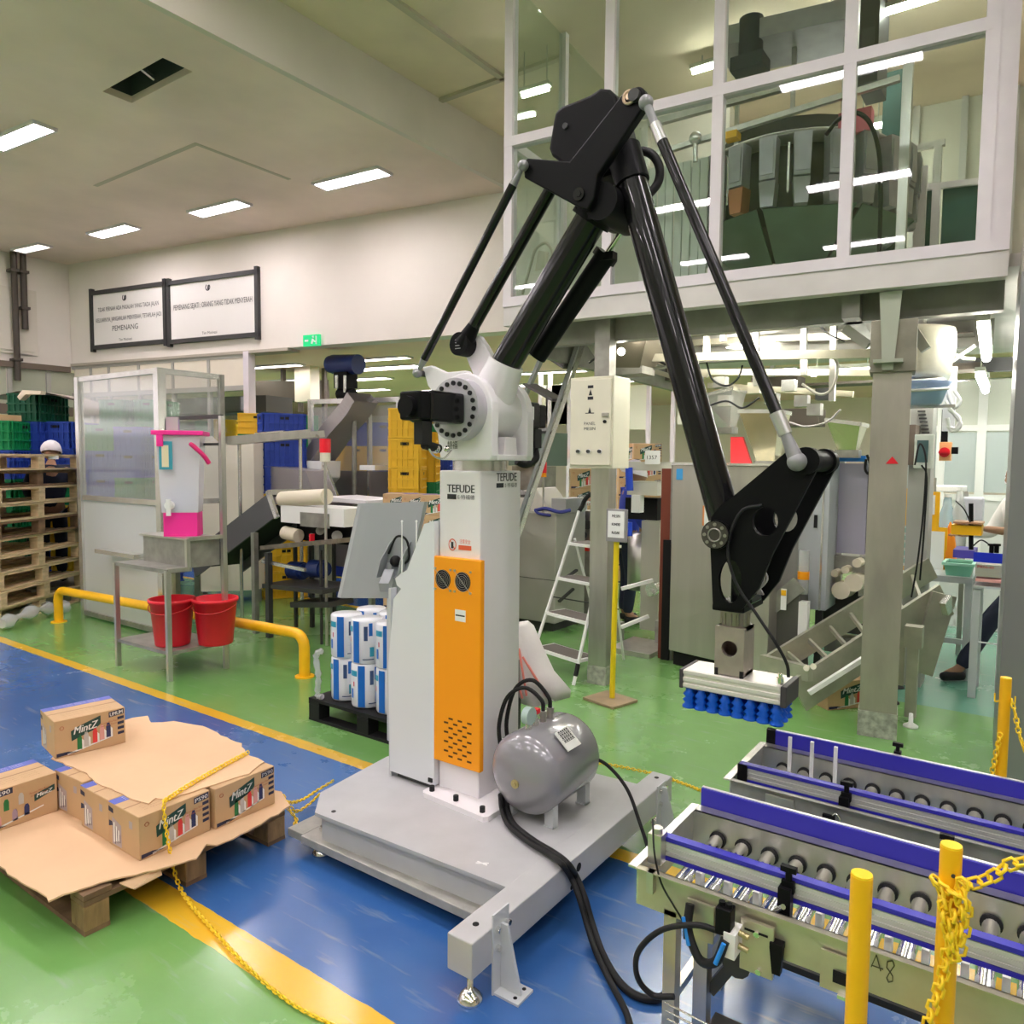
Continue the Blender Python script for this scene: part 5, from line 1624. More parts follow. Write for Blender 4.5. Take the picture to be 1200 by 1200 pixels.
t.part('shelf', slab(MB(), -.02, -.02, 1.02, .40, H1 - .02, .03), STEELD)
m = MB(); m.quadslab([P3(.12, .38, H1), P3(.95, .38, H1), P3(.95, .97, H1), P3(.12, .97, H1)], H2 - H1 - .012); t.part('cabinet_box', m, STEELD)
m = MB(); m.quadslab([P3(.08, .34, H2 - .012), P3(1.0, .34, H2 - .012), P3(1.0, .98, H2 - .012), P3(.08, .98, H2 - .012)], .014); t.part('upper_top', m, STEEL)
m = MB(); m.bar(P3(1, 0, H1), P3(1, .36, H1), .03, .03); m.bar(P3(1, .35, H1), P3(1, .35, H2), .03, .03, up=u); m.bar(P3(1, .35, H2), P3(1, 1, H2), .03, .03); t.part('brace', m, STEEL)
m = MB(); z = 2.03
m.bar(P3(0, 1, z), P3(1, 1, z), .03, .03); m.bar(P3(0, 1, z - .22), P3(1, 1, z - .22), .02, .02); m.bar(P3(0, 1, z - .5), P3(0, 1, z), .05, .05, up=v); t.part('rear_frame', m, DARK)
# drinks dispenser
pd = P3(.60, .66, H2 + .002)
t = Thing('drinks_dispenser', 'clear and pink plastic drinks dispenser with tap on the steel trolley', 'dispenser', tuple(pd))
fr = (pd.x, pd.y, 48)
m = MB(frame=fr); m.prism([(-.125, -.10), (.125, -.10), (.135, -.05), (.135, .08), (.125, .12), (-.125, .12), (-.135, .08), (-.135, -.05)], 'z', pd.z, pd.z + .19); t.part('base', m, PINK)
m = MB(frame=fr); vs = []
lo, hi = (.135, .105), (.16, .125); z0, z1 = pd.z + .19, pd.z + .86
z1 = pd.z + .80
vs = [(sx * lo[0], sy * lo[1], z0) for sx, sy in ((-1, -1), (1, -1), (1, 1), (-1, 1))] + [(sx * hi[0], sy * hi[1], z1) for sx, sy in ((-1, -1), (1, -1), (1, 1), (-1, 1))]
m.add(vs, [(0, 1, 5, 4), (1, 2, 6, 5), (2, 3, 7, 6), (3, 0, 4, 7), (0, 3, 2, 1)]); t.part('tank', m, mat('milky_plastic', (.93, .91, .98), .25, alpha=.55))
m = MB(frame=fr); m.box((-.10, -.06, z0 + .01), (.09, .08, z0 + .2)); t.part('ice_core', m, mat('blue_grey_core', (.45, .52, .66), .4))
m = MB(frame=fr); m.box((-.19, -.155, z1), (.19, .155, z1 + .035)); m.box((-.15, -.165, z1 - .09), (-.10, -.15, z1 + .01)); t.part('lid', m, PINK, bevel=.006)
m = MB(frame=fr); m.tube(smooth_path([(.10, -.15, z1 - .07), (.13, -.185, z1 - .09), (.20, -.19, z1 - .16), (.235, -.17, z1 - .22)]), .018); t.part('handle', m, mat('dark_pink', (.70, .01, .15), .4))
m = MB(frame=fr); m.box((-.135, -.147, z0 + .34), (-.04, -.134, z0 + .56)); st = t.part('sticker', m, mat('sticker_teal', (.05, .35, .45), .5))
m = MB(frame=fr); m.box((-.115, -.150, z0 + .36), (-.065, -.1475, z0 + .53)); t.part('sticker_picture', m, mat('sticker_cream', (.85, .75, .5), .5), st)
m = MB(frame=fr); m.cyl((-.07, -.10, z0 + .06), (-.07, -.16, z0 + .06), .035, 14); m.box((-.085, -.185, z0 - .02), (-.055, -.155, z0 + .11)); t.part('tap', m, PLASTICW)
m = MB(frame=fr); m.cbox((-.06, .0, z1 + .09), (.09, .06, .11)); t.part('cup', m, CLEAR)
# two red buckets
for i, (px, py, lab) in enumerate(((196, 766, 'left red plastic bucket on the lower shelf of the trolley'), (237, 758, 'right red plastic bucket on the lower shelf of the trolley, lip higher'))):
    p = at(px, py - 0, Z=HS + .025)
    p = P3(.70 if i == 0 else 1.08 - .06, .34 if i == 0 else .80, HS + .027)
    t = Thing('bucket', lab, 'bucket', tuple(p), 'red buckets on the trolley')
    m = MB(); H_ = .36; m.lathe([(0, 0), (.125, 0), (.13, .01), (.165, H_), (.172, H_), (.172, H_ - .02), (.176, H_ - .02), (.176, H_ + .006), (.160, H_ + .006), (.126, .015), (0, .012)], p, n=32)
    t.part('pail', m, RED)
    m = MB(); m.tube([p + Vector((.172 * math.cos(q), .172 * math.sin(q), H_ - .035 - .06 * abs(math.sin(q - .6)))) for q in [(.6 - PI) + PI * k / 12 for k in range(13)]], .004, 6); t.part('handle', m, mat('bucket_handle', (.6, .02, .03), .4))

# acrylic screen enclosure
c0 = at(100, 722, Z=0)
YP = 3.79
xA, xB = c0.x, -6.73
t = Thing('acrylic_screen', 'tall metal framed milky acrylic screen behind the yellow rail', 'screen', (xA, YP, 0))
ZTp = 2.53
m = MB(); m.box((xA - .03, YP - .03, 0), (xA + .04, YP + .03, ZTp)); t.part('post', m, STEELB)
m = MB(); m.box((xB - .04, YP - .03, 0), (xB + .04, YP + .05, ZTp)); t.part('post', m, STEELB)
m = MB(); m.box((xB - .02, YP + .62, 0), (xB + .03, YP + .67, ZTp)); t.part('post', m, STEELD)
for z in (1.25, ZTp - .05, .02):
    m = MB(); m.box((xA, YP - .02, z), (xB, YP + .02, z + .05)); t.part('rail', m, STEELB if z > .1 else STEELD)
for z in (1.25, ZTp - .05):
    m = MB(); m.box((xB - .02, YP, z), (xB + .02, YP + .65, z + .05)); t.part('rail', m, STEELB)
m = MB(); m.box((xA + .04, YP - .004, 1.30), (xB - .04, YP + .004, ZTp - .05)); t.part('pane', m, PLEXI)
m = MB(); m.box((xB - .004, YP + .05, 1.30), (xB + .004, YP + .62, ZTp - .05)); t.part('pane', m, PLEXI)
m = MB(); m.box((xA + .04, YP - .004, .07), (xB - .04, YP + .004, 1.25)); t.part('lower_pane', m, glass('milky_sheet', (.80, .79, .76), .05, .25, milk=.62))
m = MB(); p = at(118, 645, Y=YP - .1); m.box((p.x, YP - .16, p.z - .02), (p.x + .75, YP - .05, p.z + .02)); t.part('ledge', m, STEELB)

# pallet stack: corner near (13,733), side face running away
ang = math.radians(124)
pc = Vector((-8.42, 3.02, 0))
e1 = Vector((math.cos(ang), math.sin(ang), 0)); e2 = Vector((-e1.y, e1.x, 0))     # e2 points to the left
PL, PD, PH = 1.45, 1.0, .172
mid = pc + e1 * PL / 2 + e2 * PD / 2
WL_ = mat('pallet_wood_pale', (.62, .47, .28), .75, 0, .22, 9, .2, stretch=(1, 1, 3))
lbls = ['top pallet of the tall stack, boards level with the hairnet', 'second pallet from the top of the tall pallet stack', 'third pallet from the top of the tall pallet stack', 'fourth pallet from the top of the tall pallet stack', 'fifth pallet from the top of the tall pallet stack',
        'fifth pallet from the bottom of the tall pallet stack', 'fourth pallet from the bottom of the tall pallet stack', 'third pallet from the bottom of the tall pallet stack', 'second pallet from the bottom of the tall pallet stack', 'lowest pallet of the tall stack, resting on the floor']
base_p = {}
for k in range(10):
    dark = k in (5, 8)
    if dark not in base_p:
        q = make_pallet(lbls[9 - k], WOODD if dark else WL_, PL, PD, PH, 7, 'pallets stacked at the left edge')
        base_p[dark] = q.o; o = q.o
    else:
        o = dup(base_p[dark], (0, 0, 0), 0, lbls[9 - k])
    o.location = mid + Vector((random.uniform(-.03, .03), random.uniform(-.03, .03), k * (PH + .001)))
    o.rotation_euler = (0, 0, ang + random.uniform(-.02, .02))
m = MB(); p = at(62, 536, line=(pc.x, pc.y, 124)); m.cbox((p.x + .01, p.y, p.z), (.02, .10, .04))
solo('price_card', m, PAPER, 'small white card tucked under the top pallet of the stack', 'card')
m = MB(); p = at(30, 725, Z=.0)
m = MB(); q0 = at(2, 738, Z=.02); q1 = at(75, 715, Z=.02)
m.tube(smooth_path([q0 + Vector((0, 0, .06)), (q0 + q1) / 2 + Vector((.02, .02, .1)), q1 + Vector((0, 0, .03))]), [.05 + .03 * math.sin(i * 1.7) for i in range(13)], 8)
solo('plastic_wrap', m, CLEAR, 'crumpled clear plastic wrap at the foot of the pallet stack', 'plastic wrap')

# ------------------------------------------------------------------ crates
def make_crate(cm, w=.52, d=.38, h=.30):
    t = Thing('plastic_crate', 'crate', 'crate', (0, 0, 0))
    m = MB()
    m.box((-w / 2, -d / 2, 0), (w / 2, d / 2, .012)); th = .012
    for s_ in (-1, 1):
        m.box((-w / 2, s_ * d / 2 - (th if s_ > 0 else 0), 0), (w / 2, s_ * d / 2 + (th if s_ < 0 else 0), h))
        m.box((s_ * w / 2 - (th if s_ > 0 else 0), -d / 2, 0), (s_ * w / 2 + (th if s_ < 0 else 0), d / 2, h))
    t.part('body', m, cm)
    m = MB()
    for s_ in (-1, 1):
        y = s_ * (d / 2 + .009)
        for k in range(9): m.cbox((-w / 2 + .02 + k * (w - .04) / 8, y, h / 2), (.010, .018, h))
        for z in (.01, .10, .19, h - .012): m.cbox((0, y, z), (w, .024, .014))
        x = s_ * (w / 2 + .009)
        for k in range(6): m.cbox((x, -d / 2 + .02 + k * (d - .04) / 5, h / 2), (.012, .012, h))
        for z in (.01, .10, .19, h - .012): m.cbox((x, 0, z), (.016, d, .018))
    t.part('ribs', m, cm, stuff=True)
    m = MB()
    for s_ in (-1, 1):
        m.cbox((0, s_ * (d / 2 + .007), h - .055), (.12, .016, .03)); m.cbox((s_ * (w / 2 + .007), 0, h - .055), (.016, .10, .03))
    t.split('handle_slot', m, DARKER)
    return t.o


_cr = {}
_crn = [0]
ORD = ['topmost', 'second from top', 'third from top', 'fourth from top', 'fifth from top', 'sixth from top', 'seventh from top', 'eighth from top']


def crates(px, ytop, hpx, rz, cols, where, sc=1.):
    """a stack standing on the floor; cols from the top down (one letter each); px, ytop: middle of the top front edge; hpx: pixel height of a crate"""
    cmap = {'g': (CRG, 'green'), 'b': (CRB, 'blue'), 'y': (CRY, 'yellow'), 'd': (CRDG, 'dark green')}
    H_ = .302 * sc
    depth = FPX * H_ / hpx
    top = atd(px, ytop, depth)
    n = max(len(cols), int(round(top.z / H_)))
    cols = cols + cols[-1] * (n - len(cols))
    sz = top.z / (n * H_)
    for k in range(n):
        key = cols[k]
        lab = f'{cmap[key][1]} crate, {ORD[k]} in the stack {where}'
        if key not in _cr:
            o = make_crate(cmap[key][0]); o['label'] = lab; _cr[key] = o
        else:
            o = dup(_cr[key], (0, 0, 0), 0, lab)
        o['group'] = 'plastic crates stacked in the background'
        o.location = (top.x, top.y, (n - 1 - k) * H_ * sz)
        o.scale = (sc * .95, sc * .86, sz * sc)
        o.rotation_euler = (0, 0, rz + random.uniform(-.008, .008))
        


VA = YAW
crates(8, 494, 34, VA + .1 + PI / 2, 'gbgg', 'at the left edge of the picture', 1.2)
crates(45, 463, 32.5, VA - .05 + PI / 2, 'dbbgb', 'under the grey tarpaulin', 1.2)
crates(82, 495, 32.0, VA - .05 + PI / 2, 'bbgy', 'just right of the hairnet', 1.2)
crates(144, 470, 26.5, VA - .1 + PI / 2, 'ggbbb', 'behind the acrylic screen, upper left')
crates(184, 470, 26.5, VA - .1 + PI / 2, 'ggbgb', 'behind the acrylic screen corner post')
crates(130, 499, 30, VA + PI / 2, 'gbbg', 'behind the acrylic screen left post')
crates(162, 501, 30, VA + PI / 2, 'bbgg', 'behind the acrylic screen middle')
crates(247, 494, 18, VA + .2, 'gygbb', 'seen through the trolley frame, middle')
crates(262, 492, 18, VA + .2, 'yygbb', 'seen through the trolley frame, right')
crates(227, 495, 18, VA + .2, 'dggbb', 'seen through the trolley frame, left')
crates(302, 485, 25, VA + .3, 'ygyb', 'right of the white wall post')
crates(330, 485, 29, VA + .5, 'bbby', 'above the long steel trough')
crates(352, 487, 22, VA + .4, 'ggbb', 'peeping out beside the trough stack')
crates(398, 516, 24, VA + PI / 2, 'yyb', 'left in the glass enclosure')
crates(420, 496, 26, VA + .1 + PI / 2, 'byyb', 'middle of the glass enclosure')
crates(450, 496, 26, VA + .1 + PI / 2, 'bybb', 'right in the glass enclosure')
crates(478, 480, 32, VA + PI / 2, 'yyyb', 'just left of the robot shoulder')
crates(496, 478, 30, VA + PI / 2, 'gyyg', 'behind the robot shoulder plug')
crates(513, 500, 27, VA + PI / 2, 'bbyg', 'touching the robot column edge')
# tarpaulin over the left dark crates
m = MB()
pts = [atd(-10, 465, 9.6), atd(22, 458, 9.4), atd(48, 459, 9.3), atd(70, 463, 9.4), atd(88, 468, 9.6), atd(97, 484, 9.6)]
bk = [p + Vector((-.35, .5, .0)) for p in pts]
m.add(pts + bk, [(i, i + 1, i + 7, i + 6) for i in range(5)], True)
m.add([p - Vector((0, 0, .02)) for p in pts + bk], [(i, i + 6, i + 7, i + 1) for i in range(5)], True)
solo('tarpaulin', m, mat('tarpaulin', (.42, .36, .30), .8, bump=.3, scale=6), 'grey brown tarpaulin draped over the highest crates at the left', 'tarpaulin')
m = MB(); p = atd(60, 459, 7.6); m.cbox(tuple(p), (.09, .01, .045)); 
m2 = MB()
pts = [atd(26, 457, 9.2), atd(48, 458, 9.15), atd(47, 462, 9.15), atd(30, 462, 9.15), atd(23, 469, 9.2), atd(20, 465, 9.2)]
m2.add(pts + [p + Vector((-.05, .08, 0)) for p in pts], [tuple(range(6)), tuple(reversed(range(6, 12)))] + [(i, (i + 1) % 6, (i + 1) % 6 + 6, i + 6) for i in range(6)])
solo('paper_sheet', m2, mat('cream_paper', (.80, .68, .55), .8), 'folded cream paper lying on the tarpaulin', 'paper')
m = MB(); p = atd(6, 490, 9.3); m.cbox((p.x, p.y, p.z), (.3, .25, .07)); solo('carton_tray', m, CARD, 'flat brown carton on the green crate at the left edge', 'carton')

# ------------------------------------------------------------------ machines between trolley and robot
def F(px, py): return at(px, py, Z=0)
# black inclined chute conveyor with dark opening
t = Thing('incline_conveyor', 'dark grey inclined belt conveyor rising behind the drinks dispenser', 'conveyor', tuple(F(290, 740)))
lo, hi_ = at(236, 655, Y=4.35), at(318, 592, Y=4.55)
m = MB(); dcl = (hi_ - lo).normalized(); sd = Vector((.15, .99, 0)).normalized()
nrm = dcl.cross(sd).normalized()
if nrm.z < 0: nrm = -nrm
def bx(a, b2, w, z0, z1, s0):
    """sheet box along a-b2: sideways from s0 to s0+w, height z0..z1 along the normal"""
    vs = []
    for p in (a, b2):
        for s_, z_ in ((s0, z0), (s0 + w, z0), (s0 + w, z1), (s0, z1)): vs.append(p + sd * s_ + nrm * z_)
    return vs, [(0, 1, 2, 3), (7, 6, 5, 4), (0, 4, 5, 1), (1, 5, 6, 2), (2, 6, 7, 3), (3, 7, 4, 0)]
GD = mat('dark_grey_panel', (.085, .085, .09), .45)
m = MB(); m.add(*bx(lo - dcl * .15, hi_, .02, -.13, .13, 0)); t.part('side_plate', m, GD)
m = MB(); m.add(*bx(lo - dcl * .15, hi_, .02, -.13, .13, .5)); t.part('side_plate', m, GD)
m = MB(); m.add(*bx(lo - dcl * .15, hi_, .5, -.03, .0, .01)); t.part('belt', m, RUBBER)
m = MB(); m.add(*bx(hi_ - dcl * .01, hi_ + dcl * .03, .54, .10, .16, -.01)); m.add(*bx(hi_ - dcl * .01, hi_ + dcl * .03, .03, -.15, .16, -.01)); t.part('discharge_rim', m, STEELB)
for (fx, fy, tp_) in ((312, 690, hi_), (300, 742, hi_ - dcl * .3)):
    f_ = F(fx, fy); m = MB(); m.box((f_.x - .025, f_.y - .025, 0), (f_.x + .025, f_.y + .025, tp_.z - .1)); t.part('leg', m, STEELD)
# white machine panel
c0 = at(232, 605, Y=4.9); c1 = at(297, 560, Y=5.3)
t = Thing('white_housing', 'cream white machine side panel behind the drinks dispenser', 'machine', (c0.x, 4.9, 0))
m = MB()
p0, p1 = at(232, 522, Y=4.9), at(297, 517, Y=5.35)
m.add([(p0.x, p0.y, .15), (p1.x, p1.y, .15), (p1.x, p1.y, p1.z), (p0.x, p0.y, p0.z), (p0.x - .2, p0.y + .5, .15), (p1.x - .2, p1.y + .5, .15), (p1.x - .2, p1.y + .5, p1.z), (p0.x - .2, p0.y + .5, p0.z)],
      [(0, 1, 2, 3), (7, 6, 5, 4), (0, 4, 5, 1), (1, 5, 6, 2), (2, 6, 7, 3), (3, 7, 4, 0)])
t.part('housing', m, mat('ivory_panel', (.82, .76, .66), .5))
m = MB()
for p in (p0, p1): m.box((p.x - .1, p.y + .05, 0), (p.x - .04, p.y + .11, .16))
t.split('foot', m, STEELD)
# hood behind dispenser
p0 = at(163, 535, Y=5.0)
t = Thing('feed_hopper', 'grey slanted feed hopper half behind the drinks dispenser', 'hopper', (p0.x + .5, 5.0, 0))
pr = [(at(a, b, Y=5.0).x, at(a, b, Y=5.0).z) for a, b in ((162, 534), (174, 507), (226, 510), (236, 520), (226, 560), (190, 560))]
m = MB(); m.prism(pr, 'y', 5.0, 5.25); t.part('hopper', m, mat('warm_steel', (.46, .43, .38), .4, .6))
m = MB(); m.box((pr[4][0] - .1, 5.05, 0), (pr[4][0], 5.15, pr[4][1])); m.box((pr[5][0], 5.05, 0), (pr[5][0] + .1, 5.15, pr[5][1])); t.split('leg', m, STEELD)
# long horizontal steel channel with white sheet, carried by thin posts
a, b_ = at(270, 520, Y=4.6), at(372, 511, Y=5.2)
t = Thing('steel_trough', 'long horizontal stainless trough above the dark conveyor', 'trough', (a.x, a.y, 0))
m = MB(); m.bar(a, b_, .30, .03); m.bar(a + Vector((.05, -.13, .03)), b_ + Vector((.05, -.13, .03)), .02, .07); m.bar(a + Vector((-.05, .14, .03)), b_ + Vector((-.05, .14, .03)), .02, .07); t.part('channel', m, STEEL)
m = MB(); m.bar(a.lerp(b_, .3) + Vector((0, 0, .07)), a.lerp(b_, .62) + Vector((0, 0, .07)), .2, .03); t.part('cover_sheet', m, STEELB)
for f_, z_ in (((348, 580), .8), ((275, 600), .1)):
    p = a.lerp(b_, z_); m = MB(); m.cyl((p.x, p.y, 0), (p.x, p.y, p.z), .018, 8); t.part('post', m, STEELB)
# steel hopper block & drum machine
t = Thing('wide_hopper', 'wide low stainless hopper under the blue crates', 'hopper', tuple(F(330, 690)))
pr = [(at(a, b, Y=5.6).x, at(a, b, Y=5.6).z) for a, b in ((298, 544), (358, 552), (372, 590), (298, 592))]
m = MB(); m.prism(pr, 'y', 5.6, 5.95); t.part('hopper', m, mat('lilac_steel', (.40, .37, .40), .4, .6))
m = MB(); m.box((pr[0][0] + .1, 5.7, 0), (pr[0][0] + .18, 5.8, pr[3][1])); m.box((pr[2][0] - .18, 5.7, 0), (pr[2][0] - .1, 5.8, pr[2][1])); t.split('leg', m, STEELD)
# packing machine with cream rollers
fo = F(345, 742)
t = Thing('roller_machine', 'black framed packing machine with cream rollers and two blue motors', 'machine', tuple(fo))
Y0 = 4.6
def pp(px, py, y=Y0): return at(px, py, Y=y)
for (px, yb, yy, w) in ((316, 747, 4.35, .05), (347, 735, 4.75, .03), (366, 735, 4.62, .035), (377, 755, 4.4, .02), (392, 730, 4.9, .03)):
    b2 = F(px, yb); m = MB(); m.box((b2.x - w / 2, b2.y - w / 2, 0), (b2.x + w / 2, b2.y + w / 2, pp(px, 640).z - .02)); t.part('leg', m, DARK)
m = MB(); q0, q1 = pp(325, 640), pp(415, 632); m.bar(q0, q1, .4, .04); t.part('upper_deck', m, mat('grimy_steel', (.22, .19, .15), .5, .5, .3, 10))
m = MB(); q0, q1 = pp(330, 683), pp(400, 690); m.bar(q0, q1, .45, .04); m.bar(pp(355, 706), pp(400, 706), .3, .05); t.part('lower_deck', m, DARK)
m = MB(); q0, q1 = pp(328, 655), pp(378, 665); m.bar(q0 - Vector((0, .2, 0)), q1 - Vector((0, .2, 0)), .03, .03); t.part('bright_rail', m, STEELB)
m = MB(); m.cyl(pp(331, 585), pp(383, 582), .075, 20); t.part('cream_roller', m, CREAMR)
m = MB(); m.cyl(pp(334, 624), pp(350, 628), .065, 20); t.part('cream_roller', m, CREAMR)
m = MB(); q = pp(334, 597); m.box((q.x, Y0 - .05, pp(400, 617).z), (pp(408, 597).x, Y0 + .3, pp(400, 596).z)); pn = t.part('white_panel', m, PLASTICW)
m = MB(); m.box((pp(357, 600).x, Y0 - .055, pp(357, 616).z), (pp(391, 600).x, Y0 - .045, pp(391, 602).z)); t.part('inspection_window', m, STEELD, pn)
m = MB(); m.box((pp(338, 600).x, Y0 + .1, pp(400, 640).z), (pp(408, 600).x, Y0 + .3, pp(400, 617).z)); t.part('gear_cavity', m, DARKER)
m = MB()
for (px, py, r) in ((350, 632, .03), (375, 622, .04), (395, 628, .05), (365, 628, .025)): m.cyl(pp(px, py, Y0 + .02), pp(px, py, Y0 + .12), r, 14)
t.split('gear', m, STEELD)
for px, py in ((347, 668), (371, 666)):
    m = MB(); m.cyl(pp(px - 5, py), pp(px + 8, py + 1), .085, 18); m.cyl(pp(px + 7, py + 1), pp(px + 11, py + 1), .07, 18); t.part('blue_motor', m, MOTB)
m = MB(); q = pp(373, 630); m.box((q.x - .01, Y0 - .1, q.z - .05), (q.x + .01, Y0 - .05, q.z + .04)); t.part('red_valve', m, RED)
# signal beacon on a thin pole
p = at(381, 524, Y=4.5); f_ = (p.x, p.y)
t = Thing('signal_beacon', 'red topped signal beacon on a thin pole in front of the grey chute', 'beacon', (p.x, p.y, 0))
m = MB(); m.cyl((p.x, p.y, 0), (p.x, p.y, p.z - .09), .014, 10); t.part('pole', m, STEEL)
m = MB(); m.cyl((p.x, p.y, p.z - .05), (p.x, p.y, p.z + .075), .05, 18); t.part('red_lens', m, mat('beacon_red', (.9, .01, .03), .3))
m = MB(); m.cyl((p.x, p.y, p.z - .13), (p.x, p.y, p.z - .05), .047, 18); t.part('cream_segment', m, CREAM)
# overhead hangers, duct, blue drive motor, chute
t = Thing('overhead_duct', 'dark brown overhead duct with vertical hangers beside the blue motor', 'duct', tuple(at(340, 460, Y=8.4)))
m = MB(); m.bar(at(297, 460, Y=8.0), at(385, 458, Y=9.0), .4, .34); t.part('duct', m, mat('duct_brown', (.10, .08, .065), .5))
for px in (332, 352, 380, 398):
    p = at(px, 440, Y=8.3 + (px - 332) * .006); m = MB(); m.box((p.x - .035, p.y - .03, 2.3 if px > 360 else 2.5), (p.x + .035, p.y + .03, 3.24)); t.part('hanger', m, mat('hanger_brown', (.14, .11, .09), .5))
m = MB(); m.box((at(334, 470, Y=8).x, 8.2, at(334, 470, Y=8).z), (at(352, 470, Y=8).x, 8.4, 3.24)); t.part('cream_panel', m, PANELW)
yq = 7.2
t = Thing('drive_motor', 'blue geared drive motor with black lower housing at the chute top', 'motor', tuple(at(405, 470, Y=yq)))
m = MB(); m.cyl(at(391, 427, Y=yq), at(420, 427, Y=yq), .135, 22); mm_ = t.part('motor_body', m, MOTB)
m = MB(); m.cyl(at(387, 427, Y=yq), at(391, 427, Y=yq), .12, 22); t.part('motor_cap', m, mat('motor_cap_blue', (.02, .05, .22), .4), mm_)
m = MB(); p = at(405, 446, Y=yq); m.cbox(tuple(p), (.26, .2, .22)); m.cyl(at(398, 462, Y=yq - .05), at(414, 462, Y=yq - .05), .08, 12); t.part('gearbox', m, BLACKM)
m = MB(); m.cyl(at(395, 455, Y=yq - .12), at(395, 440, Y=yq - .12), .03, 8); m.cyl(at(404, 460, Y=yq - .14), at(404, 440, Y=yq - .14), .02, 8); t.split('pipe', m, STEELB)
m = MB(); m.bar(at(398, 478, Y=yq), at(420, 478, Y=yq), .05, .05); m.cyl(at(405, 478, Y=yq + .1), (at(405, 478, Y=yq).x, yq + .1, 0), .05, 8); t.part('support_post', m, STEELD)
t = Thing('elevator_chute', 'grey curved stainless elevator chute descending to the left', 'chute', tuple(at(375, 560, Y=6.2)))
ch_ = [at(425, 466, Y=6.4), at(415, 482, Y=6.38), at(395, 505, Y=6.34), at(378, 530, Y=6.3), at(362, 548, Y=6.25), at(345, 556, Y=6.2)]
m = MB(); pts = smooth_path(ch_, 5)
vs = []
for i, p in enumerate(pts):
    d = (pts[min(i + 1, len(pts) - 1)] - pts[max(i - 1, 0)]).normalized(); up = d.cross(Vector((.2, 1, 0))).normalized()
    if up.z > 0: up = -up
    for a_, b2 in ((-.18, .10), (-.18, -.10), (.18, -.10), (.18, .10)): vs.append(p + Vector((.1, 1, 0)).normalized() * a_ + up * b2)
n = len(pts)
m.add(vs, [(i * 4 + k, i * 4 + k + 1, i * 4 + 5 + k, i * 4 + 4 + k) for i in range(n - 1) for k in range(3)] + [(i * 4 + 3, i * 4, i * 4 + 4, i * 4 + 7) for i in range(n - 1)])
t.part('chute', m, mat('chute_grey', (.33, .30, .29), .4, .5))
m = MB(); p = ch_[1]; m.cyl((p.x, p.y, 0), tuple(p), .03, 8); p = ch_[4]; m.cyl((p.x, p.y, 0), tuple(p), .03, 8); t.split('leg', m, STEELD)
m = MB(); pr = [(at(a, b, Y=6.0).x, at(a, b, Y=6.0).z) for a, b in ((358, 540), (377, 540), (376, 560), (366, 572))]; m.prism(pr, 'y', 6.0, 6.3); t.part('speckled_plate', m, PLASTICW)
m = MB(); m.bar(at(380, 545, Y=5.8), at(398, 588, Y=5.8), .03, .03); m.bar(at(358, 550, Y=5.8), at(368, 588, Y=5.8), .03, .03); t.split('stay', m, STEELB)
# glass enclosure
yq = 6.6
t = Thing('glass_enclosure', 'steel framed glass enclosure with crates behind, left of the robot shoulder', 'enclosure', tuple(at(430, 590, Y=yq)))
def ge(px, py): return at(px, py, Y=yq)
for px, w in ((364, .05), (433, .035), (468, .06)):
    p = ge(px, 470); m = MB(); m.box((p.x - w / 2, yq - .03, 0), (p.x + w / 2, yq + .03, p.z)); t.part('post', m, STEELB if px != 364 else STEEL)
m = MB(); m.bar(ge(362, 471), ge(469, 468), .05, .06); t.part('top_rail', m, STEELB)
m = MB(); a_, b2 = ge(385, 557), ge(467, 553); m.box((a_.x, yq - .01, .3), (b2.x, yq + .01, b2.z)); t.part('lower_panel', m, mat('smoky_panel', (.25, .22, .22), .3, .4))
m = MB(); m.box((ge(366, 480).x, yq - .004, ge(366, 552).z), (ge(432, 480).x, yq + .004, ge(432, 474).z)); t.part('pane', m, PLEXI)
m = MB(); m.box((ge(434, 480).x, yq - .004, ge(434, 552).z), (ge(467, 480).x, yq + .004, ge(467, 474).z)); t.part('pane', m, PLEXI)
m = MB(); p = ge(455, 548); m.cbox((p.x, yq - .2, p.z), (.26, .3, .06)); t.part('paper_tray', m, PAPER)
# cream bench & cartons piled behind the panel
t = Thing('packing_bench', 'lilac white bench top behind the operator panel', 'bench', tuple(at(430, 600, Y=5.4)))
m = MB(); m.bar(at(398, 583, Y=5.4), at(450, 588, Y=5.4), .5, .04); t.part('top', m, WHITE)
m = MB(); p = at(400, 590, Y=5.4); m.box((p.x, 5.2, 0), (p.x + .05, 5.25, p.z - .02)); p = at(448, 590, Y=5.4); m.box((p.x, 5.2, 0), (p.x + .05, 5.25, p.z - .02)); t.split('leg', m, STEEL)
k = 0
for (px, py) in ((468, 575), (490, 577), (512, 577), (468, 600), (490, 602), (512, 604), (490, 626), (512, 628), (512, 652)):
    p = atd(px, py, 6.2)
for i, (px) in enumerate((470, 492, 514)):
    p = at(px, 575, Y=5.0)
    base = p
    nlev = 8
    for z in range(nlev):
        if z < 3 and False: continue
        o = dup(c1_.o, (base.x, base.y + .0, z * (CH + .002)), VA - PI / 2, f'carton, {ORD[7 - z]} of the {["left", "middle", "right"][i]} pile behind the operator panel', 'cartons piled behind the operator panel')
# ================================================================== inside the mezzanine: multihead weigher
def mzp(px, py, back):
    """survey point on a plane parallel to the mezzanine front, `back` metres behind it"""
    a = math.radians(MZ[2])
    return at(px, py, line=(MZ[0] - math.sin(a) * back, MZ[1] + math.cos(a) * back, MZ[2]))


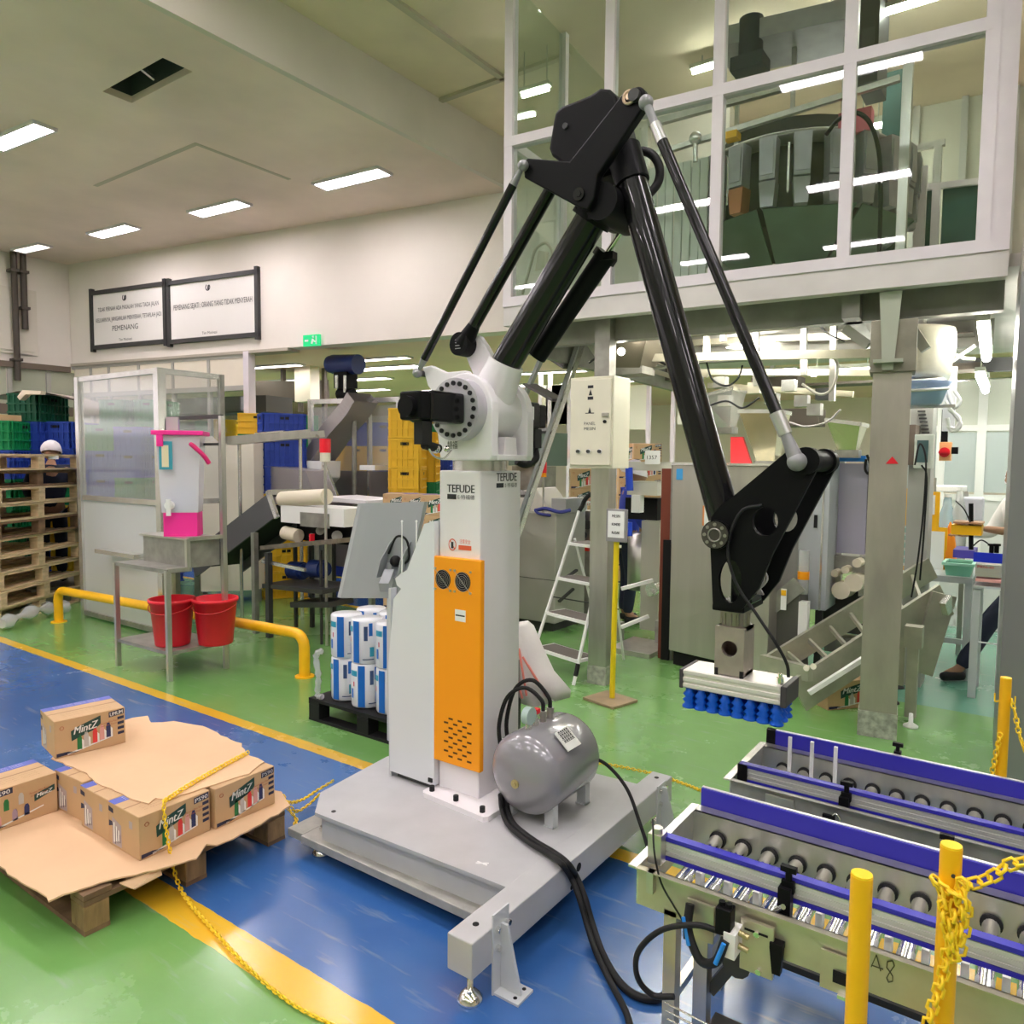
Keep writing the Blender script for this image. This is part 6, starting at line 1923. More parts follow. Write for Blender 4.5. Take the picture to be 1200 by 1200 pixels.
MF = 2.87
wc = mzp(930, 240, 1.75)
t = Thing('multihead_weigher', 'large weighing machine with a ring of steel hoppers behind the upper windows', 'weighing machine', (wc.x, wc.y, MF))
BK = mat('weigh_bucket_steel', (.40, .39, .42), .45, .35, .12, 8)
BKG = mat('weigh_bucket_green', (.16, .24, .18), .35, .5, .15, 4)
R_ = .88
zt_b, zm_b, zl_b = mzp(935, 158, .9).z, mzp(935, 208, .9).z, mzp(935, 240, .9).z
m = MB(); m.cyl((wc.x, wc.y, zl_b - .05), (wc.x, wc.y, zt_b + .25), .60, 24); t.part('drum', m, mat('weigher_core', (.05, .045, .05), .6))
m = MB(); m.lathe([(.0, .24), (.25, .22), (.78, .06), (.80, .04), (.80, .02), (.0, .04)], (wc.x, wc.y, zt_b + .02), n=28); t.part('top_cone', m, STEELD)
for k in range(24):
    a = 2 * PI * k / 24 + .06
    c, s_ = math.cos(a), math.sin(a)
    cx, cy_ = wc.x + R_ * c, wc.y + R_ * s_
    fr = (cx, cy_, math.degrees(a) + 90)
    m = MB(frame=fr); m.prism([(-.055, zm_b), (.055, zm_b), (.062, zt_b), (-.062, zt_b)], 'y', -.05, .07); m.box((-.045, -.06, zt_b - .03), (.045, -.052, zm_b + .03))
    t.part('feed_bucket', m, BK)
    m = MB(frame=fr); m.prism([(-.045, zl_b), (.045, zl_b), (.06, zm_b - .01), (-.06, zm_b - .01)], 'y', -.04, .08)
    t.part('weigh_bucket', m, mat('weigh_bucket_orange', (.50, .20, .10), .4, .3) if k == 17 else BK)
    if k % 2:
        m = MB(frame=fr); m.box((-.10, -.0, zm_b - .1), (-.085, .04, zt_b - .05)); t.part('bucket_arm', m, STEELB)
zb1 = mzp(935, 300, .9).z
for k in range(8):
    a0, a1 = 2 * PI * (k + .03) / 8, 2 * PI * (k + .97) / 8
    m = MB(); r0, r1 = .90, .42
    m.quadslab([(wc.x + r1 * math.cos(a0), wc.y + r1 * math.sin(a0), zb1), (wc.x + r1 * math.cos(a1), wc.y + r1 * math.sin(a1), zb1), (wc.x + r0 * math.cos(a1), wc.y + r0 * math.sin(a1), zl_b), (wc.x + r0 * math.cos(a0), wc.y + r0 * math.sin(a0), zl_b)], .01)
    t.part('discharge_chute', m, BKG)
for sx, sy in ((-1, -1), (1, -1), (1, 1), (-1, 1)):
    m = MB(); m.bar((wc.x + .95 * sx, wc.y + .86 * sy, MF), (wc.x + .95 * sx, wc.y + .86 * sy, zt_b + .35), .06, .06); t.part('leg', m, STEEL)
m = MB()
for sy in (-1, 1): m.bar((wc.x - 1.0, wc.y + .86 * sy, zt_b + .35), (wc.x + 1.0, wc.y + .86 * sy, zt_b + .35), .05, .05)
m.bar((wc.x - .9, wc.y - .86, zt_b + .1), (wc.x + .9, wc.y - .86, zt_b + .2), .04, .04)
t.split('top_beam', m, STEEL)
m = MB(); q = mzp(990, 160, .7)
m.tube(smooth_path([mzp(968, 158, .8), mzp(983, 140, .75), mzp(1003, 132, .7), mzp(1020, 145, .7), mzp(1030, 180, .7), mzp(1032, 230, .7), mzp(1030, 300, .7)]), .014); t.part('cable', m, RUBBER)
m = MB(); m.ball(mzp(815, 162, .9), .05, 8); m.cyl(mzp(815, 162, .9), mzp(815, 190, .9), .02, 8); t.part('gauge', m, STEELB)
m = MB(); q = mzp(858, 160, .85); m.cbox(tuple(q), (.10, .1, .05)); t.part('yellow_bracket', m, YELLOW)
m = MB(); q = mzp(1003, 145, 1.1); m.cbox(tuple(q), (.22, .1, .16)); t.part('pink_box', m, mat('faded_red', (.75, .18, .25), .5))
# feed platform and infeed bucket above the weigher
t = Thing('infeed_tray', 'steel vibrating infeed tray with dark motor above the weighing machine', 'feeder', tuple(mzp(900, 60, 1.2)))
q0, q1 = mzp(850, 62, 1.2), mzp(1000, 30, 1.2)
m = MB(); m.bar(q0, q1, .5, .14); t.part('tray', m, BK)
m = MB(); p = mzp(880, 45, 1.0); m.cyl((p.x, p.y, p.z - .16), (p.x, p.y, p.z + .14), .09, 14); m.cbox((p.x, p.y, p.z - .2), (.24, .2, .1)); t.part('vibration_motor', m, mat('dusty_navy', (.03, .035, .06), .6))
m = MB()
for px in (865, 930, 990):
    a = mzp(px, 90, 1.2); m.bar((a.x, a.y, zt_b + .1), (a.x, a.y, mzp(px, 40, 1.2).z), .03, .03)
t.split('hanger', m, STEEL)
t = Thing('dark_cabinet', 'tall dark grey control cabinet inside the mezzanine at the middle window post', 'cabinet', tuple(mzp(1015, 60, 1.5)))
q0, q1 = mzp(1003, 100, 1.5), mzp(1032, 0, 1.5)
m = MB(); m.box((q0.x, q0.y, q0.z), (q1.x, q0.y + .4, 5.31)); t.part('body', m, mat('charcoal_cabinet', (.06, .06, .065), .5))
m = MB(); m.box((q0.x + .03, q0.y - .01, q0.z + .05), (q1.x - .03, q0.y, 5.0)); t.part('door', m, mat('charcoal_door', (.09, .09, .095), .5))
# dark green partition and white door post seen through the right panes
t = Thing('green_partition', 'dark green partition with white posts inside the mezzanine on the right', 'partition', tuple(mzp(1090, 300, 2.4)))
for (a0, b0, a1, b1) in ((1026, 330, 1062, 80), (1068, 330, 1096, 222), (1100, 330, 1150, 215)):
    p, q = mzp(a0, b0, 2.4), mzp(a1, b1, 2.4)
    m = MB(); m.box((p.x, p.y, MF), (q.x, p.y + .03, q.z)); t.part('panel', m, mat('dark_green_board', (.03, .10, .09), .5, 0, .2, 3))
for (a0, top) in ((1065, 75), (1098, 218)):
    p = mzp(a0, top, 2.38); m = MB(); m.box((p.x - .03, p.y - .04, MF), (p.x + .03, p.y, p.z)); t.part('post', m, FRAMEW)
p, q = mzp(1066, 222, 2.36), mzp(1152, 212, 2.36)
m = MB(); m.bar(p, q, .03, .05); t.part('rail', m, FRAMEW)
m = MB(); p = mzp(1077, 265, 2.0); m.box((p.x - .04, p.y, MF), (p.x + .04, p.y + .05, mzp(1077, 195, 2.0).z)); t.part('pale_duct', m, FRAMEW)
# tube lights in the mezzanine; one stands in for a reflection in the glass
def tube_light(a, b_, label, r=.02, group='tube lights around the mezzanine', name='tube_light', material=TUBEM):
    t = Thing(name, label, 'light', tuple((a + b_) / 2), group)
    d = (b_ - a).normalized()
    m = MB(); m.bar(a + Vector((0, 0, r + .02)), b_ + Vector((0, 0, r + .02)), .07, .035); t.part('fixture', m, mat('tube_fixture', (.42, .44, .36), .5))
    m = MB(); m.cyl(a + d * .02, b_ - d * .02, r, 12); t.part('tube', m, material)
    top = 5.33 if a.z > 2.85 else (2.82 if a.y < 8.5 and a.x < 1.5 and max(a.z, b_.z) < 2.8 else 3.25)
    m = MB()
    for p in (a.lerp(b_, .12), a.lerp(b_, .88)): m.cyl(p + Vector((0, 0, r + .03)), (p.x, p.y, max(top, p.z + r + .04)), .006, 6)
    t.split('hanger', m, MATS['tube_fixture'])
    return t


tube_light(mzp(856, 42, 1.9), mzp(992, -8, 1.9), 'long tube light at the top of the second upper window')
tube_light(mzp(912, 216, 2.9), mzp(1050, 206, 2.9), 'added glowing tube for the lamp reflection in the panes at the middle window post')  # hall lamp reflection in the panes, built as a glowing tube inside
tube_light(mzp(1005, 152, 3.2), mzp(1055, 143, 3.2), 'bright tube light right of the pink box upstairs')
tube_light(mzp(1035, 185, 3.4), mzp(1058, 181, 3.4), 'short far tube light below the one beside the pink box')
tube_light(mzp(1020, 255, 3.4), mzp(1058, 246, 3.4), 'lowest short tube light upstairs beside the pale post')
tube_light(mzp(610, 113, 1.0), mzp(645, 103, 1.0), 'tube light behind the leftmost upper pane')
tube_light(mzp(652, 246, 3.0), mzp(682, 240, 3.0), 'small tube light seen under the black triangle plate')
for i in range(3):
    a = MZ[0] - 2.0 + i * 1.1
    tube_light(Vector((a, 6.6, 5.2)), Vector((a + .9, 6.6, 5.2)), 'tube light under the mezzanine ceiling above the window heads')
# chair and clutter behind the leftmost pane
t = Thing('folded_chair', 'pale folded chair leaning behind the leftmost lower pane', 'chair', tuple(mzp(633, 340, .6)))
m = MB(); m.tube(smooth_path([mzp(612, 345, .6), mzp(622, 310, .6), mzp(628, 292, .6), mzp(640, 285, .6), mzp(648, 300, .6), mzp(646, 330, .6)]), .012); t.part('frame', m, mat('chair_beige', (.50, .44, .36), .5))
m = MB(); m.quadslab([mzp(628, 318, .62), mzp(642, 315, .62), mzp(644, 296, .62), mzp(632, 294, .62)], .015); t.part('backrest', m, MATS['chair_beige'])
t = Thing('folding_screen', 'pale ribbed curtain strips hanging behind the second lower pane', 'curtain', tuple(mzp(790, 300, .9)))
for k in range(7):
    p = mzp(765 + k * 10, 200, .9); m = MB(); m.box((p.x - .03, p.y + .01 * (k % 2), MF + .02), (p.x + .03, p.y + .02 + .01 * (k % 2), 4.05)); t.part('strip', m, mat('strip_pale', (.62, .64, .60), .5))
# ================================================================== under the mezzanine
UY = YAW
def B(px0, py0, px1, py1, Y, d, frame=None):
    """box whose front face is measured by two corners on the plane Y"""
    a, b_ = at(px0, py0, Y=Y), at(px1, py1, Y=Y)
    return MB().box((a.x, Y, b_.z), (b_.x, Y + d, a.z))


# cream control cabinet on the slim pillar
t = Thing('control_cabinet', 'cream electrical control cabinet with three knobs on the slim pillar', 'cabinet', tuple(at(692, 548, Y=4.62)))
a, b_ = at(668, 443, Y=4.62), at(717, 549, Y=4.62)
x0, x1, z0, z1 = a.x, b_.x, b_.z + .0, a.z
m = MB(); m.box((x0, 4.63, z0), (x1, 4.88, z1)); bd = t.part('body', m, CREAM, bevel=.005)
m = MB(); m.box((x0 + .012, 4.615, z0 + .02), (x1 - .012, 4.632, z1 - .02)); dr = t.part('door', m, CREAM, bevel=.004)
m = MB()
for px in (678, 690, 703):
    p = at(px, 529, Y=4.615); m.cyl((p.x, 4.595, p.z), (p.x, 4.616, p.z), .012, 12)
t.split('selector_knob', m, DARK, dr)
m = MB()
for px in (678, 690, 703):
    p = at(px, 529, Y=4.615); m.cyl((p.x, 4.612, p.z), (p.x, 4.6165, p.z), .017, 14)
t.split('knob_ring', m, PAPER, dr)
m = MB(); p = at(709, 486, Y=4.615); m.box((p.x - .02, 4.60, p.z - .012), (p.x + .03, 4.618, p.z + .012)); t.part('lock_handle', m, STEEL, dr)
m = MB(); p = at(709, 494, Y=4.615); m.cyl((p.x, 4.605, p.z), (p.x, 4.618, p.z), .012, 12); t.part('lock', m, DARKER, dr)
m = MB(); p = at(692, 460, Y=4.614)
m.box((p.x - .022, 4.6135, p.z - .05), (p.x + .022, 4.6145, p.z - .028)); m.box((p.x - .022, 4.6135, p.z + .03), (p.x + .022, 4.6145, p.z + .05))
m.add([(p.x - .015, 4.6138, p.z - .02), (p.x + .015, 4.6138, p.z - .02), (p.x, 4.6138, p.z + .024)], [(0, 1, 2)])
p = at(691, 482, Y=4.614); m.add([(p.x + x, 4.6138, p.z + z) for x, z in ((-.012, -.01), (.012, -.01), (0, .03))], [(0, 1, 2)]); m.box((p.x - .035, 4.6135, p.z - .016), (p.x + .035, 4.6142, p.z - .010))
p = at(691, 499, Y=4.614); text(m, 'PANEL', (p.x, 4.6138, p.z + .016), XR_, ZU, .022, .09); text(m, 'MESIN', (p.x, 4.6138, p.z - .02), XR_, ZU, .022, .09)
t.part('lettering', m, LETTER, dr)
# yellow floor stand with the plaque
pc_ = at(715, 819, Z=.015)
t = Thing('sign_stand', 'yellow pole on a brown square base carrying a framed notice', 'sign', (pc_.x, pc_.y, 0))
m = MB(frame=(pc_.x, pc_.y, -14)); m.box((-.145, -.13, 0), (.145, .13, .02)); t.part('base', m, mat('rusty_plate', (.36, .27, .16), .6, .2, .2, 12), bevel=.004)
tp = at(721, 640, Y=pc_.y + .0)
m = MB(); m.cyl((pc_.x + .005, pc_.y + .02, .02), (pc_.x + .02, pc_.y + .02, 1.34), .0195, 16); t.part('pole', m, mat('pole_yellow', (.85, .62, .01), .4))
a, b_ = at(711, 596, Y=pc_.y - .02), at(734, 636, Y=pc_.y - .02)
m = MB(); m.box((a.x, pc_.y - .025, b_.z), (b_.x, pc_.y, a.z)); fr_ = t.part('frame', m, mat('plaque_grey', (.30, .29, .30), .45, .2), bevel=.003)
m = MB(); m.box((a.x + .014, pc_.y - .027, b_.z + .03), (b_.x - .016, pc_.y - .024, a.z - .014)); t.part('notice', m, PAPER, fr_)
m = MB()
for k, w_ in enumerate(('MESIN', 'KONDISI', 'RUSAK')):
    text(m, w_, ((a.x + b_.x) / 2, pc_.y - .0285, a.z - .048 - k * .058), XR_, ZU, .020, .062, bold=.0006)
t.part('lettering', m, LETTER, fr_)
# step ladder
Lf, Rf = at(619, 784, Z=0), at(672, 803, Z=0)
ub = (Rf - Lf).normalized(); bkv = Vector((-ub.y, ub.x, 0))
if bkv.y < 0: bkv = -bkv
t = Thing('step_ladder', 'white folding step ladder with four grey treads and black hand loop', 'ladder', tuple((Lf + Rf) / 2))
HT = at(656, 590, Y=Lf.y + .45).z
def LP(i, f):
    """rail point: i 0 left / 1 right, f 0..1 of the height"""
    base = Lf.lerp(Rf, i); wtop = .38
    ctr = Lf.lerp(Rf, .5)
    off = (base - ctr) * (1 - f * .32)
    return ctr + off + bkv * (.46 * f) + Vector((0, 0, 1.285 * f))
for i in (0, 1):
    m = MB(); m.tube([LP(i, 0), LP(i, 1.0)], .014, 10); t.part('rail', m, PLASTICW)
    m = MB(); m.cyl(LP(i, .05 if i else 0), LP(i, .12 if i else .08), .018, 10); t.part('rubber_sleeve', m, RUBBER)
m = MB(); c = (LP(0, 1) + LP(1, 1)) / 2; hw = (LP(1, 1) - LP(0, 1)) / 2
m.tube([LP(0, 1)] + [c + hw * (-math.cos(q)) + Vector((0, 0, .16 * math.sin(q))) + bkv * .03 for q in [PI * k / 12 for k in range(1, 12)]] + [LP(1, 1)], .019, 12); t.part('hand_loop', m, RUBBER)
for k, f in enumerate((.14, .36, .58, .80)):
    l, r = LP(0, f), LP(1, f)
    m = MB(); m.quadslab([l + bkv * -.02, r - bkv * .02, r + bkv * .20, l + bkv * .20], -.022); td = t.part('tread', m, PLASTICW)
    m = MB(); m.quadslab([l.lerp(r, .06) - bkv * .0 + Vector((0, 0, .001)), r.lerp(l, .06) + Vector((0, 0, .001)), r.lerp(l, .06) + bkv * .18 + Vector((0, 0, .001)), l.lerp(r, .06) + bkv * .18 + Vector((0, 0, .001))], .004)
    t.part('grip_mat', m, mat('tread_grey', (.16, .14, .12), .8), td)
for i in (0, 1):
    p = LP(i, .82); q = Lf.lerp(Rf, i * .42 + .05) + bkv * .85
    m = MB(); m.tube([p + bkv * .05, q], .011, 8); t.part('rear_leg', m, PLASTICW)
    m = MB(); m.tube([LP(i, .45) + bkv * .02, (p + q) / 2 + bkv * .05 - Vector((0, 0, .05))], .006, 6); t.part('strut', m, DARK)
# grey packing machine cabinet
co = at(650, 742, Z=0)
t = Thing('grey_machine', 'tall light grey machine cabinet behind the step ladder', 'machine', tuple(co))
zc_ = 1.30
zc_ = at(650, 602, Y=co.y).z
m = MB(); m.box((co.x - .85, co.y, .09), (co.x, co.y + .58, zc_)); bd = t.part('body', m, mat('machine_grey', (.46, .45, .39), .5, .2, .05, 3), bevel=.01)
m = MB(); m.box((co.x - .80, co.y + .05, 0), (co.x - .05, co.y + .54, .09)); t.part('plinth', m, DARK)
m = MB(); m.box((co.x - .85, co.y - .002, .52), (co.x, co.y, .526)); t.part('seam', m, DARK, bd)
m = MB(); pr = [(co.x - .85, zc_), (co.x - .18, zc_), (co.x - .22, zc_ + .06), (co.x - .38, zc_ + .24), (co.x - .85, zc_ + .14)]; m.prism(pr, 'y', co.y + .2, co.y + .6); t.part('film_cover', m, mat('cover_cream', (.75, .72, .64), .4), bevel=.01)
m = MB(); m.box((co.x - .15, co.y + .15, zc_), (co.x + .02, co.y + .55, zc_ + .14)); t.part('terminal_box', m, mat('terminal_grey', (.42, .42, .40), .4))
m = MB(); m.tube(smooth_path([at(627, 598, Y=co.y - .01), at(640, 596, Y=co.y - .01), at(655, 600, Y=co.y - .01), at(668, 598, Y=co.y + .1)]), .018); m.tube(smooth_path([at(627, 598, Y=co.y - .02), at(632, 602, Y=co.y - .02), at(645, 604, Y=co.y - .02)]), .014); t.part('cloth_roll', m, mat('blue_rag', (.05, .06, .3), .8))
p = at(637, 552, Y=co.y + .1)
m = MB(); m.cyl((p.x, co.y + .1, zc_), (p.x, co.y + .1, p.z - .05), .01, 8); t.part('beacon_pole', m, STEEL)
m = MB(); m.cyl((p.x, co.y + .1, p.z - .02), (p.x, co.y + .1, p.z + .09), .032, 14); t.part('red_beacon', m, MATS['beacon_red'])
m = MB(); m.cyl((p.x, co.y + .1, p.z - .06), (p.x, co.y + .1, p.z - .02), .03, 14); t.part('amber_beacon', m, ORANGE)
# clutter of a packing machine right of it: rolls, motor, red box
t = Thing('film_machine', 'small packing machine with dark rollers and a red box behind the step ladder', 'machine', tuple(at(680, 735, Y=6.6)))
yq = 7.05
m = B(672, 640, 692, 735, yq, .5); t.part('body', m, STEELD)
m = B(673, 638, 689, 646, yq - .05, .2); t.part('red_box', m, mat('signal_red', (.9, .02, .01), .5))
m = MB()
for (px, py, r) in ((680, 605, .06), (688, 615, .05), (683, 627, .045), (676, 622, .04)): m.cyl(at(px, py, Y=yq - .05), at(px, py, Y=yq + .3), r, 14)
t.split('roller', m, DARK)
m = B(674, 598, 692, 638, yq + .05, .2); t.part('frame', m, STEELD)
m = MB(); p = at(685, 597, Y=yq); m.cyl(tuple(p), (p.x, p.y, p.z + .1), .03, 8); m.cbox((p.x, p.y, p.z + .08), (.14, .04, .02)); t.part('wing_nut', m, PLASTICW)
m = MB(); m.bar(at(662, 678, Y=6.2), at(676, 668, Y=6.4), .03, .02); m.bar(at(655, 705, Y=6.2), at(672, 690, Y=6.4), .03, .02); t.split('black_arm', m, DARK)
# aluminium stair ladder behind the robot
t = Thing('stair_ladder', 'long aluminium stair ladder leaning up behind the robot shoulder', 'ladder', tuple(at(620, 600, Y=6.0)))
A0, A1, B0_, B1_ = at(590, 520, Y=5.9), at(668, 345, Y=6.1), at(625, 560, Y=5.6), at(690, 366, Y=5.8)
lad = mat('ladder_grey', (.30, .31, .32), .4, .6)
ea, eb = (A1 - A0), (B1_ - B0_)
A00 = A0 - ea * ((A0.z) / ea.z); B00 = B0_ - eb * (B0_.z / eb.z)
m = MB(); m.bar(A00, A1, .10, .03); t.part('stile', m, lad)
m = MB(); m.bar(B00, B1_, .10, .03); t.part('stile', m, lad)
m = MB(); m.bar(B00 + Vector((.055, 0, 0)), B1_ + Vector((.055, 0, 0)), .02, .035); t.part('stile_edge', m, STEELB)
for k in range(10):
    f = .08 + k * .095; m = MB(); m.bar(A00.lerp(A1, f), B00.lerp(B1_, f), .14, .025); t.part('tread', m, mat('tread_dark', (.09, .085, .08), .5))
# dark green machine block behind motor
t = Thing('green_machine', 'grey green machine block behind the right servo motor', 'machine', tuple(at(620, 600, Y=6.9)))
m = B(596, 507, 637, 546, 6.9, .5); t.part('housing', m, mat('grey_green', (.14, .20, .16), .5))
m = B(600, 546, 634, 640, 7.0, .3); t.part('stand', m, STEELD)
# far room dressing: cream wall panels, glazed partition, shelves of cartons
t = Thing('far_partition', 'far glazed partition with cream upper panels behind the ladders', 'partition', tuple(at(700, 560, Y=11)))
for (a0, b0, a1, b1) in ((633, 452, 668, 497), (733, 452, 760, 503), (640, 452, 665, 497), (795, 440, 815, 497)):
    m = B(a0, b0, a1, b1, 11, .05); t.part('panel', m, mat('far_cream_panel', (.80, .80, .66), .6))
for px in (634, 645, 668, 732, 761, 790, 822, 905):
    a = at(px, 440, Y=11); m = MB(); m.box((a.x - .03, 10.97, 0), (a.x + .03, 11.03, 3.24)); t.part('post', m, FRAMEW)
for (a0, b0, a1, b1) in ((646, 512, 652, 520), (646, 524, 664, 535)):
    m = B(a0, b0, a1, b1, 10.9, .02); t.part('poster', m, mat('poster_orange', (.8, .45, .2), .6) if b0 > 520 else mat('poster_green', (.2, .6, .4), .6))
m = B(634, 537, 668, 541, 10.95, .05); t.part('rail', m, FRAMEW)
for i, (px, py, n, yv, lab) in enumerate(((685, 549, 7, 8.6, 'beside the slim pillar'), (740, 520, 8, 9.5, 'left behind the small notice board'), (757, 520, 8, 9.5, 'right behind the small notice board'))):
    p = at(px, py, Y=yv)
    n = max(3, int(round(p.z / (CH * 1.5))))
    for k in range(n):
        o = dup(c1_.o, (p.x, p.y, k * p.z / n), VA - PI / 2, f'carton, {ORD[n - 1 - k]} in the far pile {lab}', 'cartons piled in the room beyond')
        o.scale = (1.3, 1.3, p.z / n / (CH + .001))

# machine line between slim pillar and big steel cabinet
yq = 6.4
t = Thing('wrapping_machine', 'cream and steel wrapping machine between the slim pillar and the brown column', 'machine', tuple(at(750, 765, Y=yq)))
m = B(727, 541, 786, 552, yq, .5); t.part('top_beam', m, mat('beam_cream', (.68, .66, .58), .4, .3))
m = B(735, 564, 770, 581, yq + .05, .3); t.part('cream_block', m, MATS['beam_cream'])
m = B(740, 580, 749, 601, yq, .1); t.part('bracket_plate', m, PLASTICW)
m = B(733, 583, 770, 610, yq + .2, .2); t.part('dark_cavity', m, DARKER)
m = MB(); m.lathe([(0, 0), (.16, 0), (.16, .55), (0, .55)], at(754, 690, Y=yq + .3), n=24); t.part('drum', m, STEEL)
m = B(752, 610, 770, 740, yq + .1, .15); t.part('panel', m, mat('beam_grey', (.50, .48, .42), .4, .4))
m = MB(); m.bar(at(728, 690, Y=yq - .3), at(765, 680, Y=yq - .1), .03, .03); m.bar(at(728, 735, Y=yq - .3), at(760, 722, Y=yq - .1), .03, .03); t.split('white_rail', m, PLASTICW)
m = MB(); m.bar(at(728, 756, Y=yq - .3), at(775, 765, Y=yq - .3), .5, .07); t.part('base_tray', m, STEEL)
m = MB()
for px in (726, 772): p = at(px, 765, Y=yq - .1); m.box((p.x - .03, p.y - .03, 0), (p.x + .03, p.y + .03, p.z + .3))
t.split('leg', m, STEELD)
m = MB(); p = at(766, 690, Y=yq); m.cyl((p.x, yq - .05, p.z), (p.x, yq + .05, p.z), .06, 16); m.cyl((p.x, yq - .09, p.z - .03), (p.x, yq - .02, p.z - .03), .03, 12); t.part('hand_wheel', m, STEELB)
m = MB(); m.cyl(at(737, 548, Y=yq - .03), at(738, 575, Y=yq - .03), .035, 10); m.cyl(at(735, 612, Y=yq - .03), at(735, 628, Y=yq - .03), .05, 10); t.split('blue_bottle', m, mat('blue_wrap', (.02, .08, .7), .4))
t = Thing('notice_card', 'small white notice card propped on the cream machine beam', 'sign', tuple(at(764, 544, Y=yq - .05)))
m = B(756, 528, 773, 544, yq - .06, .01); cd_ = t.part('card', m, PAPER)
m = MB(); p = at(764, 536, Y=yq - .062); text(m, '1357', tuple(p), XR_, ZU, .035, .10); t.part('lettering', m, LETTER, cd_)
t = Thing('brown_column', 'red brown square steel post with a black door frame at its foot', 'post', tuple(at(777, 770, Z=0)))
p = at(777, 772, Z=0)
m = MB(); m.box((p.x - .05, p.y, 0), (p.x + .035, p.y + .08, at(777, 549, Y=p.y).z)); t.part('post', m, BROWN)
m = MB(); m.box((p.x - .01, p.y - .03, 0), (p.x + .06, p.y - .005, at(777, 632, Y=p.y).z)); dfr = t.part('door_frame', m, DARKER)
m = MB(); m.box((p.x + .035, p.y + .0, 0), (p.x + .075, p.y + .06, at(777, 545, Y=p.y).z)); t.part('steel_edge', m, STEELD)
# big stainless machine cabinet behind the gripper
ck_ = at(783, 778, Z=.0)
cfr = (ck_.x, ck_.y, -12)
zt2 = at(787, 545, Y=ck_.y).z
LC = (at(902, 680, line=cfr).xy - ck_.xy).length
t = Thing('steel_cabinet', 'large plain stainless machine cabinet behind the robot forearm and gripper', 'machine', tuple(ck_))
m = MB(frame=cfr); m.box((0, 0, .12), (LC, .48, zt2)); bd = t.part('body', m, mat('brushed_panel', (.50, .48, .43), .32, .65, .07, 3, .02, stretch=(3, 3, .2)), bevel=.006)
m = MB(frame=cfr); m.box((.03, .03, 0), (LC - .04, .44, .12)); t.part('plinth', m, DARKER)
m = MB(frame=cfr); m.box((-.01, -.01, zt2), (LC + .01, .49, zt2 + .02)); t.part('top_lip', m, STEELB)
m = MB(frame=cfr); m.box((.04, -.004, zt2 - .12), (.10, -.001, zt2 - .03)); sk = t.part('sticker', m, mat('sticker_blue', (.05, .35, .75), .5), bd)
m = MB(frame=cfr); m.box((.30, -.004, zt2 - .48), (.42, -.001, zt2 - .32)); t.part('data_plate', m, PAPER, bd)
m = MB(frame=cfr); m.box((.30, -.006, zt2 - .48), (.315, -.003, zt2 - .32)); t.part('plate_edge', m, mat('plate_orange', (.8, .3, .1), .5), bd)
# items standing on the cabinet: red guard, steel hoppers
Yh = ck_.y - .02
t = Thing('red_guard', 'red painted guard plate on top of the big steel cabinet', 'guard', tuple(at(868, 545, Y=Yh)))
pr = [(at(a, b, Y=Yh + .1).x, at(a, b, Y=Yh + .1).z) for a, b in ((856, 543), (856, 512), (870, 512), (880, 543))]
m = MB(); m.prism(pr, 'y', Yh + .1, Yh + .14); t.part('plate', m, mat('guard_red', (.85, .04, .05), .4))
def hopper(pts, Y, d, label, grp='steel hoppers under the mezzanine', material=None, zleg=None):
    q = [(at(a, b, Y=Y).x, at(a, b, Y=Y).z) for a, b in pts]
    cx_ = sum(p[0] for p in q) / len(q)
    t = Thing('hopper', label, 'hopper', (cx_, Y, min(p[1] for p in q)), grp)
    # four-sided funnel: front/back outlines tapering in depth
    top = sorted(q, key=lambda p: -p[1])[:2]; bot = sorted(q, key=lambda p: p[1])[:2]
    top.sort(); bot.sort()
    m = MB(); vs = [(top[0][0], Y, top[0][1]), (top[1][0], Y, top[1][1]), (top[1][0], Y + d, top[1][1]), (top[0][0], Y + d, top[0][1]),
                    (bot[0][0], Y + d * .3, bot[0][1]), (bot[1][0], Y + d * .3, bot[1][1]), (bot[1][0], Y + d * .7, bot[1][1]), (bot[0][0], Y + d * .7, bot[0][1])]
    m.add(vs, [(0, 1, 5, 4), (1, 2, 6, 5), (2, 3, 7, 6), (3, 0, 4, 7)]); t.part('funnel', m, material or STEELB)
    m = MB(); m.bar(vs[0], vs[1], .02, .03); m.bar(vs[1], vs[2], .02, .03); m.bar(vs[2], vs[3], .02, .03); m.bar(vs[3], vs[0], .02, .03); t.part('rim', m, STEELB)
    m = MB(); m.box((bot[0][0] - .02, Y + d * .3, bot[0][1] - .06), (bot[1][0] + .02, Y + d * .7, bot[0][1])); t.part('outlet', m, STEELD)
    return t
HB = mat('hopper_brass', (.60, .56, .36), .25, .9, .1, 5)
hopper([(866, 482), (913, 482), (903, 540), (882, 540)], Yh + .02, .32, 'brassy steel funnel standing on the big cabinet behind the long rod', material=HB)
hopper([(968, 492), (1008, 497), (1000, 527), (978, 527)], Yh + .3, .3, 'pale steel funnel just left of the clad pillar', material=HB)
hopper([(690, 376), (762, 376), (738, 428), (706, 428)], 5.35, .6, 'dark steel funnel hanging from the mezzanine above the cream cabinet', material=mat('funnel_dark', (.20, .17, .13), .4, .6))
hopper([(820, 465), (858, 455), (850, 500), (832, 500)], 6.6, .4, 'small bright funnel left of the red guard', material=STEELB)
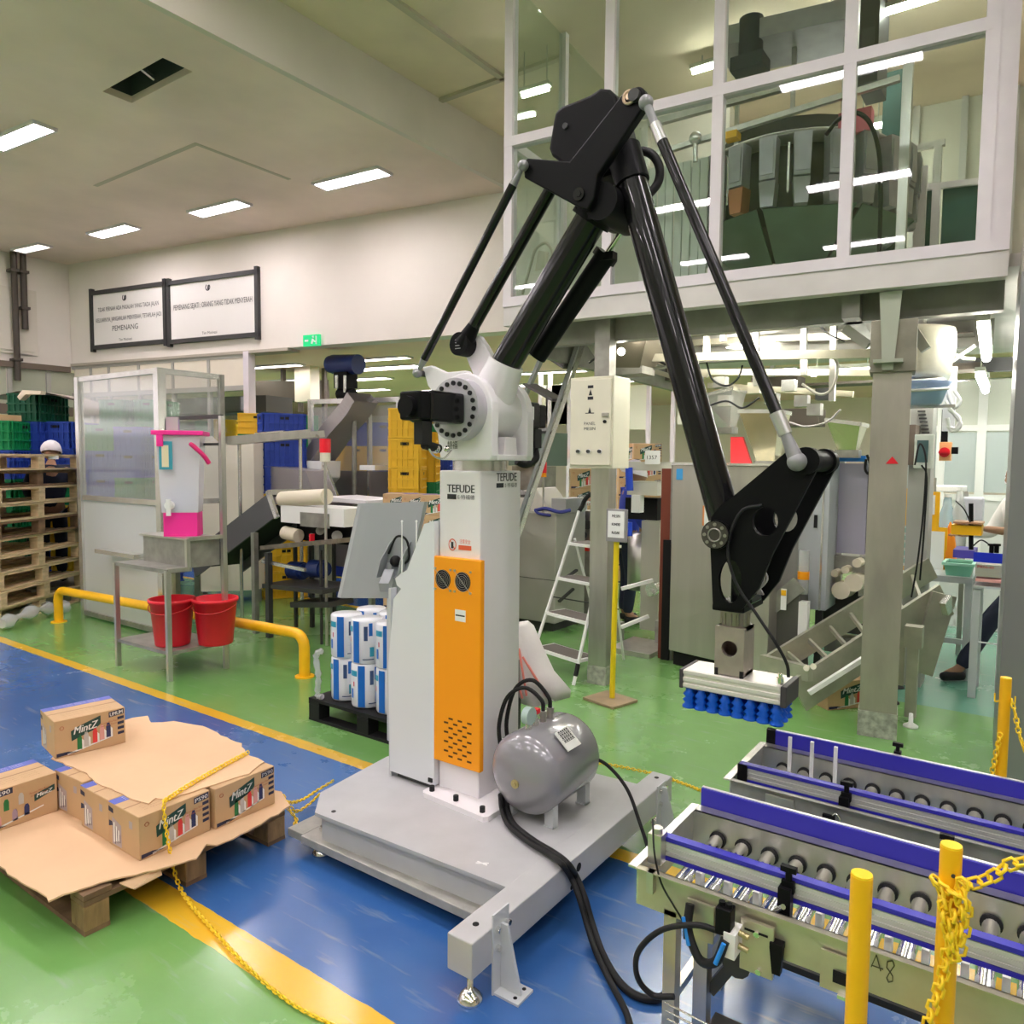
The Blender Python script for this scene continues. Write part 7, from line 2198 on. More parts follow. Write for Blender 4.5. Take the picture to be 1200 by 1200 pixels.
# pale cabinet to the right of the robot wrist
q = at(935, 716, Z=.28)
t = Thing('tall_cabinet', 'tall light grey cabinet with black latch right of the robot wrist', 'cabinet', (q.x, q.y, 0))
a, b_ = at(918, 500, Y=6.05), at(967, 716, Y=6.05)
m = MB(); m.box((a.x, 6.05, b_.z), (b_.x, 6.4, at(940, 535, Y=6.05).z)); bd = t.part('body', m, mat('pale_cabinet', (.50, .53, .56), .45), bevel=.004)
m = MB(); p = at(956, 611, Y=6.05); m.box((p.x - .012, 6.04, p.z - .05), (p.x + .012, 6.05, p.z + .05)); t.part('latch', m, RUBBER, bd)
m = MB(); m.box((b_.x - .05, 6.04, b_.z), (b_.x - .035, 6.05, a.z - .3)); t.part('edge_strip', m, STEELB, bd)
m = MB(); m.box((a.x + .03, 6.08, 0), (a.x + .08, 6.13, b_.z)); m.box((b_.x - .08, 6.08, 0), (b_.x - .03, 6.13, b_.z)); t.split('leg', m, DARK)
m = B(898, 640, 925, 668, 5.95, .02); t.part('safety_label', m, mat('label_cream', (.75, .7, .6), .5))
# dark open machine under it with warning stickers and white roll
t = Thing('packing_machine', 'dark steel packing machine base with warning stickers behind the gripper', 'machine', tuple(at(910, 760, Y=5.75)))
pr = [(at(a, b, Y=5.75).x, at(a, b, Y=5.75).z) for a, b in ((905, 792), (905, 716), (937, 690), (937, 792))]
m = MB(); m.prism(pr, 'y', 5.75, 6.0); bd = t.part('panel', m, mat('base_dark', (.10, .095, .085), .5, .3))
m = MB(); m.bar(at(897, 716, Y=5.74), at(937, 684, Y=5.74), .02, .12); t.part('sloping_cover', m, STEELD)
m = MB(); p = at(919, 702, Y=5.72); m.box((p.x - .02, 5.70, p.z - .08), (p.x + .02, 5.71, p.z + .08)); st = t.part('warning_label', m, PAPER, bd)
m = MB(); m.box((p.x - .018, 5.695, p.z + .03), (p.x + .018, 5.70, p.z + .07)); t.part('warning_mark', m, YELLOW, bd)
m = B(936, 705, 944, 770, 5.74, .08); t.part('white_duct', m, PLASTICW)
m = MB(); m.box((pr[0][0] + .02, 5.8, 0), (pr[2][0] - .02, 5.95, pr[0][1] + .01)); t.part('plinth', m, DARKER)
m = MB(); p = at(941, 688, Y=5.8); m.cyl((p.x, 5.8, p.z - .05), (p.x, 5.8, p.z + .28), .04, 14); t.part('spray_bottle', m, CLEAR)
m = MB(); m.cyl((p.x, 5.8, p.z + .06), (p.x, 5.8, p.z + .12), .042, 14); t.part('orange_band', m, ORANGE)
# former with hanging clear curtain, blue top strip and rolls
t = Thing('bag_former', 'bag forming machine with a clear lilac curtain and blue top strip', 'machine', tuple(at(995, 700, Y=6.3)))
m = B(984, 543, 1013, 650, 6.3, .01); t.part('curtain', m, mat('lilac_curtain', (.45, .42, .55), .25, alpha=.75))
m = B(983, 534, 1014, 541, 6.28, .04); t.part('blue_strip', m, mat('strip_blue', (.02, .25, .85), .4))
m = B(976, 541, 984, 700, 6.35, .06); t.part('post', m, STEEL)
m = B(1012, 541, 1018, 700, 6.35, .06); t.part('post', m, STEELB)
m = B(972, 650, 1014, 672, 6.3, .2); t.part('sealing_head', m, STEELD)
m = MB()
for (px, py, r) in ((985, 692, .07), (1000, 683, .07), (990, 668, .03), (1004, 660, .035), (978, 672, .03)): m.cyl(at(px, py, Y=6.2), at(px + 12, py - 5, Y=6.5), r, 14)
t.split('cream_roll', m, CREAMR)
m = B(966, 690, 1016, 745, 6.4, .3); t.part('lower_body', m, DARK)
m = B(966, 745, 1016, 770, 6.45, .2); t.part('foot_frame', m, STEELD)
m = MB(); m.tube(smooth_path([at(1016, 533, Y=6.25), at(1020, 545, Y=6.25), at(1018, 555, Y=6.25), at(1014, 550, Y=6.25), at(1015, 538, Y=6.25)]), .01); t.part('hook_cable', m, RUBBER)
# overhead beams, tube lights and cable loops
t = Thing('overhead_beams', 'steel beams and cross bars hung below the mezzanine floor', 'frame', tuple(at(880, 430, Y=6.0)))
for (a0, b0, a1, b1, Y, w, h) in ((735, 420, 1040, 414, 5.7, .05, .06), (800, 436, 1030, 437, 6.3, .05, .05), (760, 404, 1000, 393, 6.4, .06, .05), (690, 400, 830, 440, 5.9, .04, .04), (700, 415, 800, 445, 6.1, .04, .04), (640, 388, 700, 405, 6.0, .03, .03), (830, 452, 1000, 462, 6.8, .05, .05)):
    m = MB(); m.bar(at(a0, b0, Y=Y), at(a1, b1, Y=Y), w, h); t.part('beam', m, OLIVE)
for px, b0, b1 in ((828, 398, 420), (942, 390, 440), (886, 400, 452), (760, 390, 418), (975, 437, 470), (848, 380, 400)):
    p0, p1 = at(px, b0, Y=6.0), at(px, b1, Y=6.0); m = MB(); m.bar((p0.x, 6.0, 2.8), p1, .05, .04); t.part('hanger', m, STEEL)
for (a0, b0, a1, b1, Y) in ((675, 375, 708, 425, 5.2), (990, 385, 1018, 405, 5.2), (1060, 372, 1085, 410, 5.3)):
    m = MB(); m.bar(at(a0, b0, Y=Y), at(a1, b1, Y=Y), .05, .06); t.part('brace', m, mat('brace_grey', (.40, .40, .34), .45, .4))
m = MB()
for (a0, b0, a1, b1, Y) in ((800, 398, 838, 414, 7.6), (940, 396, 1022, 412, 7.6), (860, 400, 905, 414, 7.8), (745, 425, 790, 448, 8.2), (880, 440, 935, 456, 8.0), (905, 478, 960, 500, 8.4), (690, 398, 745, 404, 7.2), (945, 445, 1025, 452, 8.2), (1060, 388, 1140, 396, 6.5), (1075, 424, 1150, 436, 7.2)):  # dark boxes added only to darken the view between the beams
    p, q = at(a0, b1, Y=Y), at(a1, b0, Y=Y); m.box((p.x, Y, p.z), (q.x, Y + .3, q.z))
for q in pieces(m): t.part('tray_and_dark_box', q, mat('filler_brown', (.11, .09, .07), .5, .3))
m = MB()
for (a0, b0) in ((818, 460), (850, 470), (905, 468), (925, 452), (955, 480), (965, 462), (940, 470), (885, 455), (845, 448)):
    m.cbox(tuple(at(a0, b0, Y=6.2)), (.10, .1, .09))
for q in pieces(m): t.part('valve_box', q, random.choice((STEELB, STEELD, OLIVE, DARK, PLASTICW)))
t = Thing('cable_bundle', 'grey and black cables looping below the mezzanine beams', 'cable', tuple(at(860, 440, Y=5.9)))
for (L_, r, mt) in (([(828, 425), (835, 445), (852, 452), (865, 443), (870, 428)], .008, RUBBER), ([(690, 425), (720, 408), (745, 415), (770, 422), (800, 440)], .010, DARK), ([(937, 372), (955, 378), (972, 392), (990, 400)], .006, RUBBER),
                    ([(940, 450), (960, 462), (975, 455), (982, 430), (975, 415)], .010, mat('cable_grey', (.45, .43, .38), .5)), ([(925, 495), (945, 500), (970, 494), (985, 480)], .007, MATS['cable_sheath']), ([(700, 430), (730, 422), (760, 432), (790, 428)], .012, STEELD),
                    ([(820, 480), (850, 470), (870, 478), (890, 466)], .008, RUBBER), ([(1072, 545), (1078, 520), (1085, 540), (1082, 600), (1075, 660), (1068, 700)], .006, RUBBER), ([(1080, 545), (1086, 560), (1083, 620), (1078, 680)], .006, RUBBER)):
    m = MB(); m.tube(smooth_path([at(a, b, Y=5.75) for a, b in L_]), r); t.part('cable', m, mt)
tube_light(at(752, 392, Y=5.45), at(936, 379, Y=5.45), 'long bright tube light below the mezzanine crossed by the black arm', .024)
tube_light(at(948, 438, Y=6.9), at(1026, 434, Y=6.9), 'bright tube light directly left of the clad pillar', .024)
tube_light(at(1152, 382, Y=5.4), at(1156, 420, Y=6.5), 'upper of the two tube lights at the right pillar', .03)
tube_light(at(1148, 440, Y=7.0), at(1155, 458, Y=8.4), 'lower of the two tube lights at the right pillar', .03)
for i, (x, y) in enumerate(((-3.0, 6.6), (-1.8, 7.6), (-.2, 7.4), (.8, 6.6), (-2.4, 5.6))):
    tube_light(Vector((x, y, 2.72)), Vector((x + 1.1, y, 2.72)), f'tube light tucked up under the mezzanine floor, {["rear left", "rear middle", "rear right", "far right", "front left"][i]} one', .02)
m = MB(); p = at(728, 412, Y=5.3); m.ball(p, .03, 10); solo('work_lamp', m, mat('lamp_glow', (1, .95, .8), .5, emit=12), 'small bright round lamp beside the dark funnel', 'light')

# ------------------------------------------------------------------ inclined take-away conveyor
t = Thing('inclined_conveyor', 'dull steel inclined take-away conveyor rising behind the clad pillar', 'conveyor', tuple(at(1000, 800, Z=0)))
IC = mat('conveyor_steel', (.46, .45, .37), .42, .6, .15, 6, .04)
def inc(a0, b0, Y0_, a1, b1, Y1_, w, h, name='side_plate', mt=IC):
    m = MB(); m.bar(at(a0, b0, Y=Y0_), at(a1, b1, Y=Y1_), w, h); return t.part(name, m, mt)
inc(898, 783, 5.5, 1092, 665, 6.4, .03, .17)
inc(935, 815, 5.15, 1108, 702, 5.9, .03, .24)
m = MB(); p0, p1, p2, p3 = at(898, 780, Y=5.5), at(1092, 660, Y=6.4), at(1100, 690, Y=5.9), at(935, 810, Y=5.15)

for k in range(1, 8):
    f = k / 8
    m.bar(p3.lerp(p2, f), p0.lerp(p1, f), .02, .03)
t.split('cross_bar', m, IC)
inc(948, 812, 5.1, 1013, 771, 5.3, .03, .03, 'white_rod', PLASTICW)
inc(1078, 788, 5.75, 1106, 696, 5.8, .05, .15, 'end_plate')
inc(1108, 702, 5.75, 1112, 716, 5.8, .04, .10, 'end_lip', STEELB)
f1 = at(1067, 845, Z=0)
m = MB(); m.box((f1.x - .035, f1.y - .03, .03), (f1.x + .03, f1.y + .03, .52)); t.part('leg', m, IC)
m = MB(); m.box((f1.x - .055, f1.y - .05, .50), (f1.x + .05, f1.y + .05, .64)); t.part('leg_head', m, IC)
for (px, py) in ((1067, 852), (1046, 824), (1052, 806)):
    f = at(px, py, Z=0); m = MB(); m.lathe([(0, 0), (.045, 0), (.045, .012), (.015, .03), (.012, .09), (0, .09)], f, n=14); t.part('levelling_foot', m, PLASTICW if px == 1067 else DARK)
f = at(1049, 815, Z=0); m = MB(); m.box((f.x - .05, f.y, .08), (f.x + .05, f.y + .04, .62)); t.part('leg', m, IC)
f = at(945, 818, Z=0); m = MB(); m.box((f.x - .03, f.y, 0), (f.x + .03, f.y + .05, .2)); t.part('leg', m, IC)
inc(893, 775, 5.3, 950, 790, 5.15, .05, .10, 'lower_frame')
m = MB(); m.cyl(at(945, 783, Y=5.05), at(945, 783, Y=5.15), .02, 12); m.cyl(at(953, 781, Y=5.05), at(953, 781, Y=5.15), .02, 12); t.split('bearing', m, CREAM)
# dark carton with red and blue print on the floor
fc = at(985, 822, Z=0)
o = dup(c1_.o, (fc.x, fc.y, 0), VA - PI / 2 + .25, 'single printed carton standing on the floor under the inclined conveyor', '')
o.scale = (1.3, 1.5, 1.15)
del o['group']

# ------------------------------------------------------------------ work table on the right with tote and papers
f0, f2 = at(1128, 797, Z=0), at(1040, 770, Z=0)
yt = 6.75
zt3 = at(1120, 676, Y=yt).z
t = Thing('work_table', 'grey steel work table with shelf bar at the right, carrying a mint tote', 'table', (at(1100, 790, Y=yt).x, yt, 0))
xl_, xr_ = at(1075, 676, Y=yt).x, at(1140, 676, Y=yt).x
m = MB(); m.box((xl_ - .2, yt, zt3 - .05), (xr_, yt + .7, zt3)); t.part('top', m, GREYL)
for x, y in ((xr_ - .05, yt + .02), (xr_ - .05, yt + .62), (xl_ - .2, yt + .02), (xl_ - .2, yt + .62)):
    m = MB(); m.box((x, y, 0), (x + .05, y + .05, zt3 - .05)); t.part('leg', m, GREYL)
m = MB(); m.box((xl_ - .2, yt + .03, .28), (xr_, yt + .06, .32)); t.part('cross_bar', m, GREYL)
zb_ = zt3
t = Thing('tote_box', 'mint green plastic tote box on the corner of the grey work table', 'box', tuple(at(1122, 672, Y=yt + .1)))
a, b_ = at(1106, 660, Y=yt + .05), at(1140, 676, Y=yt + .05)
m = MB(); hz = a.z - zb_
vs = [(a.x + .02, yt + .05, zb_), (b_.x - .02, yt + .05, zb_), (b_.x - .02, yt + .3, zb_), (a.x + .02, yt + .3, zb_), (a.x, yt + .03, a.z), (b_.x, yt + .03, a.z), (b_.x, yt + .32, a.z), (a.x, yt + .32, a.z)]
m.add(vs, [(0, 3, 2, 1), (0, 1, 5, 4), (1, 2, 6, 5), (2, 3, 7, 6), (3, 0, 4, 7)]); t.part('bin', m, MINT)
m = MB()
for i in range(4): m.bar(vs[4 + i], vs[4 + (i + 1) % 4], .025, .02)
t.part('rim', m, mat('mint_light', (.45, .85, .68), .4))
t = Thing('document_pockets', 'yellow edged document pockets hanging behind the inclined conveyor end', 'documents', tuple(at(1095, 650, Y=yt + .35)))
yf = yt + .4
for (a0, b0, a1, b1, mt, nm) in ((1083, 576, 1100, 618, YELLOW, 'yellow_pocket'), (1084, 580, 1095, 603, PAPER, 'sheet'), (1081, 617, 1108, 674, YELLOW, 'yellow_pocket'), (1082, 622, 1105, 668, PAPER, 'sheet')):
    m = B(a0, b0, a1, b1, yf - (.02 if nm == 'sheet' else 0), .01); t.part(nm, m, mt)
m = MB()
for k in range(4): p = at(1087, 634 + k * 3, Y=yf - .021); m.box((p.x - .06, yf - .022, p.z), (p.x + .02, yf - .021, p.z + .006))
t.part('print', m, LETTER)
m = MB(); p = at(1095, 576, Y=yf + .02); m.cyl((p.x, yf + .02, zb_), (p.x, yf + .02, at(1095, 560, Y=yf).z), .012, 8); t.part('stand', m, STEEL)
yl = 6.9
t = Thing('label_stack', 'yellow edged sleeves with teal film rolls beside the clad pillar', 'documents', tuple(at(1055, 680, Y=yl)))
for (a0, b0, a1, b1, mt, nm) in ((1049, 572, 1064, 616, YELLOW, 'yellow_pocket'), (1048, 576, 1057, 608, PAPER, 'sheet'), (1046, 662, 1062, 670, YELLOW, 'yellow_base')):
    m = B(a0, b0, a1, b1, yl - (.02 if nm == 'sheet' else 0), .012); t.part(nm, m, mt)
for k in range(5):
    m = B(1047, 618 + k * 9, 1062, 624 + k * 9, yl, .12); t.part('film_roll', m, mat('teal_film', (.15, .55, .52), .4))
m = MB(); p = at(1056, 600, Y=yl + .13); m.box((p.x - .1, yl + .13, 0), (p.x - .06, yl + .17, at(1056, 545, Y=yl).z)); t.part('stand', m, PLASTICW)
# bottles, orange funnel on the table
t = Thing('orange_bag', 'bright orange cone shaped bag standing behind the mint tote', 'bag', tuple(at(1111, 672, Y=yt + .45)))
p = at(1111, 672, Y=yt + .45); m = MB(); m.lathe([(0, 0), (.06, 0), (.055, .15), (.03, .32), (.005, .40)], (p.x, p.y, zb_), n=16); t.part('bag', m, mat('bag_orange', (1, .30, .01), .5))
for i, (px, h, r, mt) in enumerate(((1108, .60, .07, CLEAR), (1122, .66, .06, CLEAR))):
    p = at(px, 640, Y=yt + .6)
    t = Thing('water_bottle', ['pale blue clear water bottle beside the yellow pockets', 'tall clear bottle under the white shelf, right of the blue one'][i], 'bottle', (p.x, p.y, zb_))
    m = MB(); m.lathe([(0, 0), (r, 0), (r, h * .7), (r * .5, h * .88), (r * .4, h), (0, h)], (p.x, p.y, zb_), n=18); t.part('body', m, mat('bottle_blue', (.45, .65, .80), .1, alpha=.45) if i == 0 else mt)
    m = MB(); m.cyl((p.x, p.y, zb_ + h), (p.x, p.y, zb_ + h + .03), r * .45, 12); t.part('cap', m, PLASTICW)
# small blue printer conveyor on its stand at the right pillar
t = Thing('date_printer', 'small blue railed printing conveyor with black mast on a steel stand', 'printer', tuple(at(1150, 700, Y=6.3)))
yv = 6.3
m = B(1143, 661, 1175, 678, yv, .35); bd = t.part('body', m, STEELB)
m = B(1141, 647, 1178, 661, yv - .02, .02); t.part('blue_rail', m, mat('rail_blue', (.01, .03, .60), .4))
m = B(1117, 644, 1142, 655, yv + .1, .3); t.part('blue_bed', m, mat('bed_violet', (.10, .08, .50), .4))
m = MB(); a, b_ = at(1138, 590, Y=yv + .1), at(1138, 644, Y=yv + .1); m.cyl(tuple(a), tuple(b_), .016, 10); t.part('mast', m, BLACKM)
m = B(1115, 615, 1150, 628, yv + .05, .2); t.part('yellow_tray', m, YELLOW)
m = B(1117, 611, 1152, 615, yv + .03, .2); t.part('wooden_lid', m, mat('lid_brown', (.40, .20, .10), .5))
m = MB()
for px in (1162, 1168): p = at(px, 643, Y=yv); m.cyl((p.x, yv, p.z - .03), (p.x, yv, p.z + .02), .015, 8); m.cyl((p.x, yv, p.z + .02), (p.x, yv, p.z + .035), .025, 8)
t.split('knob', m, BLACKM)
m = MB(); m.tube(smooth_path([at(1140, 640, Y=yv), at(1150, 633, Y=yv), at(1162, 640, Y=yv)]), .005); m.tube(smooth_path([at(1120, 587, Y=yv), at(1130, 597, Y=yv), at(1137, 612, Y=yv)]), .005); t.split('cable', m, RUBBER)
m = B(1143, 678, 1176, 684, yv - .03, .4); t.part('red_white_tray', m, mat('tray_pink', (.85, .45, .42), .5))
m = B(1141, 686, 1180, 692, yv - .02, .4); t.part('stand_top', m, GREYL)
zs_ = at(1150, 692, Y=yv).z
for px, dy in ((1144, 0), (1176, 0), (1144, .35)):
    p = at(px, 700, Y=yv); m = MB(); m.box((p.x - .025, yv + dy, 0), (p.x + .025, yv + dy + .05, zs_)); t.part('leg', m, GREYL)
m = B(1144, 752, 1176, 757, yv, .03); t.part('cross_bar', m, GREYL)
m = MB(); p = at(1155, 668, Y=yv - .004); text(m, 'PRN-40', (p.x, yv - .004, p.z + .02), XR_, ZU, .02, .10); t.part('lettering', m, mat('red_letters', (.5, .05, .05), .5), bd)
# touch panel and rotary switch on the rear grey column
yc_ = 6.0
t = Thing('machine_column', 'tall grey machine column carrying touch panel and orange switch', 'column', tuple(at(1085, 690, Y=yc_ + .35)))
m = MB(); a, b_ = at(1064, 560, Y=yc_ + .35), at(1090, 560, Y=yc_ + .35); m.box((a.x, yc_ + .35, 0), (b_.x, yc_ + .6, at(1080, 445, Y=yc_ + .35).z)); t.part('column', m, mat('column_grey', (.42, .42, .40), .5, .2))
m = B(1053, 498, 1071, 545, yc_ + .1, .25); t.part('gear_block', m, mat('block_brown', (.16, .12, .10), .5))
m = B(1072, 509, 1093, 549, yc_, .06); tp_ = t.part('touch_panel', m, mat('panel_cream', (.72, .76, .70), .4), bevel=.006)
m = B(1075, 516, 1087, 542, yc_ - .006, .008); t.part('screen', m, mat('screen_teal', (.08, .15, .16), .25), tp_)
m = B(1101, 518, 1114, 540, yc_ + .1, .08); sw = t.part('switch_box', m, mat('switch_orange', (.95, .50, .22), .4), bevel=.004)
m = MB(); p = at(1107, 530, Y=yc_ + .1); m.cyl((p.x, yc_ + .08, p.z), (p.x, yc_ + .1, p.z), .035, 16); m.box((p.x - .035, yc_ + .06, p.z - .008), (p.x + .035, yc_ + .08, p.z + .008)); t.part('rotary_knob', m, RED, sw)
m = B(1104, 480, 1110, 520, yc_ + .15, .04); t.part('black_conduit', m, BLACKM)
m = B(1115, 524, 1122, 532, yc_ + .12, .06); t.part('black_socket', m, BLACKM)
m = MB()
for k in range(7):
    p = at(1080 + k * .8, 482 + k * 4.2, Y=yc_ + .33); m.cbox(tuple(p), (.05, .02, .012))
t.split('rack_tooth', m, DARK)
# white duct, blue basket and loose white cable
t = Thing('white_duct', 'dented white and brass ventilation duct next to the clad pillar', 'duct', tuple(at(1080, 440, Y=5.7)))
m = MB(); m.lathe([(.0, 0), (.16, 0), (.17, .05), (.165, .12), (.175, .2), (.165, .3), (.15, .34), (0, .34)], at(1080, 444, Y=5.7), (.1, 0, 1), 20); t.part('duct', m, mat('duct_white', (.80, .76, .62), .3, .4, .1, 8))
t = Thing('cable_basket', 'pale blue plastic basket with coiled white cable below the white duct', 'basket', tuple(at(1075, 475, Y=5.6)))
bp_ = at(1077, 474, Y=5.6)
m = MB(); m.lathe([(0, 0), (.13, 0), (.17, .12), (.185, .14), (.165, .135), (.125, .015), (0, .015)], bp_, n=24); t.part('basket', m, mat('basket_blue', (.40, .55, .85), .4))
m = MB()
for k in range(4): m.ring(bp_ + Vector((0, 0, .10 + k * .02)), (1, 0, 0), (0, 1, .12), .165 - k * .012, .011, 20)
t.split('cable_coil', m, PLASTICW)
m = MB(); m.bar(bp_ + Vector((-.2, .1, -.01)), bp_ + Vector((.2, .1, -.01)), .03, .02); m.bar(bp_ + Vector((0, .1, 0)), Vector((bp_.x, bp_.y + .1, 2.8)), .02, .02); t.part('hanger', m, STEELB)
t = Thing('white_cable', 'loose white cable looping from the duct to the tube light and down', 'cable', tuple(at(1110, 440, Y=5.7)))
for L_ in ([(1085, 412), (1095, 420), (1112, 425), (1128, 415), (1143, 405)], [(1085, 408), (1100, 418), (1118, 416), (1130, 420), (1143, 421)], [(1108, 445), (1112, 465), (1118, 478), (1125, 470), (1118, 458)], [(1108, 470), (1118, 485), (1126, 498), (1115, 505), (1110, 490)], [(1112, 480), (1124, 490), (1120, 502), (1110, 500)]):
    m = MB(); m.tube(smooth_path([at(a, b, Y=5.75) for a, b in L_]), .012); t.part('loop', m, PLASTICW)
m = B(1107, 430, 1118, 505, 5.85, .04); t.part('white_bundle', m, mat('bundle_white', (.8, .8, .84), .7))
# pale panelled wall at the far right and its posts
t = Thing('panel_wall', 'pale panelled partition with white posts at the far right', 'partition', tuple(at(1130, 600, Y=9.0)))
yw = 9.0
m = B(1050, 450, 1260, 505, yw, .04); t.part('upper_panel', m, mat('pale_panel', (.66, .68, .60), .5))
m = B(1050, 505, 1260, 580, yw + .01, .04); t.part('middle_panel', m, mat('mid_panel', (.50, .56, .56), .3))
a = at(1050, 580, Y=yw); b_ = at(1260, 580, Y=yw); m = MB(); m.box((a.x, yw, 0), (b_.x, yw + .04, a.z)); t.part('lower_panel', m, mat('low_panel', (.70, .70, .68), .5))
for px in (1056, 1103, 1150, 1200):
    p = at(px, 520, Y=yw); m = MB(); m.box((p.x - .04, yw - .03, 0), (p.x + .04, yw, 3.2)); t.part('post', m, PLASTICW)
for py in (503, 580):
    p, q = at(1050, py, Y=yw), at(1260, py, Y=yw); m = MB(); m.box((p.x, yw - .02, p.z - .03), (q.x, yw, p.z + .03)); t.part('rail', m, PLASTICW)
m = MB(); p, q = at(1060, 430, Y=8.0), at(1260, 425, Y=8.0); m.bar(p, q, .1, .12); t.part('dark_beam', m, DARK)
m = B(1092, 569, 1130, 577, 7.4, .3); sh_ = Thing('white_shelf', 'white rounded wall shelf above the clear bottles', 'shelf', tuple(at(1110, 577, Y=7.4)))
sh_.part('board', m, PLASTICW, bevel=.01)
m = MB(); m.box((at(1126, 577, Y=7.4).x, 7.65, 0), (at(1126, 577, Y=7.4).x + .04, 7.69, at(1126, 577, Y=7.4).z)); sh_.part('post', m, STEEL)
m = B(1120, 582, 1152, 612, 7.5, .1); solo('meter_box', m, mat('meter_grey', (.55, .55, .62), .5), 'pale lilac hexagon-cornered meter box behind the black mast', 'box', bevel=.02)

# black plastic pallet with shrink wrapped packs behind the white cabinet
q = at(395, 850, Z=0)
t = make_pallet('black plastic pallet behind the operator panel', mat('pallet_black', (.012, .012, .013), .6), 1.0, .8, .15, 8)
pa0 = at(362, 843, Z=0)
t.o.location = (pa0.x + .50, pa0.y + .40, 0)
PX, PY = pa0.x, pa0.y
def pack(x, y, z, label, flip):
    t = Thing('shrink_pack', label, 'pack', (x, y, z), 'blue and white shrink wrapped packs on the black pallet')
    m = MB(); m.lathe([(0, 0), (.095, 0), (.10, .012), (.102, .14), (.10, .265), (.095, .275), (0, .275)], (x, y, z), n=26)
    sh = t.part('wrap', m, mat('wrap_white', (.80, .82, .86), .25))
    def band(a0, a1, z0, z1, mt, nm):
        m = MB(); n = max(2, int((a1 - a0) / 10)); vs = []
        for k in range(n + 1):
            a = math.radians(a0 + (a1 - a0) * k / n); vs += [(x + .1035 * math.cos(a), y + .1035 * math.sin(a), z + z0), (x + .1035 * math.cos(a), y + .1035 * math.sin(a), z + z1)]
        m.add(vs, [(2 * k, 2 * k + 2, 2 * k + 3, 2 * k + 1) for k in range(n)], True); t.part(nm, m, mt, sh)
    o_ = 20 if flip else 0
    band(262 + o_, 288 + o_, .01, .27, mat('pack_blue', (.01, .15, .55), .35), 'blue_band')
    band(225 + o_, 258 + o_, .20, .235, mat('pack_teal', (.03, .35, .50), .35), 'teal_print')
    band(228 + o_, 240 + o_, .06, .12, MATS['pack_blue'], 'blue_print'); band(305 + o_, 318 + o_, .15, .24, mat('pack_navy', (.04, .08, .2), .4), 'navy_print')
    band(325 + o_, 340 + o_, .05, .11, MATS['pack_teal'], 'teal_print'); band(322 + o_, 335 + o_, .18, .26, MATS['pack_blue'], 'blue_print')
    band(240 + o_, 246 + o_, .135, .165, mat('pack_red', (.6, .1, .15), .4), 'red_mark'); band(300 + o_, 340 + o_, .03, .036, MATS['pack_navy'], 'fine_print')
for lev in range(2):
    for i, (dx, dy) in enumerate(((.14, .15), (.35, .13), (.56, .14), (.14, .37), (.35, .37))):
        pack(PX + .06 + dx, PY + dy, .152 + lev * .278, f'{"upper" if lev else "lower"} shrink wrapped pack, {["front left", "front middle, half behind the post", "front right behind the white cabinet", "rear left", "rear middle"][i]}', (i + lev) % 2)
m = MB(); q0 = Vector((PX + .06, PY + .05, .16))
m.tube(smooth_path([q0 + Vector((.02, .0, .30)), q0 + Vector((-.03, -.01, .26)), q0 + Vector((-.01, -.01, .12)), q0 + Vector((-.02, -.01, .0)), q0 + Vector((.05, -.03, .005))]), [.012 + .012 * abs(math.sin(i * 1.3)) for i in range(25)], 8)
solo('loose_film', m, CLEAR, 'crumpled loose clear film at the left edge of the shrink packs', 'film')
# ================================================================== people
def skinned(name, verts, edges, radii, material, parent, off, sub=2):
    me = bpy.data.meshes.new(name)
    me.from_pydata([Vector(v) - Vector(off) for v in verts], edges, [])
    o = bpy.data.objects.new(name, me)
    COL.objects.link(o)
    sk = o.modifiers.new('skin', 'SKIN')
    sk.use_smooth_shade = True
    for i, r in enumerate(radii):
        r2 = r if isinstance(r, tuple) else (r, r)
        me.skin_vertices[0].data[i].radius = r2
    me.skin_vertices[0].data[0].use_root = True
    s = o.modifiers.new('subdivision', 'SUBSURF')
    s.levels = s.render_levels = sub
    me.materials.append(material)
    o.parent = parent
    return o


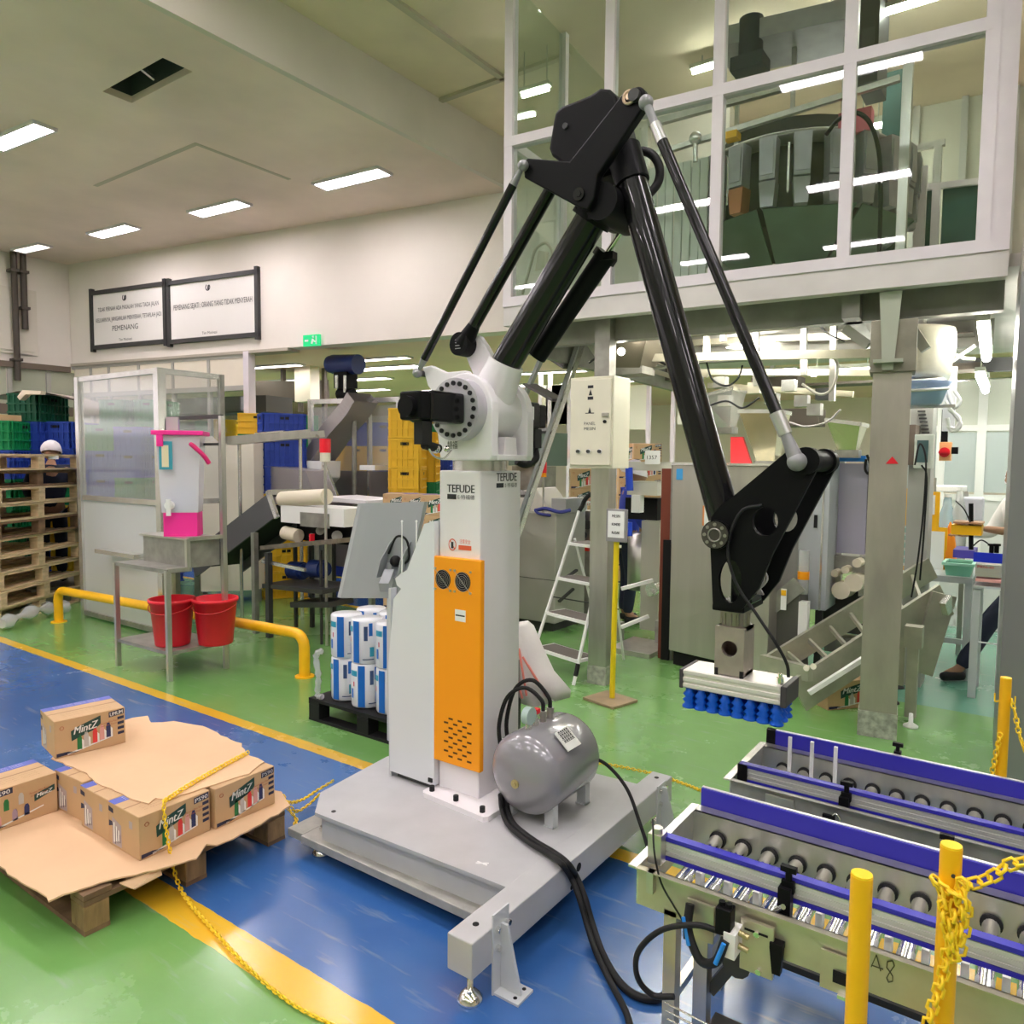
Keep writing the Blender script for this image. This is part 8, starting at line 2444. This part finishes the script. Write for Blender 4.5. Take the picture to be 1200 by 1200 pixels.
def person(base, face, label, H=1.68, lean=0., top=CLOTH, legs=NAVY, arms=None, cap='net', step=None):
    step = step or {1: (0, 0), -1: (0, 0)}
    """standing figure; face = heading in degrees (0 looks along +x)"""
    t = Thing('person', label, 'person', tuple(base))
    k = H / 1.75
    a = math.radians(face)
    fw = Vector((math.cos(a), math.sin(a), 0)); lf = Vector((-fw.y, fw.x, 0))
    def P(x, y, z):       # x forward, y to the figure's left, z up; leaning forward above the hips
        if z > .95: x += math.tan(lean) * (z - .95)
        return Vector(base) + fw * x * k + lf * y * k + Vector((0, 0, z * k))
    arms = arms or {1: [(.02, .20, 1.42), (.05, .27, 1.16), (.22, .22, .98)], -1: [(.02, -.20, 1.42), (.05, -.27, 1.16), (.22, -.22, .98)]}
    V, Ed, Rr = [], [], []
    def add(p, r, par=None):
        V.append(p); Rr.append((r[0] * k, r[1] * k) if isinstance(r, tuple) else r * k)
        if par is not None: Ed.append((par, len(V) - 1))
        return len(V) - 1
    pel = add(P(0, 0, .95), (.135, .10)); wai = add(P(.01, 0, 1.12), (.125, .095), pel); che = add(P(.0, 0, 1.32), (.15, .11), wai); nk = add(P(.01, 0, 1.47), .06, che); hb = add(P(.03, 0, 1.55), .058, nk)
    ends = {}
    for s_ in (1, -1):
        sh, el, wr = arms[s_]
        i = add(P(*sh), .062, che); j = add(P(*el), .044, i); w = add(P(*wr), .030, j)
        d = (P(*wr) - P(*el)).normalized(); pm = add(P(*wr) + d * .05 * k, (.036, .018), w); ends[s_] = (P(*wr), d)
        side = d.cross(Vector((0, 0, 1))).normalized()
        for q, ln in ((-.027, .065), (-.010, .078), (.009, .074), (.026, .058)):
            f1 = add(P(*wr) + d * .095 * k + side * q * k, .0095, pm); add(P(*wr) + d * (.095 + ln * .6) * k + side * q * 1.15 * k - Vector((0, 0, .01)), .008, f1)
        th = add(P(*wr) + d * .045 * k + side * .045 * s_ * k, .011, pm); add(P(*wr) + d * .085 * k + side * .06 * s_ * k - Vector((0, 0, .012)), .009, th)
    for s_ in (1, -1):
        hp = add(P(0, s_ * .09, .88), .088, pel); kn = add(P(.03 + step[s_][0] * .55, s_ * .10, .50), .056, hp); an = add(P(-.01 + step[s_][0], s_ * .10, .10), .038, kn); add(P(.12 + step[s_][0], s_ * .11, .035), (.04, .028), an)
    body = skinned('body', V, Ed, Rr, SKIN, t.o, base)
    # head with face
    hc = P(.05, 0, 1.645)
    m = MB(); n = 18
    prof = []
    vs, fs = [], []
    for i in range(n + 1):
        th_ = PI * i / n
        for j in range(n):
            ph = 2 * PI * j / n
            x, y, z = math.sin(th_) * math.cos(ph), math.sin(th_) * math.sin(ph), math.cos(th_)
            r = .098 + .022 * abs(x) + (.018 if z > 0 else .022) * abs(z)
            if z < -.2: y *= 1 + .25 * z
            nose = .022 * math.exp(-((y / .12) ** 2 + ((z + .12) / .20) ** 2)) if x > 0 else 0
            vs.append(hc + fw * (x * r + nose) * k + lf * y * r * .84 * k + Vector((0, 0, z * r * 1.06 * k)))
    for i in range(n):
        for j in range(n): fs.append((i * n + j, (i + 1) * n + j, (i + 1) * n + (j + 1) % n, i * n + (j + 1) % n))
    m.add(vs, fs, True); hd = t.part('head', m, SKIN)
    m = MB()
    for s_ in (1, -1): m.ball(hc + fw * .104 * k + lf * s_ * .033 * k + Vector((0, 0, .012 * k)), .011 * k, 6)
    t.part('eyes', m, LETTER, hd)
    m = MB(); m.bar(hc + fw * .098 * k + lf * .024 * k - Vector((0, 0, .058 * k)), hc + fw * .098 * k - lf * .024 * k - Vector((0, 0, .058 * k)), .01 * k, .008 * k); t.part('mouth', m, mat('lip', (.25, .09, .07), .6), hd)
    m = MB()
    for s_ in (1, -1): m.ball(hc + lf * s_ * .088 * k + fw * .0, .022 * k, 6)
    t.part('ears', m, SKIN, hd)
    cm = {'net': mat('hairnet', (.85, .80, .85), .9, bump=.5, scale=30), 'yellow': mat('yellow_cap', (.85, .65, .05), .8), 'white': CLOTH}[cap]
    m = MB(); vs, fs = [], []
    for i in range(9):
        th_ = PI * .56 * i / 8
        for j in range(n):
            ph = 2 * PI * j / n; x, y, z = math.sin(th_) * math.cos(ph), math.sin(th_) * math.sin(ph), math.cos(th_)
            r = .135 * (1 + .03 * math.sin(5 * ph + i))
            vs.append(hc + fw * (x * r * 1.08 - .02) * k + lf * y * r * .88 * k + Vector((0, 0, (z * r + .012 - .035 * x * (i / 8)) * k)))
    for i in range(8):
        for j in range(n): fs.append((i * n + j, (i + 1) * n + j, (i + 1) * n + (j + 1) % n, i * n + (j + 1) % n))
    m.add(vs, fs, True); t.part('hair_cover', m, cm)
    # clothing
    V2, E2, R2 = [], [], []
    def add2(p, r, par=None):
        V2.append(p); R2.append((r[0] * k, r[1] * k) if isinstance(r, tuple) else r * k)
        if par is not None: E2.append((par, len(V2) - 1))
        return len(V2) - 1
    a0 = add2(P(0, 0, .86), (.165, .13)); a1 = add2(P(.01, 0, 1.12), (.15, .12), a0); a2 = add2(P(0, 0, 1.32), (.172, .132), a1); add2(P(.0, 0, 1.45), .085, a2)
    for s_ in (1, -1):
        sh, el, wr = arms[s_]; i = add2(P(*sh), .082, a2); j = add2(P(*el), .062, i); w_ = P(*el).lerp(P(*wr), .8); add2(w_, .046, j)
    skinned('shirt', V2, E2, R2, top, t.o, base)
    V3, E3, R3 = [], [], []
    V3.append(P(0, 0, .95)); R3.append((.15 * k, .12 * k))
    for s_ in (1, -1):
        V3.append(P(0, s_ * .09, .86)); R3.append(.10 * k); E3.append((0, len(V3) - 1))
        V3.append(P(.03 + step[s_][0] * .55, s_ * .10, .50)); R3.append(.078 * k); E3.append((len(V3) - 2, len(V3) - 1))
        V3.append(P(-.01 + step[s_][0], s_ * .10, .10)); R3.append(.062 * k); E3.append((len(V3) - 2, len(V3) - 1))
    skinned('trousers', V3, E3, R3, legs, t.o, base)
    for s_ in (1, -1):
        q = skinned('shoe', [P(-.05 + step[s_][0], s_ * .105, .045), P(.05 + step[s_][0], s_ * .11, .045), P(.16 + step[s_][0], s_ * .12, .035)], [(0, 1), (1, 2)], [.045 * k, .047 * k, .038 * k], RUBBER, t.o, base, 1)
    return t


# worker with hairnet behind the pallet stack
h = atd(57, 518, 8.85)
bx_, by_ = h.x, h.y
person((bx_ + .0, by_ + .0, .20), 150, 'person in a white hairnet bending behind the pallet stack, only the head in view', 1.66, .25, NAVY)
m = MB(); m.box((bx_ - .4, by_ - .4, 0), (bx_ + .4, by_ + .4, .198)); solo('work_platform', m, STEELD, 'low steel platform hidden behind the pallet stack under the person', 'platform')
# worker behind the column, yellow cap
h = at(634, 545, Y=7.6)
person((h.x, h.y, 0), 250, 'person in white with a yellow cap working behind the robot column', 1.72, .12, CLOTH, NAVY, {1: [(.02, .20, 1.42), (.12, .28, 1.22), (.33, .12, 1.22)], -1: [(.02, -.20, 1.42), (.12, -.28, 1.2), (.33, -.10, 1.18)]}, 'yellow')
# worker whose dark legs show right of the slim pillar
h = at(735, 640, Y=7.1)
person((h.x, h.y, 0), 40, 'person in dark trousers and blue top behind the slim pillar, legs in view', 1.68, .05, BLUECL, NAVY, cap='net')
# worker at the right behind the grey pillar, reaching left
h = at(1112, 793, Z=0)
p = at(1172, 614, Y=6.9)
h = at(1207, 620, Y=7.15)
person((h.x, h.y, 0), 215, 'person mostly hidden by the grey pillar reaching a bare forearm towards the yellow tray', 1.7, .05, CLOTH, NAVY,
       {1: [(.02, .20, 1.42), (.12, .26, 1.20), (.42, .20, 1.24)], -1: [(.02, -.20, 1.42), (.12, -.27, 1.18), (.40, -.20, 1.17)]}, step={1: (.58, 0), -1: (-.1, 0)})
